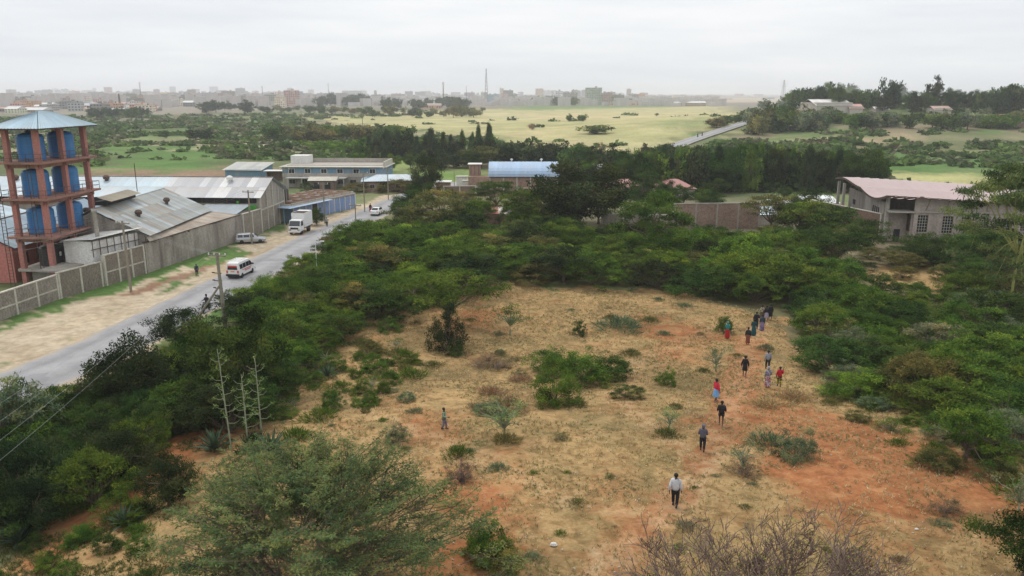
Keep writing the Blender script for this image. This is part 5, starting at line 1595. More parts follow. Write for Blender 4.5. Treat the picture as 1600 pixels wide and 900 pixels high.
def wagon(loc, rz, label, body='silver', estate=True, name='station_wagon', cat='car'):
    t = thing(name, label, cat, loc, rz)
    hull(t, 'body', [(-2.2, .74, .78, .72, .4, .68, .92), (-2.08, .82, .85, .78, .3, .7, .98), (-1.0, .84, .86, .80, .26, .7, .97), (1.0, .84, .86, .80, .26, .7, .95), (1.9, .82, .83, .74, .28, .66, .80), (2.2, .70, .74, .64, .36, .58, .70)], M[body])
    if estate: sec = [(-2.06, .78, .77, .62, .9, 1.0, 1.42), (-1.8, .79, .78, .64, .9, 1.0, 1.5), (-.2, .80, .79, .66, .9, 1.0, 1.52), (.45, .80, .79, .62, .9, 1.0, 1.42), (1.15, .78, .77, .72, .88, .92, .97)]
    else: sec = [(-1.65, .78, .77, .72, .9, .95, 1.0), (-1.1, .79, .78, .62, .9, 1.0, 1.38), (-.2, .80, .79, .64, .9, 1.0, 1.42), (.4, .80, .79, .62, .9, 1.0, 1.36), (1.1, .78, .77, .72, .88, .92, .97)]
    hull(t, 'cabin', sec, M[body])
    for s in (-1, 1):
        for x0_, x1_ in (((-1.9, -1.15), (-1.05, -.2), (-.1, .5)) if estate else ((-1.05, -.2), (-.1, .5))):
            pane_quad(t, [(x0_, s * .80, 1.0), (x1_, s * .805, 1.0), (x1_ - (.1 if x1_ > .4 else 0), s * .68, 1.38), (x0_, s * .68, 1.38)], 'side_window')
        meshobj('tail_lamp', MB().box((-2.16, s * .66, .78), (.1, .22, .2)).mesh('tail_lamp', M['red']), t)
        meshobj('headlight', MB().box((2.12, s * .56, .62), (.12, .28, .13)).mesh('headlight', M['chrome']), t)
        for x in (-1.35, 1.35): wheel(t, x, s * .76, .31, .2)
    r_ = -2.1 if estate else -1.7
    pane_quad(t, [(r_ + .02, -.6, 1.02), (r_ + .02, .6, 1.02), (r_ + (.22 if estate else .5), .54, 1.38), (r_ + (.22 if estate else .5), -.54, 1.38)], 'rear_window')
    pane_quad(t, [(.52, -.58, 1.40), (.52, .58, 1.40), (1.10, .68, 1.0), (1.10, -.68, 1.0)], 'windscreen')
    MB().box((-2.2, 0, .44), (.12, 1.5, .2)).build('rear_bumper', M[body], t, bevel=.03)
    MB().box((-2.215, 0, .72), (.03, .5, .12)).build('number_plate', M['whitematte'], t)
    MB().box((0, 0, .22), (3.9, 1.4, .18)).build('underbody', M['dark'], t)
    return t
p = G(390, 381)
wagon((p[0], p[1] + .9, 0.02), R(15), 'silver station wagon parked beside a wooden pole at the stained wall')
p = G(598, 338)
wagon((-25.6, 150.5, .06), -PI / 2 - R(8) + PI, 'white saloon car at the far end of the road by the bushes', 'white', False, 'saloon_car')
p = G(889, 272)
wagon((p[0], p[1], .35), R(40), 'white car with dark windows on the dirt road beyond the blue-roofed barn', 'white', True, 'white_car')

def cart(px, py, label):
    p = G(px, py); t = thing('motorcycle', label, 'motorcycle', (p[0], p[1], p[2] + .5), R(60))
    for x in (-.65, .65): meshobj('wheel', MB().lathe([(.2, -.06), (.32, -.06), (.32, .06), (.2, .06)], n=12).mesh('wheel', M['tyre']), t, (x, 0, .32)).rotation_euler = (PI / 2, 0, 0)
    MB().bar((-.6, 0, .6), (.5, 0, .8), .22, .3).build('body', M['dark'], t)
    MB().lathe([(.2, 0), (.26, .4), (.22, .6), (.1, .75), (.13, .85), (.1, 1.02)], (-.1, 0, .85), 8).build('rider', M['dark'], t)
cart(1090, 216, 'tiny dark motorcycle on the pale road across the yellow field')
cart(1097, 214, 'second tiny dark motorcycle just ahead on the pale field road')

# ------------------------------------------------------------------ people
def skinmesh(name, pts, edges, radii, mats, parent, root=0, sub=1):
    me_ = bpy.data.meshes.new(name); me_.from_pydata([tuple(p) for p in pts], edges, [])
    me_.materials.append(mats)
    o = meshobj(name, me_, parent)
    md = o.modifiers.new('skin', 'SKIN'); md.use_smooth_shade = True
    sv = me_.skin_vertices[0].data
    for i, r_ in enumerate(radii):
        sv[i].radius = r_ if isinstance(r_, tuple) else (r_, r_)
        sv[i].use_root = (i == root)
    ss = o.modifiers.new('sub', 'SUBSURF'); ss.levels = sub; ss.render_levels = sub
    return o

def person(px, py, label, heading, h=1.68, top=(.3, .3, .3), bottom=(.03, .03, .04), style='trousers', stride=.16, armL=(.1, -.05), armR=(-.1, .05), headwrap=None, pattern=None,
           toppat=None, bend_r=None, fem=False, loc=None, group=None, hairbig=False, seated=False, parent=None):
    """heading: the way the person faces (radians, 0 = away from the camera along +y). arm = (forward swing, outward) in metres at the hand"""
    p = loc if loc is not None else G(px, py)
    t = thing('person', label, 'person', (p[0], p[1], p[2] + .01), heading, group)
    k = h / 1.72
    if not seated: stride = stride * 1.5
    t.scale = (k, k, k)
    # joints: x right, y forward, z up
    hip, sh = .92, 1.40
    sw = .165 if fem else .185
    L = {}
    hz_l = .09
    if seated:
        kneeL, footL, kneeR, footR = Vector((-.2, .40, .86)), Vector((-.24, .22, .42)), Vector((.2, .40, .86)), Vector((.24, .22, .42))
        hip = .82
    else:
        footL, footR = Vector((-.10, stride, .05)), Vector((.10, -stride, .05 + abs(stride) * .25))
        kneeL, kneeR = Vector((-.11, stride * .62 + .05, .50)), Vector((.11, -stride * .25 + .05, .49))
    def arm(s, a):
        shd = Vector((s * sw, 0, sh - .01 - (.1 if seated else 0)))
        hand = Vector((s * (sw + .05 + abs(a[1]) * .6), a[0], .80 if len(a) < 3 else a[2]))
        mid = shd.lerp(hand, .5) + Vector((s * .03, -.05, 0))
        if len(a) > 2: mid = Vector((s * (sw + .06), .0, 1.12))
        return shd, mid, hand
    pts, ed, rad_ = [], [], []
    def add(pv, r_, par=None):
        pts.append(Vector(pv)); rad_.append(r_)
        if par is not None: ed.append((par, len(pts) - 1))
        return len(pts) - 1
    pel = add((0, 0, hip), (.135, .10))
    waist = add((0, .0, hip + .16), (.125 if fem else .14, .10), pel)
    chest = add((0, 0, sh - .14), (.15, .11), waist)
    neckb = add((0, 0, sh + .02), (.09, .075), chest)
    neck = add((0, .01, sh + .09), .052, neckb)
    jaw = add((0, .035, sh + .15), (.062, .072), neck)
    head = add((0, .02, sh + .235), (.092, .108), jaw)
    crown = add((0, .01, sh + .30), (.055, .065), head)
    nose = add((0, .118, sh + .20), .012, jaw)
    hands = []
    armpts = {}
    for s, a in ((-1, armL), (1, armR)):
        s0, m0, h0 = arm(s, a)
        i0 = add(s0, .058, chest); i1 = add(m0, .042, i0); i2 = add(m0.lerp(h0, .85), .028, i1)
        d = (h0 - m0).normalized(); side = Vector((0, 1, 0)) if abs(d.y) < .8 else Vector((0, 0, 1))
        palm = add(h0 + d * .03, (.036, .018), i2)
        for f_ in range(4):
            o_ = side * (-.03 + .02 * f_)
            kx = add(h0 + d * .095 + o_ * 1.05, .0095, palm)
            add(h0 + d * (.135 + .012 * (f_ in (1, 2))) + o_ * 1.1 + Vector((-s * .025, 0, 0)), .008, kx)
        th = add(h0 + d * .04 + side * .045, .0105, palm); add(h0 + d * .085 + side * .058, .009, th)
        armpts[s] = (s0, m0, h0)
    for kn, ft, s in ((kneeL, footL, -1), (kneeR, footR, 1)):
        j = add((s * .09, 0, hip - .08), .082, pel); j1 = add(Vector((s * .1, 0, hip - .1)).lerp(kn, .5), .075, j)
        j2 = add(kn, .052, j1); j3 = add(kn.lerp(ft, .4) + Vector((0, -.02, 0)), .048, j2); j4 = add(ft + Vector((0, -.03, .06)), .034, j3)
        add(ft + Vector((0, .10, -.01)), (.036, .026), j4)
    skinmesh('body', pts, ed, rad_, M['skin'], t)
    # hair or head cover
    if headwrap:
        MB().lathe([(.085, -.10), (.108, -.02), (.112, .06), (.095, .12), (.05, .155), (.01, .16)], (0, -.005, sh + .22), 12).build('head_cover', cloth(headwrap), t, smooth=True)
    else:
        hr = 1.25 if hairbig else 1.0
        MB().lathe([(.08 * hr, -.05), (.105 * hr, .0), (.108 * hr, .05), (.088 * hr, .10), (.04, .128), (.008, .132)], (0, -.012, sh + .225), 12).build('hair', M['hair'], t, smooth=True)
    # upper garment: torso and sleeves as one surface
    tp, te, tr = [Vector((0, 0, hip - .10))], [], [(.215, .17)]
    def ta(pv, r_, par):
        tp.append(Vector(pv)); tr.append(r_); te.append((par, len(tp) - 1)); return len(tp) - 1
    a1 = ta((0, 0, hip + .15), (.18 if fem else .195, .15), 0)
    a2 = ta((0, 0, sh - .13), (.215, .16), a1)
    a3 = ta((0, 0, sh + .02), (.125, .10), a2)
    for s in (-1, 1):
        s0, m0, h0 = armpts[s]
        b0 = ta(s0, .092, a2); b1 = ta(m0, .075, b0)
        if style != 'shortsleeve': ta(m0.lerp(h0, .82), .056, b1)
    skinmesh('upper_garment', tp, te, tr, cloth(top, toppat), t)
    # lower garment
    cl_ = cloth(bottom, pattern)
    if style in ('skirt', 'longskirt', 'shortskirt', 'wrap'):
        zb = {'skirt': .42, 'longskirt': .12, 'shortskirt': .52, 'wrap': .16}[style]
        fl = {'skirt': .235, 'longskirt': .25, 'shortskirt': .215, 'wrap': .215}[style]
        prof = [(.155, hip + .09), (.19, hip - .08), (fl * .93, (hip + zb) / 2), (fl, zb + .03), (fl * 1.02, zb), (fl * .96, zb), (fl * .9, (hip + zb) / 2), (.15, hip + .05)]
        sk = MB(); nn = 20
        for r_, z in prof:
            for q_ in range(nn):
                an = 2 * PI * q_ / nn
                wv = 1 + .05 * math.sin(an * 5 + px) * (hip + .1 - z)
                yy = stride * .5 * (1 - (z - zb) / (hip - zb + .1)) * math.sin(an) * .3
                sk.v.append((math.cos(an) * r_ * wv, math.sin(an) * r_ * wv * .86 + yy, z))
        for i in range(len(prof) - 1):
            for q_ in range(nn):
                j = (q_ + 1) % nn
                sk.f.append((i * nn + q_, i * nn + j, (i + 1) * nn + j, (i + 1) * nn + q_)); sk.m.append(0)
        sk.build('skirt', cl_, t, smooth=True)
    else:
        zc = .12 if style != 'shorts' else .56
        lp, le, lr = [Vector((0, 0, hip + .09))], [], [(.185, .145)]
        def la(pv, r_, par):
            lp.append(Vector(pv)); lr.append(r_); le.append((par, len(lp) - 1)); return len(lp) - 1
        for kn, ft, s in ((kneeL, footL, -1), (kneeR, footR, 1)):
            c0 = la((s * .095, 0, hip - .1), .125, 0)
            c1 = la(Vector((s * .1, 0, hip - .1)).lerp(kn, .55), .112, c0)
            c2 = la(kn, .088, c1) if style != 'shorts' else c1
            if style != 'shorts': la(kn.lerp(ft, .86), .078, c2)
        skinmesh('trousers' if style != 'shorts' else 'shorts', lp, le, lr, cl_, t)
        if style == 'trousers':
            pass
    for ft, s in ((footL, -1), (footR, 1)):
        MB().box((ft.x, ft.y + .05, ft.z), (.09, .25, .08)).build('shoe', M['dark'] if style in ('trousers',) else M['brownstone'], t, bevel=.02)
    return t

def H_(dx, dy): return math.atan2(-dx, dy)      # heading toward (dx, dy)
person(1054, 792, 'man in a pale grey-white shirt and black trousers walking alone at the trail', H_(.35, 1), 1.74, (.52, .53, .56), (.012, .012, .016), 'trousers', .12, (-.08, .05), (.10, .07))
person(1097, 705, 'person in a dark hooded jacket with a small backpack walking up the trail', H_(.3, 1), 1.62, (.09, .09, .12), (.012, .012, .018), 'trousers', .13, (.2, .02, 1.06), (.2, .02, 1.06), headwrap=(.13, .13, .17))
person(1126, 666, 'person in a black jacket and black knee-length shorts walking up the trail', H_(.3, 1), 1.68, (.014, .014, .016), (.016, .016, .018), 'shorts', .15, (.12, .03, 1.0), (.12, .03, 1.0))
person(1118, 628, 'woman in a red top and light blue skirt turned sideways on the trail', H_(1, .6), 1.70, (.55, .02, .05), (.16, .35, .62), 'skirt', .12, (.24, .02, 1.25), (.1, .05), fem=True)
person(1163, 588, 'person in a long black coat walking on the red part of the trail', H_(.3, 1), 1.70, (.008, .008, .01), (.010, .010, .012), 'shortskirt', .08, (.05, .1), (.05, .1), hairbig=True, fem=True)
person(1199, 577, 'person in a grey top and dark trousers walking before the patterned-skirt woman', H_(.1, 1), 1.6, (.26, .26, .31), (.02, .02, .03), 'trousers', .1, (.05, .05), (.1, .03))
person(1199, 605, 'woman in a grey patterned top and long white and red patterned skirt', H_(.1, 1), 1.60, (.30, .28, .33), (.45, .40, .42), 'longskirt', .08, (.05, .06), (.15, .02, 1.0), pattern=(.25, .06, .08), toppat=(.14, .13, .17), headwrap=(.28, .27, .31), fem=True)
person(1217, 604, 'person in a red top and yellow and black patterned trousers with one arm raised', H_(.25, 1), 1.56, (.42, .01, .02), (.42, .36, .03), 'trousers', .08, (.05, .05), (.18, .08, 1.48), pattern=(.03, .02, .02), fem=True)
person(1136, 529, 'woman in a teal shawl and long red skirt beside a round green bush', H_(.2, 1), 1.62, (.02, .20, .18), (.35, .01, .010), 'longskirt', .05, (.08, .0, 1.0), (.08, .0, 1.0), headwrap=(.06, .24, .22), fem=True)
person(1168, 538, 'person in a dark top and long brown-orange skirt walking on the trail', H_(.3, 1), 1.62, (.012, .02, .025), (.20, .055, .025), 'wrap', .06, (.05, .04), (.05, .04), fem=True)
person(1177, 525, 'woman wrapped in a dark teal dress walking toward the thicket', H_(.3, 1), 1.66, (.01, .055, .06), (.01, .07, .075), 'longskirt', .06, (.05, .02, 1.0), (.05, .02, 1.0), fem=True)
person(1181, 514, 'person in a black top and dark trousers with an arm bent, behind the teal dress', H_(.3, 1), 1.72, (.012, .012, .018), (.02, .03, .035), 'trousers', .1, (.1, .04), (.22, .05, 1.28))
person(1190, 517, 'person in a dark blue-grey top and long purple patterned skirt', H_(.2, 1), 1.62, (.03, .05, .07), (.12, .07, .18), 'longskirt', .05, (.05, .03), (.05, .03), pattern=(.25, .2, .3), fem=True)
person(1190, 501, 'person in a white collar and brown-yellow dress near the thicket', H_(.2, 1), 1.62, (.12, .08, .035), (.10, .07, .03), 'longskirt', .05, (.05, .03), (.05, .03), toppat=(.42, .38, .3), fem=True)
person(1197, 502, 'person in black top and pale skirt at the thicket edge, beside another in black', H_(.2, 1), 1.62, (.012, .012, .014), (.32, .28, .36), 'skirt', .05, (.05, .03), (.05, .03), fem=True)
person(1203, 500, 'person dressed all in black at the thicket edge, last up the trail', H_(.2, 1), 1.66, (.012, .012, .014), (.012, .012, .02), 'skirt', .05, (.05, .03), (.05, .03), fem=True)
person(694, 671, 'child in a green and grey top and grey trousers standing alone in the dry grass', H_(1, -.1), 1.42, (.09, .28, .05), (.15, .14, .19), 'trousers', .10, (.05, .05), (.34, .02, 1.1), toppat=(.28, .29, .33))
person(308, 431, 'person in dark clothes sitting or standing on the grass verge beyond the poles', H_(1, -1), 1.5, (.02, .025, .05), (.02, .02, .03), 'trousers', .04, (.05, .05), (.05, .05))
person(511, 354, 'person in dark clothes and a white bib walking by the blue shops pole', H_(.2, -1), 1.6, (.03, .03, .035), (.015, .015, .02), 'trousers', .12, (.05, .05), (.05, .05), toppat=(.5, .5, .5))
person(579, 331, 'person wearing dark red robes walking past the far end of the blue shops', H_(.2, -1), 1.62, (.03, .012, .016), (.25, .03, .02), 'longskirt', .08, (.05, .05), (.05, .05), fem=True)

# ------------------------------------------------------------------ motorcycle and its rider on the road
p = G(320, 488)
mc = thing('motorcycle', 'dark motorcycle ridden down the road toward the poles', 'motorcycle', (p[0], p[1] + .5, .06), PI + H_(.30, 1) - PI / 2 + PI)
mc.rotation_euler = (0, 0, -PI / 2 - R(6))
for x in (-.66, .68):
    w_ = meshobj('wheel', MB().lathe([(.24, -.05), (.29, -.06), (.315, -.03), (.315, .03), (.29, .06), (.24, .05)], n=20).mesh('tyre', M['tyre']), mc, (x, 0, .315)); w_.rotation_euler = (PI / 2, 0, 0)
    g = MB()
    for k in range(8): g.bar((0, 0, 0), (.26 * math.cos(k * PI / 4), .26 * math.sin(k * PI / 4), 0), .010)
    g.build('spoke', M['chrome'], w_, kind='stuff')
MB().path([(-.1, 0, .62), (.12, 0, .82), (.38, 0, .86), (.5, 0, .78)], [.09, .14, .13, .06], 8).build('fuel_tank', M['dark'], mc, smooth=True)
MB().path([(-.78, 0, .80), (-.4, 0, .80), (-.05, 0, .80)], [.09, .12, .10], 8).build('seat', M['tyre'], mc, smooth=True)
MB().box((.02, 0, .42), (.42, .26, .34)).build('engine', M['steel'], mc, bevel=.03)
for s in (-1, 1): MB().bar((.68, s * .09, .32), (.46, s * .09, .98), .05).build('fork', M['chrome'], mc)
MB().bar((.44, -.36, 1.04), (.44, .36, 1.04), .035).build('handlebar', M['dark'], mc)
MB().lathe([(.04, -.06), (.09, .0), (.08, .04)], (.60, 0, .9), 12).build('headlight', M['chrome'], mc)
MB().path([(-.9, .14, .34), (-.3, .15, .30), (.1, .12, .32)], [.045, .04, .03], 7).build('exhaust', M['chrome'], mc)
MB().path([(.9, 0, .62), (.72, 0, .68), (.5, 0, .62)], [.03, .07, .05], 6).build('mudguard', M['dark'], mc)
MB().box((-.85, 0, .86), (.4, .26, .05)).build('carrier', M['steel'], mc)
rd = person(0, 0, 'motorcycle rider in dark jacket and black helmet on the road', -PI / 2 - R(6) - PI / 2, 1.66, (.015, .015, .02), (.02, .02, .026), 'trousers', .0, (.42, .10, 1.10), (.42, .10, 1.10),
            headwrap=(.012, .012, .014), loc=Vector((p[0] + .0, p[1] + .75, .10)), seated=True)

# ------------------------------------------------------------------ special plants
def umb_proto(seed, layers, n_limb=9, leafn=95, leafs=.055, trunk='bark', tr=.035, fork=.36, thin=.16, padr=(.12, .26)):
    rs = nrng(seed); pts = []
    for z, r_, k in layers:
        a = rs.uniform(0, 2 * PI, k); q_ = rs.uniform(0, 1, k) ** .55 * r_
        pts.append(np.stack([np.cos(a) * q_, np.sin(a) * q_, z + rs.normal(0, .018, k) - .10 * (q_ / r_) ** 2 * r_], 1))
    c = np.concatenate(pts)
    V_, v_ = pads_crown(rs, c, rs.uniform(*padr, len(c)), leafn, leafs, .3, thin, 1.2)
    me_c = leaf_mesh('umbrella_crown', V_, v_)
    mb = MB(); hub = Vector((0, 0, fork))
    mb.path([(0, 0, 0), (.02, .01, fork * .5), tuple(hub)], [tr * 1.3, tr, tr * .85], 8)
    limbs = []
    for k in range(n_limb):
        a = 2 * PI * k / n_limb + rs.uniform(-.3, .3)
        e = Vector((math.cos(a) * rs.uniform(.3, .6), math.sin(a) * rs.uniform(.3, .6), rs.uniform(fork + .25, .88)))
        m1 = hub.lerp(e, .5) + Vector((0, 0, -.03))
        mb.path([hub, m1, e], [tr * .6, tr * .45, tr * .3], 6); limbs.append(e); limbs.append(m1)
    for q_ in c[::2]:
        q_ = Vector(q_); b_ = min(limbs, key=lambda w: (w - q_).length + (0 if w.z < q_.z else 1))
        mb.path([b_, b_.lerp(q_, .5) + Vector((0, 0, .02)), q_], [tr * .22, tr * .15, tr * .08], 4)
    return me_c, mb.mesh('umbrella_trunk', M[trunk])
add_proto('umb', *umb_proto(900, [(.93, .8, 34), (.80, .95, 36), (.66, .7, 14)]))
add_proto('umb', *umb_proto(901, [(.95, .7, 26), (.84, 1.0, 40), (.70, .85, 22)]))
add_proto('tier', *umb_proto(902, [(.96, .35, 9), (.84, .6, 18), (.70, .8, 24), (.56, .9, 28), (.42, 1.0, 28), (.28, .9, 20), (.16, .7, 14)], fork=.3, leafn=110))
add_proto('fever', *umb_proto(903, [(.99, .55, 30), (.90, .9, 56), (.79, 1.0, 50), (.64, .95, 22), (.44, .95, 14), (.31, .9, 9)], 12, 170, .040, 'fever_bark', .019, .40, .12, (.10, .22)))
for k_, w_, c_ in (('umb', 'umbrella_acacia', 'acacia'), ('tier', 'tiered_acacia', 'acacia'), ('fever', 'fever_tree', 'acacia')):
    KINDNAME[k_] = w_; KINDCAT[k_] = c_; KINDWORD[k_] = w_.replace('_', ' ')

def pl(kind, px, py, wpx, hpx, tone, label=None, **kw):
    p = G(px, py); s_ = depth(p) / FPX
    return plant(kind, px, py, wpx * s_, hpx * s_ * 1.03, tone, label, **kw)

pl('fever', 1578, 487, 215, 215, 'fever green', 'tall fever tree with yellow-green bark and flat layered crown beside the church hall', pick=0)
pl('umb', 1203, 372, 98, 66, 'olive', 'umbrella acacia with a flat brownish crown in front of the pale blue sheds', pick=0)
pl('umb', 776, 340, 84, 56, 'dark green', 'dark umbrella acacia standing in front of the blue-roofed barn', pick=1)
pl('tier', 1008, 330, 62, 68, 'dark green', 'tiered dark acacia between the two red-roofed houses')
pl('umb', 703, 515, 185, 88, 'mid green', 'broad flat-topped acacia with spreading arms at the clearing edge', pick=1, cat='acacia')
pl('full', 698, 548, 66, 74, 'deep green', 'dark upright bush beneath the broad flat-topped acacia')
pl('tall', 905, 366, 160, 108, 'deep green', 'huge dark round-crowned tree beside the barn, tallest near the barn', cat='tree', pick=0)
pl('flat', 838, 362, 110, 66, 'mid green', 'green spreading acacia leaning against the huge dark tree')
pl('tall', 668, 312, 56, 64, 'deep green', 'dark dense tree by the short roadside poles')
pl('flat', 690, 372, 96, 74, 'olive', 'olive feathery acacia on the near side of the guard hut')
pl('dome', 748, 352, 56, 38, 'mid green', 'rounded bush beside the rust-red roofed hut')
pl('flat', 1020, 400, 120, 92, 'mid green', 'broad pale-topped acacia in front of the low grey wall')
pl('airy', 797, 522, 58, 50, 'mid green', 'feathery green sapling at the top of the clearing')
pl('full', 868, 630, 84, 72, 'mid green', 'dense green bush in the middle of the clearing, taller of two')
pl('full', 912, 596, 110, 54, 'mid green', 'spreading green bush behind the dense mid-clearing bush')
pl('full', 952, 590, 74, 42, 'dark green', 'darker bush on the hall side of the spreading mid-clearing bush')
pl('full', 862, 580, 80, 40, 'mid green', 'low leafy branches on the road side of the spreading mid-clearing bush')
pl('full', 713, 554, 32, 24, 'dark green', 'small dark round bush near the broad flat-topped acacia')
pl('full', 905, 524, 26, 26, 'dark green', 'small dark pointed bush alone at the top of the clearing')
pl('tuft', 968, 512, 78, 28, 'grey-green', 'low grey-green shrub spread across the top of the clearing')
pl('full', 1131, 520, 30, 32, 'mid green', 'round green bush right beside the woman in teal')
pl('airy', 1119, 581, 52, 42, 'grey-green', 'sparse grey-green sapling on the road side of the black coat')
pl('full', 1042, 602, 32, 34, 'mid green', 'small bright bush in the clearing below the sparse sapling')
pl('airy', 1046, 672, 56, 36, 'pale green', 'tiny umbrella-shaped sapling beside the trail')
pl('tuft', 1042, 682, 48, 20, 'olive', 'grassy shrub at the foot of the umbrella-shaped sapling')
pl('airy', 788, 686, 92, 66, 'pale green', 'pale open sapling with airy branches in the lower clearing')
pl('tuft', 790, 690, 50, 22, 'olive', 'grassy tussock at the foot of the pale open sapling')
pl('full', 620, 692, 40, 38, 'grey-green', 'small grey-green bush on the road side of the child')
pl('tuft', 716, 712, 50, 26, 'mid green', 'low green tuft below the child in green')
pl('tuft', 1197, 546, 28, 14, 'grey-green', 'small tuft beside the trail below the group of walkers')
pl('airy', 1160, 738, 62, 50, 'grey-green', 'grey-green sapling with dry skirt on the red soil edge')
pl('twig', 1164, 742, 52, 26, 'brown', 'dry brown twigs under the grey-green sapling')
pl('full', 1246, 716, 66, 54, 'grey-green', 'rounded green bush at the edge of the red soil')
pl('tuft', 1205, 695, 80, 26, 'grey-green', 'low spreading shrub behind the bush at the red soil')
pl('full', 764, 872, 82, 72, 'mid green', 'bright dense bush beside the red bare patch at the bottom')
pl('full', 775, 880, 96, 44, 'olive', 'dry olive skirt of growth round the bright bottom bush')
pl('twig', 722, 753, 48, 40, 'grey-brown', 'small dry twiggy shrub on the red bare patch')
pl('twig', 1478, 800, 62, 24, 'brown', 'heap of dry brown brush on the red soil')
pl('flat', 1508, 722, 135, 92, 'mid green', 'feathery bright acacia at the end of the hall-side thicket')
pl('tall', 1598, 905, 130, 105, 'dark green', 'large dark bush cut by the bottom corner of the frame', cat='bush')
pl('airy', 1590, 800, 80, 60, 'grey-green', 'thin-leaved spray of branches at the frame edge above the corner bush')
for px, py, w_, h_ in ((563, 616, 32, 30), (598, 616, 26, 26), (580, 632, 30, 28), (612, 600, 34, 26), (556, 590, 26, 22), (520, 640, 40, 30)):
    pl('full', px, py, w_, h_, 'mid green')
pl('tall', 284, 548, 98, 62, 'deep green', 'dark spreading tree at the road edge by the strutted pole', pick=1)
pl('tall', 212, 650, 140, 122, 'deep green', 'tall dark leafy tree at the road edge, largest on the verge', pick=2)
pl('dome', 285, 612, 66, 62, 'yellow-green', 'fresh yellow-green bush between two dark trees by the road')
pl('tall', 378, 634, 160, 142, 'dark green', 'big rounded dark tree behind the pale flower stalks', pick=3)
pl('tall', 330, 610, 90, 95, 'dark green', 'dark tree pressed against the big rounded tree')
pl('flat', 20, 720, 120, 130, 'grey-green', 'wispy grey-green acacia reaching in at the frame edge over the road')
pl('twig', 28, 705, 90, 110, 'grey-green', 'bare-branched tree at the frame edge by the road')
pl('tall', 30, 815, 150, 130, 'deep green', 'dense dark tree at the frame edge above the corner sisal')
pl('tall', 265, 790, 90, 75, 'deep green', 'dark bush beside the sandy footpath, near the large fine-leaved acacia')
pl('full', 190, 812, 70, 60, 'mid green', 'low green bush among sisal plants')
pl('tuft', 400, 700, 60, 40, 'deep green', 'dark grassy clump at the foot of the flower stalks')

# sisal plants: a rosette of stiff leaves, each leaf its own part
def sisal_leaf(L):
    mb = MB(); S = 5; prev = None
    for k in range(S):
        t0, t1 = k / S, (k + 1) / S
        def pt(t):
            w_ = .075 * L * math.sin(min(1, t * 1.6 + .25) * PI * .5) * (1 - t ** 3) + .004
            return Vector((t * L, 0, -.10 * L * t * t)), w_
        (a, wa), (b_, wb) = pt(t0), pt(t1)
        mb.face([a + Vector((0, -wa, .03 * L)), a, b_, b_ + Vector((0, -wb, .03 * L))])
        mb.face([a, a + Vector((0, wa, .03 * L)), b_ + Vector((0, wb, .03 * L)), b_])
    me_ = bpy.data.meshes.new('leaf'); me_.from_pydata(mb.v, [], mb.f); me_.materials.append(M['agave']); me_.update()
    return me_
sl = [sisal_leaf(1.0), sisal_leaf(1.15)]
def sisal(px, py, r_, label, n_=26):
    p = G(px, py); t_ = thing('sisal_plant', label, 'sisal', (p[0], p[1], p[2] + .1), rveg.uniform(0, 6))
    for k in range(n_):
        o = meshobj('leaf', sl[k % 2], t_)
        e = R(12 + 66 * (k / n_)); o.rotation_euler = (0, -e, 2.399 * k); o.scale = (r_, r_, r_)
sisal(186, 672, 1.25, 'spiky sisal plant at the foot of the tall dark verge tree')
sisal(196, 822, .95, 'spiky dark sisal plant beside the sandy footpath')
sisal(160, 770, 1.1, 'spiky sisal plant in the shade above the sandy footpath')
sisal(335, 705, 1.3, 'large sisal rosette at the foot of the tallest flower stalk')
sisal(425, 708, 1.2, 'large sisal rosette on the clearing side of the flower stalks')
sisal(512, 590, 1.0, 'sisal rosette at the road-side edge of the clearing')
sisal(395, 640, 1.0, 'sisal plant hidden in shade behind the flower stalks')
sisal(30, 850, 1.2, 'spiky sisal at the bottom corner of the frame')
# sisal flower stalks
def stalk(px, py, ptop, label, seed):
    p = G(px, py); top = at(px - 6, ptop, p[1])[2] - p[2]
    t_ = thing('flower_stalk', label, 'sisal stalk', p, 0)
    r = random.Random(seed)
    lean = Vector((-.30 if seed == 1 else -.05, 0, 0))
    MB().path([(0, 0, 0), lean * .5 + Vector((0, 0, top * .5)), lean + Vector((0, 0, top))], [.055, .042, .018], 7).build('stem', M['pale_bark'], t_)
    n_ = 20
    for k in range(n_):
        z = top * (.28 + .70 * k / n_); a = k * 2.4 + r.uniform(-.4, .4); L = .62 * (1 - .5 * (k / n_)) * r.uniform(.8, 1.2) + .1
        b0 = lean * (z / top) + Vector((0, 0, z)); d = Vector((math.cos(a), math.sin(a), 0))
        mb = MB().path([b0, b0 + d * L * .6 + Vector((0, 0, .06)), b0 + d * L + Vector((0, 0, .26))], [.018, .014, .010], 4)
        br = mb.build('branch', M['pale_bark'], t_)
        rs = nrng(seed * 50 + k)
        P = np.array(b0 + d * L + Vector((0, 0, .26)))[None] + rs.normal(0, .07, (26, 3))
        if r.random() < .7:
            o = meshobj('bulbil_cluster', leaf_mesh('bulbil_cluster', leaf_faces(P, .13, .3, rs, .2), variety(26, rs, rs.normal(0, 1, 26))), br, color=(.17, .24, .08))
stalk(362, 705, 545, 'tallest pale sisal flower stalk, leaning over the dark tree', 1)
stalk(388, 700, 585, 'middle pale sisal flower stalk of three, bare below', 2)
stalk(410, 690, 560, 'thin sisal flower stalk, third toward the clearing', 3)

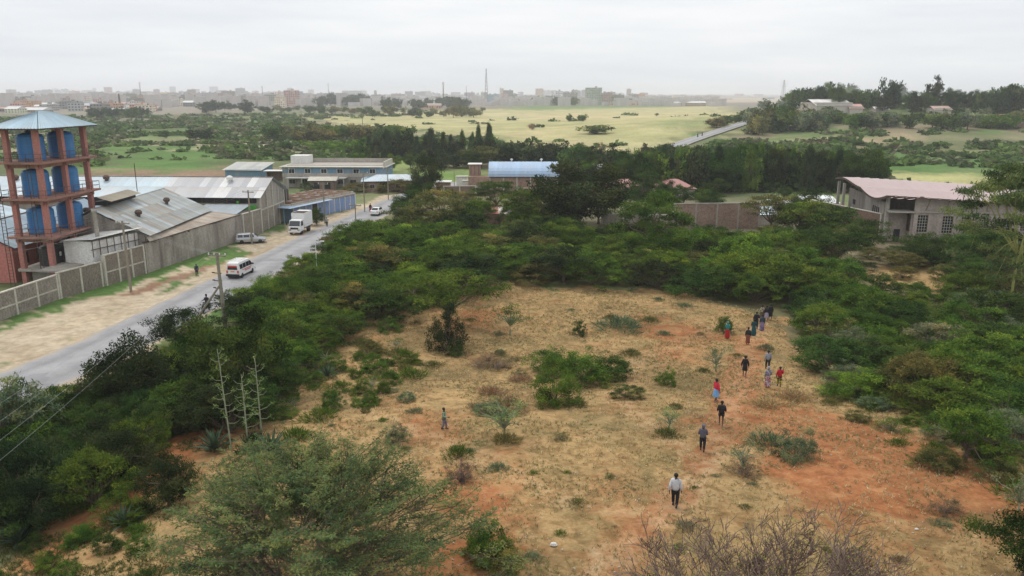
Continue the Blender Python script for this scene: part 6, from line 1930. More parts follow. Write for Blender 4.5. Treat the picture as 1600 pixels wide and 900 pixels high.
# ------------------------------------------------------------------ the large fine-leaved acacia and the bare bush at the bottom of the frame
def grow(rs, start, dirv, L, r_, depth_, out, tips, spread=.55, up=.12, n_ch=4, taper=.62, kids=(3, 5)):
    """a branch as a bent path; children leave along its outer half"""
    P = [np.array(start, float)]; d = np.array(dirv, float); d /= np.linalg.norm(d)
    seg = 4 if depth_ > 0 else 3
    for k in range(seg):
        d = d + rs.normal(0, .13, 3) + np.array([0, 0, up * .25]); d /= np.linalg.norm(d)
        P.append(P[-1] + d * L / seg)
    out.append((P, [r_ * (1 - .55 * k / seg) for k in range(seg + 1)], depth_))
    if depth_ == 0:
        tips.append(P); return
    for k in range(rs.integers(kids[0], kids[1] + 1)):
        i = rs.integers(max(1, seg // 2 - 1), seg + 1)
        nd = d * .8 + rs.normal(0, spread, 3); nd[2] = nd[2] * .6 + up
        grow(rs, P[i], nd, L * rs.uniform(.55, .8), r_ * taper * .6, depth_ - 1, out, tips, spread, up, n_ch, taper, kids)

rs = nrng(77)
ap = Vector((-7.4, 26.2, 3.1))
ac = thing('large_acacia', 'large fine-leaved acacia filling the bottom of the frame, tangled branches showing inside', 'acacia', ap)
segs, tips = [], []
for k in range(14):
    a = 2 * PI * k / 14 + rs.uniform(-.25, .25); el = rs.uniform(.28, 1.15)
    grow(rs, (0, 0, .5), (math.cos(a), math.sin(a), el), rs.uniform(2.2, 3.0), .14, 3, segs, tips, .60, .14, kids=(4, 5))
mb_big, mb_twig = MB(), MB()
for P, r_, d_ in segs:
    P2 = [(q_[0] * 1.12, q_[1] * 1.05, max(.2, min(6.9, q_[2] * 1.1))) for q_ in P]
    if d_ >= 2: mb_big.path(P2, r_, 6)
    elif d_ == 1: mb_twig.path(P2, [max(x, .016) for x in r_], 4)
    else: mb_twig.path(P2, [max(x, .010) for x in r_], 3)
mb_big.path([(0, 0, -.4), (.1, 0, .2), (0, 0, .7)], [.34, .28, .22], 9)
mb_big.build('trunk', M['dead_wood'], ac)
mb_twig.build('twigs', surf('grey_twig', (.20, .165, .12), (.13, .09, .08), .6, 1.5, .9), ac, kind='stuff')
print('tips', len(tips))
Ps, cl_ = [], []
for P in tips:
    P = np.array(P) * np.array([1.12, 1.05, 1.1]); z = P[:, 2].mean()
    P[:, 2] = np.clip(P[:, 2], .2, 6.9)
    edge = np.hypot(P[-1, 0], P[-1, 1])
    k = int(48 * (1 if (z > 3.4 or edge > 4.2) else .22))
    t_ = rs.uniform(.1, 1.15, k); i = np.minimum((t_ * (len(P) - 1)).astype(int), len(P) - 2)
    f_ = (t_ * (len(P) - 1) - i)[:, None]
    Q = P[i] * (1 - f_) + P[i + 1] * f_ + rs.normal(0, .085, (k, 3)) * np.array([1, 1, .45])
    Ps.append(Q); cl_.append(np.full(k, rs.normal()))
ac.scale = (.92, .95, .86)
sprays = MB(); ns_ = 620
for q_ in range(ns_):
    inn = rs.uniform(.6, .88) if q_ % 4 == 0 else rs.uniform(.9, 1.1)
    a = rs.uniform(0, 2 * PI); e = rs.uniform(0, 1) ** .8; rr_ = math.cos(e * PI / 2 * .96)
    bul = 1 + .17 * math.sin(3 * a + 1) + .13 * math.sin(5 * a + 2) + .08 * math.sin(9 * a)
    bz = 1 + .10 * math.sin(4 * a) * rr_
    c0 = np.array([5.6 * rr_ * math.cos(a) * bul * inn, 5.0 * rr_ * math.sin(a) * bul * inn, 1.0 + 5.4 * math.sin(e * PI / 2) * inn * bz + rs.normal(0, .3)])
    if c0[1] < -.8 and abs(c0[0] - .2) < 2.6 and c0[2] < 5.2 and rs.uniform() < .88: continue           # the open, dead side of the crown
    out_ = c0 - np.array([0, 0, 2.4]); out_ /= np.linalg.norm(out_); out_ = out_ + rs.normal(0, .35, 3); out_[2] = out_[2] * .55 + .05; out_ /= np.linalg.norm(out_)
    L_ = rs.uniform(.9, 1.9); side = np.cross(out_, [0, 0, 1.0]); side /= np.linalg.norm(side) + 1e-6
    sprays.path([c0 - out_ * .6, c0 + out_ * L_ * .5, c0 + out_ * L_], [.022, .014, .007], 3)
    tone_ = rs.normal()
    for b_ in range(7):                                            # side twigs, each a flat comb of fine leaves
        t0 = c0 + out_ * L_ * (b_ + .6) / 7.5; s_ = (1 if b_ % 2 else -1)
        dd = out_ * .75 + side * s_ * rs.uniform(.5, .9) + rs.normal(0, .12, 3); l2 = L_ * .42 * (1.15 - b_ / 9)
        k = 26; u = rs.uniform(0, 1, (k, 1))
        Ps.append(t0 + dd * l2 * u + rs.normal(0, .055, (k, 3)) * np.array([1, 1, .35])); cl_.append(np.full(k, tone_ + rs.normal(0, .3)))
sprays.build('twigs', M['bark'], ac, kind='stuff')
Ps = np.concatenate(Ps); cl_ = np.concatenate(cl_)
print('leaves', len(Ps))
meshobj('crown', leaf_mesh('fine_leaf_crown', leaf_faces(Ps, .125, .30, rs, 1.2), variety(len(Ps), rs, cl_, .10, .30)), ac, color=(.122, .162, .062))

rs = nrng(78)
bb = thing('bare_bush', 'wide leafless purple-brown bush with a few yellow-green leaves at the bottom of the frame', 'bush', (10.4, 26.6, 3.1))
segs, tips = [], []
for k in range(70):
    a = rs.uniform(0, 2 * PI); q_ = rs.uniform(0, 1) ** .6 * 2.9
    grow(rs, (math.cos(a) * q_ * 1.5, math.sin(a) * q_, 0), (math.cos(a) * .8, math.sin(a) * .6, 1.0), rs.uniform(1.35, 1.9), .045, 3, segs, tips, .40, .30, kids=(3, 4))
mb = MB()
for P, r_, d_ in segs: mb.path([(q_[0] * 1.1, q_[1], max(q_[2], 0) * .86) for q_ in P], [max(x, .013) for x in r_], 3 if d_ < 2 else 5)
mb.build('twigs', surf('purple_twig', (.165, .110, .090), (.25, .19, .15), .5, 1.5, .9), bb, kind='stuff')
T = np.array([P[-1] for P in tips]) * np.array([1.1, 1, .86]); T = T[rs.uniform(0, 1, len(T)) < .35]
T = np.repeat(T, 3, 0) + rs.normal(0, .06, (len(T) * 3, 3))
meshobj('crown', leaf_mesh('sparse_leaves', leaf_faces(T, .085, .4, rs, .6), variety(len(T), rs, rs.normal(0, 1, len(T)))), bb, color=(.20, .23, .045))
print('bare tips', len(tips))

# ------------------------------------------------------------------ thickets: every bush its own object, spaced over the ground they cover
TAKEN = [(o.location.x, o.location.y, o.scale.x * .8) for o in C.objects if o.get('category') in ('bush', 'acacia', 'tree') and o.parent is None]
def inpoly(poly, x, y):
    r = False
    for i in range(len(poly)):
        x1, y1 = poly[i]; x2, y2 = poly[(i + 1) % len(poly)]
        if (y1 > y) != (y2 > y) and x < (x2 - x1) * (y - y1) / (y2 - y1) + x1: r = not r
    return r
KEEP = [(o.location.x, o.location.y) for o in C.objects if o.name.startswith('person')]
def road_dist(x, y):
    return min(math.hypot(x - c[0], y - c[1]) for c in cl)
OPEN = [(1052, 1172, 352), (1395, 1475, 382), (1318, 1392, 362), (735, 800, 345), (1150, 1245, 352), (640, 735, 318), (900, 1060, 345), (1385, 1470, 440)]
def blocks(x, y, h_, w_):
    s_ = FPX / depth((x, y, 0)); px, py = project(x, y, Zs(x, y))
    return any(a < px < b_ and py - h_ * s_ < t_ and py > t_ for a, b_, t_ in OPEN)
def thicket(pp, gap, n_, kinds, size, hratio, tones, seed, grow_=1.0, offroad=5.2, taken=True, hcap=99):
    poly = wpoly(pp); r = random.Random(seed)
    xs, ys = [q_[0] for q_ in poly], [q_[1] for q_ in poly]
    pts = []
    tries = 0
    while len(pts) < n_ and tries < n_ * 60:
        tries += 1
        x, y = r.uniform(min(xs), max(xs)), r.uniform(min(ys), max(ys))
        if not inpoly(poly, x, y): continue
        if any((x - a) ** 2 + (y - b_) ** 2 < gap * gap for a, b_ in pts): continue
        if taken and any((x - a) ** 2 + (y - b_) ** 2 < (c * .8) ** 2 for a, b_, c in TAKEN): continue
        if road_dist(x, y) < 4.3 + size[1] * .44: continue
        if any((x - a) ** 2 + (y - b_) ** 2 < (size[1] * .5 + .9) ** 2 or (abs(x - a - (y - b_) * .36) < size[1] * .5 and 0 < b_ - y < 4.5 and size[1] > 3) for a, b_ in KEEP): continue
        pts.append((x, y))
        kd = r.choices([k for k, _ in kinds], [w_ for _, w_ in kinds])[0]
        tn = r.choices([k for k, _ in tones], [w_ for _, w_ in tones])[0]
        d = r.uniform(*size); h_ = min(hcap, d * r.uniform(*hratio) * (1.15 if kd == 'flat' else 1.35 if kd == 'tall' else .8 if kd in ('tuft', 'twig') else 1))
        if blocks(x, y, h_, d): h_ *= .62
        if blocks(x, y, h_, d): continue
        plant(kd, 0, 0, d, h_, tn, loc=(x, y, 0), squash=r.uniform(.8, 1.2))
    return pts
MIX = [('dome', 5), ('full', 2), ('flat', 3.4), ('tall', 1.2), ('twig', .8), ('airy', .5)]
TN = [('mid green', 5), ('dark green', 2.2), ('bright green', 1.6), ('olive', 1.2), ('deep green', .8)]
thicket([(500, 470), (560, 372), (640, 372), (900, 362), (1060, 378), (1250, 392), (1330, 420), (1320, 470), (1195, 474), (1050, 452), (900, 446), (800, 440), (650, 488), (570, 505)],
        3.2, 175, MIX, (4.4, 8.4), (.40, .58), TN, 21)
thicket([(440, 620), (420, 540), (370, 500), (440, 440), (560, 372), (600, 390), (560, 500), (500, 560)], 2.5, 60, MIX, (3.4, 5.8), (.48, .64), TN, 22, offroad=3.8)
thicket([(600, 348), (700, 340), (900, 345), (1100, 362), (1300, 376), (1380, 400), (1250, 396), (1060, 380), (900, 366), (640, 374)], 4.2, 40,
        [('flat', 4), ('dome', 3), ('tall', 2)], (4.5, 7.5), (.5, .75), [('mid green', 4), ('dark green', 4), ('olive', 2)], 23)
thicket([(1215, 492), (1310, 462), (1430, 470), (1600, 470), (1640, 520), (1640, 730), (1570, 700), (1520, 668), (1320, 616), (1290, 560), (1250, 530)], 2.6, 105,
        [('dome', 5), ('full', 3), ('flat', 2), ('twig', 1.6)], (3.4, 6.8), (.42, .58), [('mid green', 4), ('dark green', 3), ('grey-green', 1.3), ('olive', 1.2), ('bright green', .8)], 24)
thicket([(1380, 400), (1560, 392), (1660, 400), (1660, 470), (1500, 470), (1490, 425), (1400, 418)], 3.6, 26,
        [('dome', 5), ('flat', 2)], (4, 6), (.45, .62), [('dark green', 4), ('mid green', 3), ('olive', 2)], 25)
thicket([(140, 650), (225, 610), (330, 560), (440, 620), (400, 680), (310, 680), (250, 680), (200, 770), (60, 850), (-60, 850), (-60, 720)], 1.8, 75,
        [('tall', 3), ('dome', 5), ('flat', 2)], (3.0, 4.8), (.62, .85), [('deep green', 4), ('dark green', 5), ('mid green', 1.8)], 26, offroad=3.8, hcap=2.9)
thicket([(-100, 680), (10, 670), (140, 620), (150, 640), (60, 720), (-100, 760)], 2.0, 16, [('dome', 4), ('flat', 1)], (2.4, 3.4), (.5, .6), [('dark green', 4), ('mid green', 2)], 27, offroad=3.2, hcap=1.7)
# scattered growth in the clearing
thicket([(640, 500), (800, 460), (1040, 466), (1180, 486), (1130, 640), (1000, 700), (880, 700), (700, 620)], 3.4, 22, [('tuft', 6), ('twig', 1), ('dome', 1)], (.9, 2.2), (.35, .55),
        [('grey-green', 3), ('olive', 3), ('straw', 1)], 28, hcap=.9)
thicket([(460, 650), (600, 560), (700, 620), (640, 720), (720, 700), (900, 720), (880, 840), (760, 780), (600, 700)], 1.5, 18, [('tuft', 6), ('dome', 2)], (.6, 1.5), (.35, .5),
        [('grey-green', 2), ('olive', 3), ('mid green', 2)], 29, hcap=.7)
thicket([(1160, 640), (1300, 625), (1500, 700), (1640, 760), (1640, 690), (1540, 650), (1300, 612)], 1.8, 24, [('tuft', 6), ('dome', 1), ('twig', 1)], (1.2, 2.8), (.3, .45),
        [('olive', 4), ('grey-green', 2), ('straw', 1)], 30, hcap=1.1)
thicket([(900, 720), (1100, 720), (1300, 800), (1600, 820), (1600, 880), (1200, 900), (800, 900)], 1.7, 14, [('tuft', 6), ('twig', 1)], (.5, 1.2), (.3, .45), [('olive', 4), ('grey-green', 2), ('brown', 1)], 31, hcap=.5)
thicket([(740, 560), (860, 545), (900, 640), (820, 660), (740, 640)], 1.6, 16, [('tuft', 3), ('twig', 4)], (1.6, 2.8), (.3, .42), [('brown', 4), ('olive', 3)], 32, hcap=.9)
thicket([(60, 880), (200, 790), (240, 860), (240, 940), (40, 940)], 1.5, 12, [('full', 4), ('tuft', 4)], (.9, 1.8), (.4, .6), [('mid green', 3), ('dark green', 3)], 33)
thicket([(1345, 402), (1470, 398), (1480, 440), (1360, 440)], 4, 7, [('dome', 3), ('tuft', 4)], (1.6, 3.4), (.4, .6), [('dark green', 3), ('olive', 4)], 34)
thicket([(425, 640), (470, 560), (600, 505), (660, 520), (640, 600), (560, 650), (470, 700)], 1.5, 34, [('full', 4), ('tuft', 4), ('airy', 1)], (1.2, 2.9), (.45, .6), [('mid green', 4), ('dark green', 2), ('olive', 2)], 35)
thicket([(0, 720), (120, 700), (230, 720), (260, 820), (250, 960), (-40, 960)], 1.7, 22, [('full', 5), ('tuft', 4)], (1.0, 2.2), (.5, .7), [('dark green', 4), ('mid green', 3), ('deep green', 2)], 36, hcap=1.9)
thicket([(1290, 600), (1500, 650), (1640, 720), (1640, 800), (1500, 760), (1380, 690), (1300, 640)], 1.9, 22, [('full', 3), ('tuft', 5), ('twig', 1)], (1.4, 3.2), (.35, .5), [('olive', 3), ('mid green', 3), ('dark green', 1)], 37, hcap=1.5)
# sparse trees between the bushes and the buildings
for px, py, w_, h_, tn, kd in ((655, 330, 50, 42, 'dark green', 'tall'), (640, 345, 50, 40, 'dark green', 'tall'), (720, 330, 46, 30, 'olive', 'flat'), (935, 350, 80, 40, 'dark green', 'flat'), (1110, 330, 46, 30, 'dark green', 'tall'),
                               (1145, 300, 50, 16, 'dark green', 'dome'), (1090, 300, 40, 30, 'dark green', 'tall'), (1120, 306, 44, 26, 'dark green', 'tall'), (1265, 345, 70, 45, 'dark green', 'tall'), (1300, 372, 80, 50, 'dark green', 'flat'),
                               (1355, 390, 70, 44, 'dark green', 'tall'), (1250, 375, 110, 60, 'mid green', 'flat'), (1450, 412, 90, 46, 'dark green', 'tall'), (1510, 405, 70, 40, 'mid green', 'tall'), (1555, 420, 80, 60, 'dark green', 'tall'),
                               (1225, 310, 26, 18, 'dark green', 'tall'), (1195, 300, 30, 18, 'dark green', 'tall'), (960, 335, 40, 46, 'dark green', 'tall'), (1040, 345, 60, 38, 'mid green', 'dome'), (860, 300, 30, 30, 'dark green', 'tall'),
                               (560, 262, 28, 22, 'mid green', 'tall'), (545, 284, 46, 26, 'dark green', 'tall'), (520, 285, 34, 18, 'dark green', 'dome'), (578, 280, 44, 28, 'dark green', 'tall'), (612, 268, 26, 26, 'mid green', 'tall'),
                               (620, 300, 60, 18, 'olive', 'dome'), (495, 352, 30, 26, 'dark green', 'tall'), (560, 300, 40, 14, 'olive', 'dome'), (655, 250, 26, 20, 'mid green', 'tall'), (480, 300, 20, 14, 'dark green', 'dome'),
                               (752, 262, 80, 30, 'olive', 'flat'), (785, 258, 60, 26, 'olive', 'flat'), (920, 285, 30, 34, 'mid green', 'tall'), (895, 258, 40, 20, 'mid green', 'tall'), (940, 252, 22, 30, 'brown', 'airy'), (1068, 322, 60, 30, 'dark green', 'flat'), (1040, 318, 34, 34, 'dark green', 'tall'), (985, 318, 36, 26, 'dark green', 'tall'), (1100, 318, 40, 22, 'mid green', 'tall')):
    pl(kd, px, py, w_, h_, tn)

# ------------------------------------------------------------------ trees of the middle distance and the hill, one by one
def rowpx(x0, x1, ybase, ytop, n_, kinds, tones, seed, wj=(1.0, 1.6), yj=4, name=None, hj=(.75, 1.08)):
    r = random.Random(seed)
    for k in range(n_):
        t = (k + r.uniform(.1, .9)) / n_; px = x0 + (x1 - x0) * t
        yb = (ybase(t) if callable(ybase) else ybase) + r.uniform(-yj, yj)
        yt = ytop(t) if callable(ytop) else ytop
        h_ = (yb - yt) * r.uniform(*hj); kd = r.choice(kinds)
        pl(kd, px, yb, h_ * r.uniform(*wj) * (.55 if kd == 'cone' else 1), h_, r.choice(tones))
DK = ['deep green', 'deep green', 'dark green']
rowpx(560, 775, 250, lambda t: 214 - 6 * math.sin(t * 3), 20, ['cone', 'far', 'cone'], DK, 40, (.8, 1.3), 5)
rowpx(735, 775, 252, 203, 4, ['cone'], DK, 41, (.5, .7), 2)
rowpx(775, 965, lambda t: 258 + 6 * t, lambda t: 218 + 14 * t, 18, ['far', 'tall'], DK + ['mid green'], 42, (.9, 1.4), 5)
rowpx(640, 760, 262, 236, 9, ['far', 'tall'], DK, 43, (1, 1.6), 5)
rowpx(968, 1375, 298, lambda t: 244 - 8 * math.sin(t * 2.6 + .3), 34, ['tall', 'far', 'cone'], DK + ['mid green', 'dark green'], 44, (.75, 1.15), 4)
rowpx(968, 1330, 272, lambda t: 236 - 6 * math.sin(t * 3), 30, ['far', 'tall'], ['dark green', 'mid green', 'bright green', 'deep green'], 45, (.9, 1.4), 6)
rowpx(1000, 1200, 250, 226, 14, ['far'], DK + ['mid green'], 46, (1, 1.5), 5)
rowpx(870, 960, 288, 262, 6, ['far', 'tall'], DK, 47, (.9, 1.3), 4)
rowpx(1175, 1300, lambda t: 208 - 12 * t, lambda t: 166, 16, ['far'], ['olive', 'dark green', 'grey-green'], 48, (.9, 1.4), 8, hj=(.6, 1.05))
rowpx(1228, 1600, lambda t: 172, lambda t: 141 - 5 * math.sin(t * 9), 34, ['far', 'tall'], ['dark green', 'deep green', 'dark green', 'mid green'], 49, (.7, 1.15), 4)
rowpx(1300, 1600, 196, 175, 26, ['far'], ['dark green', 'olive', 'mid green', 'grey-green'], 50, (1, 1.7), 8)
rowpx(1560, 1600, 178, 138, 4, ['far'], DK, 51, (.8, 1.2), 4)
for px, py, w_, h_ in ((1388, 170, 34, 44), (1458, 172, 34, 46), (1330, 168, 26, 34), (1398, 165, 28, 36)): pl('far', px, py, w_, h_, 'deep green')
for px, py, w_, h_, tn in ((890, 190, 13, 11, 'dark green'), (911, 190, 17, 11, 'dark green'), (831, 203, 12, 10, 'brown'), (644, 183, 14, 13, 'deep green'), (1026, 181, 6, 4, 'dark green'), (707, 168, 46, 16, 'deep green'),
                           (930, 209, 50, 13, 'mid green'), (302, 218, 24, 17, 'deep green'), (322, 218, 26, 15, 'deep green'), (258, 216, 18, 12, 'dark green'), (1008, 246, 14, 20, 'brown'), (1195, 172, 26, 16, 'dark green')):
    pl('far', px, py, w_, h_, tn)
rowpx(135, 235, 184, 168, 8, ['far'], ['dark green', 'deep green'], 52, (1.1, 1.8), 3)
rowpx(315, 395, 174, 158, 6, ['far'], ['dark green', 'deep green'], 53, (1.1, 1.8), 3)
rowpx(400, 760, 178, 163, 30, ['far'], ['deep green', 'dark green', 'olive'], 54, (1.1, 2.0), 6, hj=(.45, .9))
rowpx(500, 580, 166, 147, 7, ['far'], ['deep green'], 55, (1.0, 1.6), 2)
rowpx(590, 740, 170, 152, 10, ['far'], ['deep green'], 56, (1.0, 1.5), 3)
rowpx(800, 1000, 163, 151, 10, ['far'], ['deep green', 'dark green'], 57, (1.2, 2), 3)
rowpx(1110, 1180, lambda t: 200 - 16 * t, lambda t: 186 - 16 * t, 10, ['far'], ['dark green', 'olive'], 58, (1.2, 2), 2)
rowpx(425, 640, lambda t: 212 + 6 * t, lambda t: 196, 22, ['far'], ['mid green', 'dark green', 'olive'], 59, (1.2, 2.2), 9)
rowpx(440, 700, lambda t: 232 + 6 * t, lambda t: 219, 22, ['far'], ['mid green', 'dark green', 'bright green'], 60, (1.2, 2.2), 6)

# far scrub: bushes too small and many to count
rs = nrng(5)
def scrub_mass(n_, seed):
    rs = nrng(seed); P, C_ = [], []
    k = 0
    while k < n_:
        r_ = 150 * (900 / 150) ** rs.uniform(0, 1); a = rs.uniform(-.75, .72)
        x, y = r_ * math.sin(a), r_ * math.cos(a)
        if float(fbm(np.array([x / 42.]), np.array([y / 20.]), 61)[0]) < (.50 if y < 320 else .47): continue
        if road_dist(x, y) < 12: continue
        px, py = project(x, y, Zs(x, y))
        if inpoly([(480, 190), (735, 176), (1130, 170), (1180, 180), (1085, 216), (965, 252), (880, 248), (760, 216), (640, 204)], px, py) and rs.uniform() > .03: continue
        if inpoly([(150, 235), (262, 225), (345, 242), (330, 264), (200, 270)], px, py) and rs.uniform() > .1: continue
        if inpoly([(-50, 262), (620, 255), (800, 262), (900, 300), (1390, 300), (1500, 330), (1500, 420), (-50, 420)], px, py): continue
        if inpoly([(1370, 264), (1640, 272), (1640, 292), (1410, 290)], px, py): continue
        k += 1
        w_ = rs.uniform(1.6, 4.2) * (1 + r_ / 700); m_ = int(34)
        d = rs.normal(0, 1, (m_, 3)); d /= np.linalg.norm(d, axis=1)[:, None]; d[:, 2] = np.abs(d[:, 2]) * .46
        q_ = d * rs.uniform(.6, 1, m_)[:, None] * w_ / 2 * np.array([1.3, 1.3, 1]) + np.array([x, y, Zs(x, y)])
        P.append((q_, w_)); tone = np.array([[.09, .145, .04], [.07, .105, .04], [.13, .19, .055], [.14, .13, .075], [.17, .18, .10]][rs.choice(5, p=[.34, .26, .14, .14, .12])]) * rs.uniform(.8, 1.2)
        C_.append(np.clip(tone * (1 + rs.normal(0, .18, (m_, 1))), 0, 1))
    V_ = np.concatenate([leaf_faces(q_, w_ * .38, .8, rs, .5) for q_, w_ in P])
    o = meshobj('scrub', leaf_mesh('scrub', V_, np.concatenate(C_)), color=(1, 1, 1)); o['kind'] = 'stuff'
scrub_mass(4200, 71)

# dry and green grass tufts of the clearing
def grass_mass(name, n_, seed, tones, size, poly, thr, blades=7):
    rs = nrng(seed); wp = wpoly(poly)
    xs, ys = [q_[0] for q_ in wp], [q_[1] for q_ in wp]
    x = rs.uniform(min(xs), max(xs), n_ * 5); y = rs.uniform(min(ys), max(ys), n_ * 5)
    ok = inside(wp, x, y) & (fbm(x / 2.6, y / 2.6, seed) > thr)
    for pp in KEEP: ok &= (x - pp[0]) ** 2 + (y - pp[1]) ** 2 > .3
    x, y = x[ok][:n_], y[ok][:n_]
    z = Z(x, y)
    B = np.repeat(np.stack([x, y, z], 1), blades, 0)
    s_ = np.repeat(rs.uniform(.5, 1.5, len(x)), blades)[:, None] * size
    B += rs.normal(0, .28, B.shape) * s_ * np.array([1, 1, 0])
    d = rs.normal(0, .55, B.shape); d[:, 2] = 1
    V_ = leaf_faces(B, size, .22, rs, 0, dirs=d)
    tt = np.array(tones)[rs.integers(0, len(tones), len(x))]
    o = meshobj(name, leaf_mesh(name, V_, np.clip(np.repeat(tt, blades, 0) * (1 + rs.normal(0, .2, (len(B), 1))), 0, 1)), color=(1, 1, 1)); o['kind'] = 'stuff'
NEARC = [(430, 640), (520, 530), (600, 500), (690, 465), (790, 448), (900, 452), (1050, 458), (1205, 487), (1240, 535), (1300, 612), (1500, 655), (1600, 640), (1700, 700), (1640, 960), (300, 960), (420, 700)]
grass_mass('dry_grass', 20000, 81, [(.48, .37, .18), (.41, .31, .15), (.56, .45, .26), (.36, .29, .13)], .16, NEARC, .38, 6)
grass_mass('green_grass', 7500, 82, [(.23, .24, .10), (.29, .27, .12), (.18, .20, .08), (.26, .20, .11)], .13, NEARC, .54, 9)
grass_mass('green_grass', 2600, 83, [(.09, .12, .035), (.15, .16, .06), (.22, .19, .08)], .16, [(0, 940), (0, 845), (120, 790), (250, 700), (260, 650), (330, 640), (420, 690), (380, 760), (260, 940)], .45, 9)
# small stones along the trail
rs = nrng(91); mb = MB()
for k in range(700):
    x, y = rs.uniform(-8, 26), rs.uniform(26, 62)
    s_ = rs.uniform(.025, .075)
    mb.box((x, y, Zs(x, y) + .02), (s_ * 1.5, s_, s_), rs.uniform(0, 3), .7)
o = mb.build('gravel', surf('pale_stone', (.45, .38, .30), (.3, .2, .14), .5, 2, .9)); o['kind'] = 'stuff'
# litter
mb = MB(); r = random.Random(5)
LIT = [(865, 853, .18, 'white plastic bag lying on the grass near the bottom of the clearing'), (243, 690, .22, 'white bag lying at the path under the dark trees'), (1432, 828, .1, 'scrap of white litter on the red soil')]
for px, py, s_, lab in LIT:
    p = G(px, py)
    o = MB().lathe([(s_ * .5, 0), (s_, s_ * .3), (s_ * .7, s_ * .8), (s_ * .2, s_)], (0, 0, 0), 7, .6).build('litter', M['whitematte'], loc=(p[0], p[1], p[2]))
    tagp(o, lab, 'litter', None, 'thing')
p = G(218, 703)
tagp(MB().lathe([(.3, 0), (.34, .12), (.2, .26), (.05, .3)], n=7, squash=.7).build('rock', M['stone'], loc=p, color=(1.3, 1.25, 1.1)), 'pale rock beside the sandy footpath', 'rock', None, 'thing')

# ------------------------------------------------------------------ the town on the horizon
CITYT = {'grey': (.30, .29, .28), 'brown': (.27, .20, .16), 'cream': (.52, .46, .36), 'white': (.66, .65, .62), 'pinkish': (.45, .29, .25), 'dark grey': (.16, .155, .155), 'yellow': (.55, .42, .17), 'orange-brown': (.42, .22, .13), 'bluish': (.25, .31, .38)}
CITY = []
WIN = {}
def city_house(px, py, wpx, hpx, tone, label=None, pitched=False, rz=None, r=random.Random(99)):
    p = G(px, py); s_ = depth(p) / FPX
    w_, h_ = wpx * s_, hpx * s_; d_ = max(8, min(w_, 22) * r.uniform(.7, 1))
    st = max(1, int(round(h_ / 3.1)))
    t_ = thing('town_building', label, 'building', (p[0], p[1], p[2]), r.uniform(-.25, .25) if rz is None else rz)
    c = tuple(min(.8, k * 1.45 * r.uniform(.9, 1.1)) for k in CITYT[tone])
    mb = MB().box((0, d_ / 2, h_ / 2 - .5), (w_, d_, h_ + 1))
    if st > 1:
        for k in range(1, st): mb.box((0, d_ / 2, h_ * k / st), (w_ + .5, d_ + .5, .28))
    mb.build('wall', M['citywall'], t_, color=c)
    nx = max(2, int(w_ / 3.2))
    wm_ = MB()
    for a in range(st):
        for b_ in range(nx):
            if r.random() < .12: continue
            wm_.box((-w_ / 2 + w_ * (b_ + .5) / nx, -.04, h_ * (a + .55) / st), (w_ / nx * .5, .16, h_ / st * .42))
        for b_ in range(max(1, int(d_ / 3.5))):
            n2 = max(1, int(d_ / 3.5))
            for s2 in (-1, 1): wm_.box((s2 * (w_ / 2 + .02), d_ * (b_ + .5) / n2, h_ * (a + .55) / st), (.16, d_ / n2 * .42, h_ / st * .4))
    if wm_.v: wm_.build('window_openings', M['dark'], t_, kind='stuff')
    if pitched:
        o = MB().prism([(-.6, h_), (d_ + .6, h_), (d_ / 2, h_ + min(3, d_ * .2))], 'x', -w_ / 2 - .5, w_ / 2 + .5).build('roof', M['roof'], t_, color=r.choice([(.55, .56, .56), (.45, .24, .18), (.7, .7, .68), (.4, .42, .45), (.32, .25, .2)]))
    else:
        mb = MB().box((0, d_ / 2, h_ + .62), (w_ + .6, d_ + .6, .24))
        mb.box((w_ * r.uniform(-.3, .3), d_ * .5, h_ + 1.7), (min(4, w_ * .3), 3, 2.4))
        mb.build('roof', M['citywall'], t_, color=tuple(k * .8 for k in c))
        if r.random() < .4: MB().lathe([(.8, 0), (.8, 1.5), (.3, 1.8)], (w_ * .2, d_ * .3, h_ + .74), 8).build('roof_tank', M['tankblack'], t_)
    if label is None: CITY.append(dict(o=t_, px=px, py=py, tone=tone, st=st, w=w_, pitched=pitched))
    return t_
NW = ['one', 'two', 'three', 'four', 'five', 'six', 'seven', 'eight', 'nine']
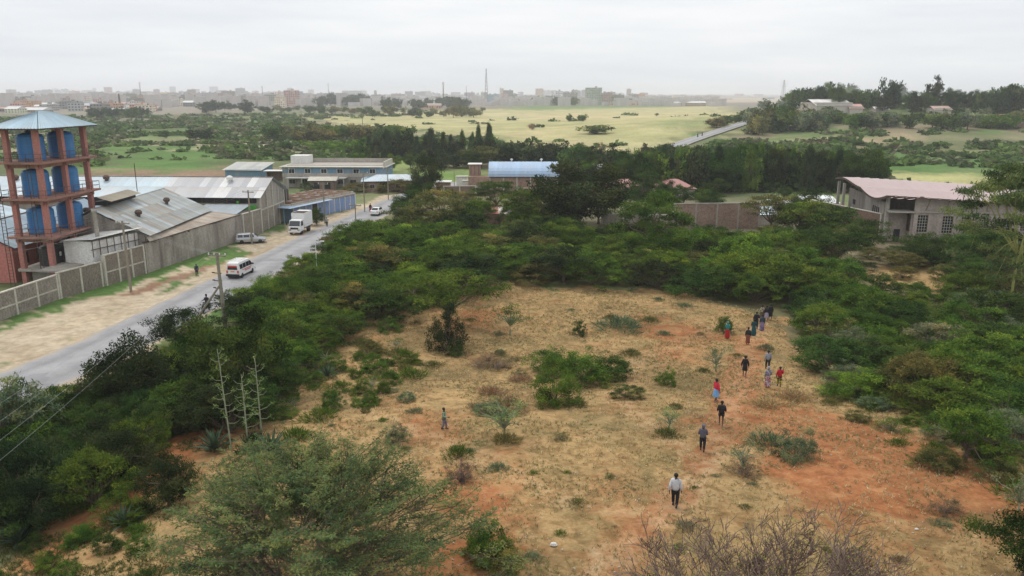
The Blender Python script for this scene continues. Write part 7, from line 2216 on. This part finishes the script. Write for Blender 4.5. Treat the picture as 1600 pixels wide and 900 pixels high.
notable = [(51, 163, 24, 9, 'yellow', 'long yellow-cream town block above the tower roof', False), (27, 166, 22, 12, 'dark grey', 'dark grey town block on the road side of the yellow-cream block', False),
           (115, 161, 42, 11, 'dark grey', 'wide dark grey town block behind the tower roof', False), (213, 164, 8, 10, 'yellow', 'bright yellow four-storey town house', False), (226, 164, 20, 11, 'orange-brown', 'orange-brown block joined to the bright yellow town house', False),
           (202, 160, 16, 13, 'dark grey', 'tall grey town block just behind the orange-brown block', False), (295, 164, 14, 15, 'dark grey', 'tall dark unfinished block above the green valley', False), (338, 160, 24, 14, 'brown', 'brown town block with unfinished top storey', False),
           (455, 166, 20, 24, 'pinkish', 'pinkish block topped by a dark roof room over the trees', False), (437, 168, 16, 16, 'cream', 'cream block with pale columns in front of the pinkish block', False), (655, 164, 50, 8, 'white', 'long two-storey white building with window bands among dark trees', False),
           (672, 170, 34, 5, 'orange-brown', 'long orange-brown wall-like house at the field edge', True), (550, 152, 30, 10, 'grey', 'pale grey block rising behind a dark clump of trees', False), (843, 153, 12, 14, 'orange-brown', 'orange-topped tower block at the middle of the skyline', False),
           (872, 163, 14, 20, 'white', 'pale high block with narrow windows, tallest of its cluster', False), (892, 163, 20, 18, 'grey', 'grey block beside the pale high block', False), (928, 164, 24, 26, 'grey', 'large grey block with dark flat roof room at the plain', False),
           (948, 164, 16, 18, 'brown', 'brown block adjoining the large grey block', False), (965, 163, 20, 14, 'dark grey', 'dark grey stepped block near the field edge', False), (1064, 158, 12, 7, 'white', 'small white block alone on the tan plain', False),
           (1078, 166, 50, 5, 'brown', 'long low brown house at the far edge of the yellow field', True), (1068, 166, 8, 5, 'bluish', 'tiny pale turquoise house before the long low brown house', False), (985, 165, 60, 4, 'pinkish', 'long low pink wall-like house beyond the field', False)]
for px, py, w_, h_, tn, lab, pt in notable: city_house(px, py, w_, h_, tn, lab, pt, rz=0.05)
r = random.Random(31)
def cityrow(x0, x1, y0, y1, n_, wr, hr, seed, pitch=.3):
    r = random.Random(seed)
    for k in range(n_):
        px = x0 + (x1 - x0) * (k + r.random()) / n_; t = (px - x0) / (x1 - x0)
        py = r.uniform(y0, y1); big_ = r.choice([.55, .7, .8, 1, 1.15])
        f_ = (py - 140) / 25
        pt = r.random() < pitch
        city_house(px, py, r.uniform(*wr) * big_ * (.5 + f_ * .5), r.uniform(*hr) * r.choice([.55, .7, .85, 1.0]) * (.5 + f_ * .5) * (.45 if pt else 1), r.choices(list(CITYT), [6, 4, 2.5, 3, 2.5, 3, .5, 1, 1])[0], pitched=pt, r=r)
cityrow(0, 240, 166, 177, 30, (16, 34), (8, 13), 1, .4)
cityrow(0, 300, 157, 167, 48, (16, 32), (10, 18), 2, .2)
cityrow(0, 460, 149, 157, 74, (11, 24), (12, 21), 3, .1)
cityrow(240, 440, 157, 166, 26, (12, 28), (11, 19), 4, .2)
cityrow(440, 760, 150, 159, 50, (9, 22), (10, 17), 5, .2)
cityrow(760, 1010, 152, 161, 38, (12, 26), (11, 22), 6, .1)
cityrow(1000, 1260, 150, 156, 20, (10, 26), (3, 7), 7, .5)
# the rest of the town, lost in the haze
rs = nrng(9); mb = MB()
for k in range(2200):
    r_ = rs.uniform(1400, 4600); a = rs.uniform(-.85, .25)
    h_ = rs.uniform(5, 15) * (1.5 if a < -.2 else 1); w_ = rs.uniform(8, 26)
    mb.box((r_ * math.sin(a), r_ * math.cos(a), h_ / 2), (w_, rs.uniform(8, 20), h_), rs.uniform(0, 3))
o = mb.build('distant_town', M['citywall'], color=(.5, .46, .44)); o['kind'] = 'stuff'

# masts and pylons
def mast(px, py, ptop, wb, label, cross=False, name='lattice_mast', pole_=False):
    p = G(px, py); top = at(px, ptop, p[1])[2] - p[2]
    t_ = thing(name, label, 'mast', p, .3)
    w_ = wb * depth(p) / FPX / 2; mb = MB(); th = max(.25, .22 * depth(p) / FPX)
    n_ = 9
    if pole_: mb.bar((0, 0, 0), (0, 0, top), w_ * 2, n=8, r2=w_)
    else:
        for sx, sy in ((-1, -1), (1, -1), (1, 1), (-1, 1)): mb.bar((sx * w_, sy * w_, 0), (sx * w_ * .12, sy * w_ * .12, top), th)
        for k in range(n_):
            z0, z1 = top * k / n_, top * (k + 1) / n_
            a_, b_ = w_ * (1 - .88 * k / n_), w_ * (1 - .88 * (k + 1) / n_)
            for s in (-1, 1):
                mb.bar((-a_ * s, -a_, z0), (b_ * s, -b_, z1), th * .6); mb.bar((-a_ * s, a_, z0), (b_ * s, b_, z1), th * .6)
                mb.bar((s * a_, -a_, z0), (s * b_, b_, z1), th * .6)
    mb.build('lattice', M['steel'], t_)
    if cross:
        g = MB()
        for f_ in (.72, .84, .95): g.bar((-w_ * 2.2, 0, top * f_), (w_ * 2.2, 0, top * f_), th)
        g.build('crossarm', M['steel'], t_)
    elif pole_:
        MB().lathe([(w_ * 1.6, 0), (w_ * 1.6, top * .14)], (0, 0, top * .84), 8).build('antenna', M['whitematte'], t_)
mast(760, 160, 107, 5, 'tall slender lattice mast rising above the skyline')
mast(1223, 158, 125, 7, 'lattice power pylon on the plain near the wooded hill', True, 'power_pylon')
mast(693, 160, 128, 2.2, 'stout antenna mast over the middle of the town', pole_=True, name='antenna_mast')
mast(221, 158, 128, 1.6, 'thin antenna mast above the town on the valley side', pole_=True, name='antenna_mast')
mast(411, 158, 134, 1.3, 'short antenna mast above the pinkish town block', pole_=True, name='antenna_mast')
mast(514, 158, 130, .9, 'hair-thin antenna mast beyond the dark clump', pole_=True, name='antenna_mast')
mast(729, 158, 134, .9, 'hair-thin antenna mast beside the tall lattice mast', pole_=True, name='antenna_mast')
mast(188, 170, 142, 4, 'pale water tower frame on two legs in the town', pole_=True, name='antenna_mast')

# ------------------------------------------------------------------ labels of the many: by look, and by the landmark they stand at
LAND = [('the minibus', 375, 430), ('the motorcyclist', 320, 485), ('the box truck', 465, 365), ('the strutted pole', 352, 515), ('the clearing-edge acacia', 700, 540), ('the teal woman', 1136, 528),
        ('the white-shirted man', 1054, 792), ('the fever tree', 1584, 487), ('the church hall', 1440, 385), ('the long brown wall', 1110, 362), ('the blue-roofed barn', 815, 300), ('the child in green', 694, 670),
        ('the flower stalks', 380, 700), ('the clearing bush', 872, 632), ('the large acacia', 480, 850), ('the bare bush', 1220, 860), ('the rust-red hut', 775, 350), ('the white warehouse', 1303, 175),
        ('the two-storey block', 520, 290), ('the umbrella acacia', 1203, 372), ('the black coat', 1163, 587), ('the thicket-end acacia', 1508, 722), ('the roadside lamp', 497, 452), ('the green lawn', 1210, 308),
        ('the far road', 1130, 205), ('the huge dark tree', 905, 366), ('the lattice mast', 760, 160), ('the yellow field', 900, 205), ('the green crops', 260, 245), ('the tower roof', 65, 180), ('the field-edge trees', 560, 180),
        ('the hill wall', 1560, 195), ('the walkers', 1190, 500), ('the bottom corner', 40, 860)]
items = []
for o, kd, tn, wm, hm, px, py, sc in VEG: items.append(dict(o=o, px=px, py=py, kd=kd, tn=tn, wm=wm, hm=hm))
def dveg(it):
    sz = it['wm']
    s_ = 'small' if sz < 2 else 'medium' if sz < 4.6 else 'broad' if sz < 8 else 'large'
    return f"{s_} {it['tn']} {KINDWORD[it['kd']].replace('bushy ', '').replace('low ', '')}"
GRP = {'full': 'leafy bushes of the thickets', 'dome': 'thorn bushes of the thickets', 'flat': 'acacia bushes of the thickets', 'tall': 'broadleaf trees among the bushes', 'cone': 'casuarina trees of the tree lines', 'far': 'trees in the distance', 'airy': 'saplings', 'tuft': 'low shrubs in the grass', 'twig': 'dry twiggy bushes'}
relate(items, LAND, dveg, lambda it: GRP[it['kd']])
CL_ = [('the yellow-cream block', 51, 160), ('the yellow town house', 213, 160), ('the pinkish block', 455, 160), ('the long white building', 655, 160), ('the lattice mast', 760, 160), ('the large grey block', 928, 160), ('the power pylon', 1223, 156),
       ('the unfinished dark block', 295, 160), ('the orange-topped block', 843, 158), ('the hair-thin mast', 514, 158), ('the white plain block', 1064, 156), ('the wide dark block', 115, 158)]
def dcity(it):
    st = NW[min(it['st'], 9) - 1]
    return f"{'wide' if it['w'] > 24 else 'narrow' if it['w'] < 13 else 'plain'} {st}-storey {it['tone']} {'gabled house' if it['pitched'] else 'block'}"
relate(CITY, CL_, dcity, lambda it: 'buildings of the far town')
print('plants', len(VEG), 'city', len(CITY), 'objects', len(C.objects))

# ------------------------------------------------------------------ air: one closed box of even haze round the camera and the whole scene
mh, n, l, out = mat_new('haze')
pv = n.new('ShaderNodeVolumePrincipled')
pv.inputs['Color'].default_value = (0.95, 0.97, 1.0, 1)
pv.inputs['Density'].default_value = HAZE_DENSITY
pv.inputs['Anisotropy'].default_value = 0.0
l.new(pv.outputs[0], out.inputs['Volume'])
hz = MB().box((0, 0, 36), (36000, 36000, 74)).build('haze', mh)
hz['kind'] = 'stuff'
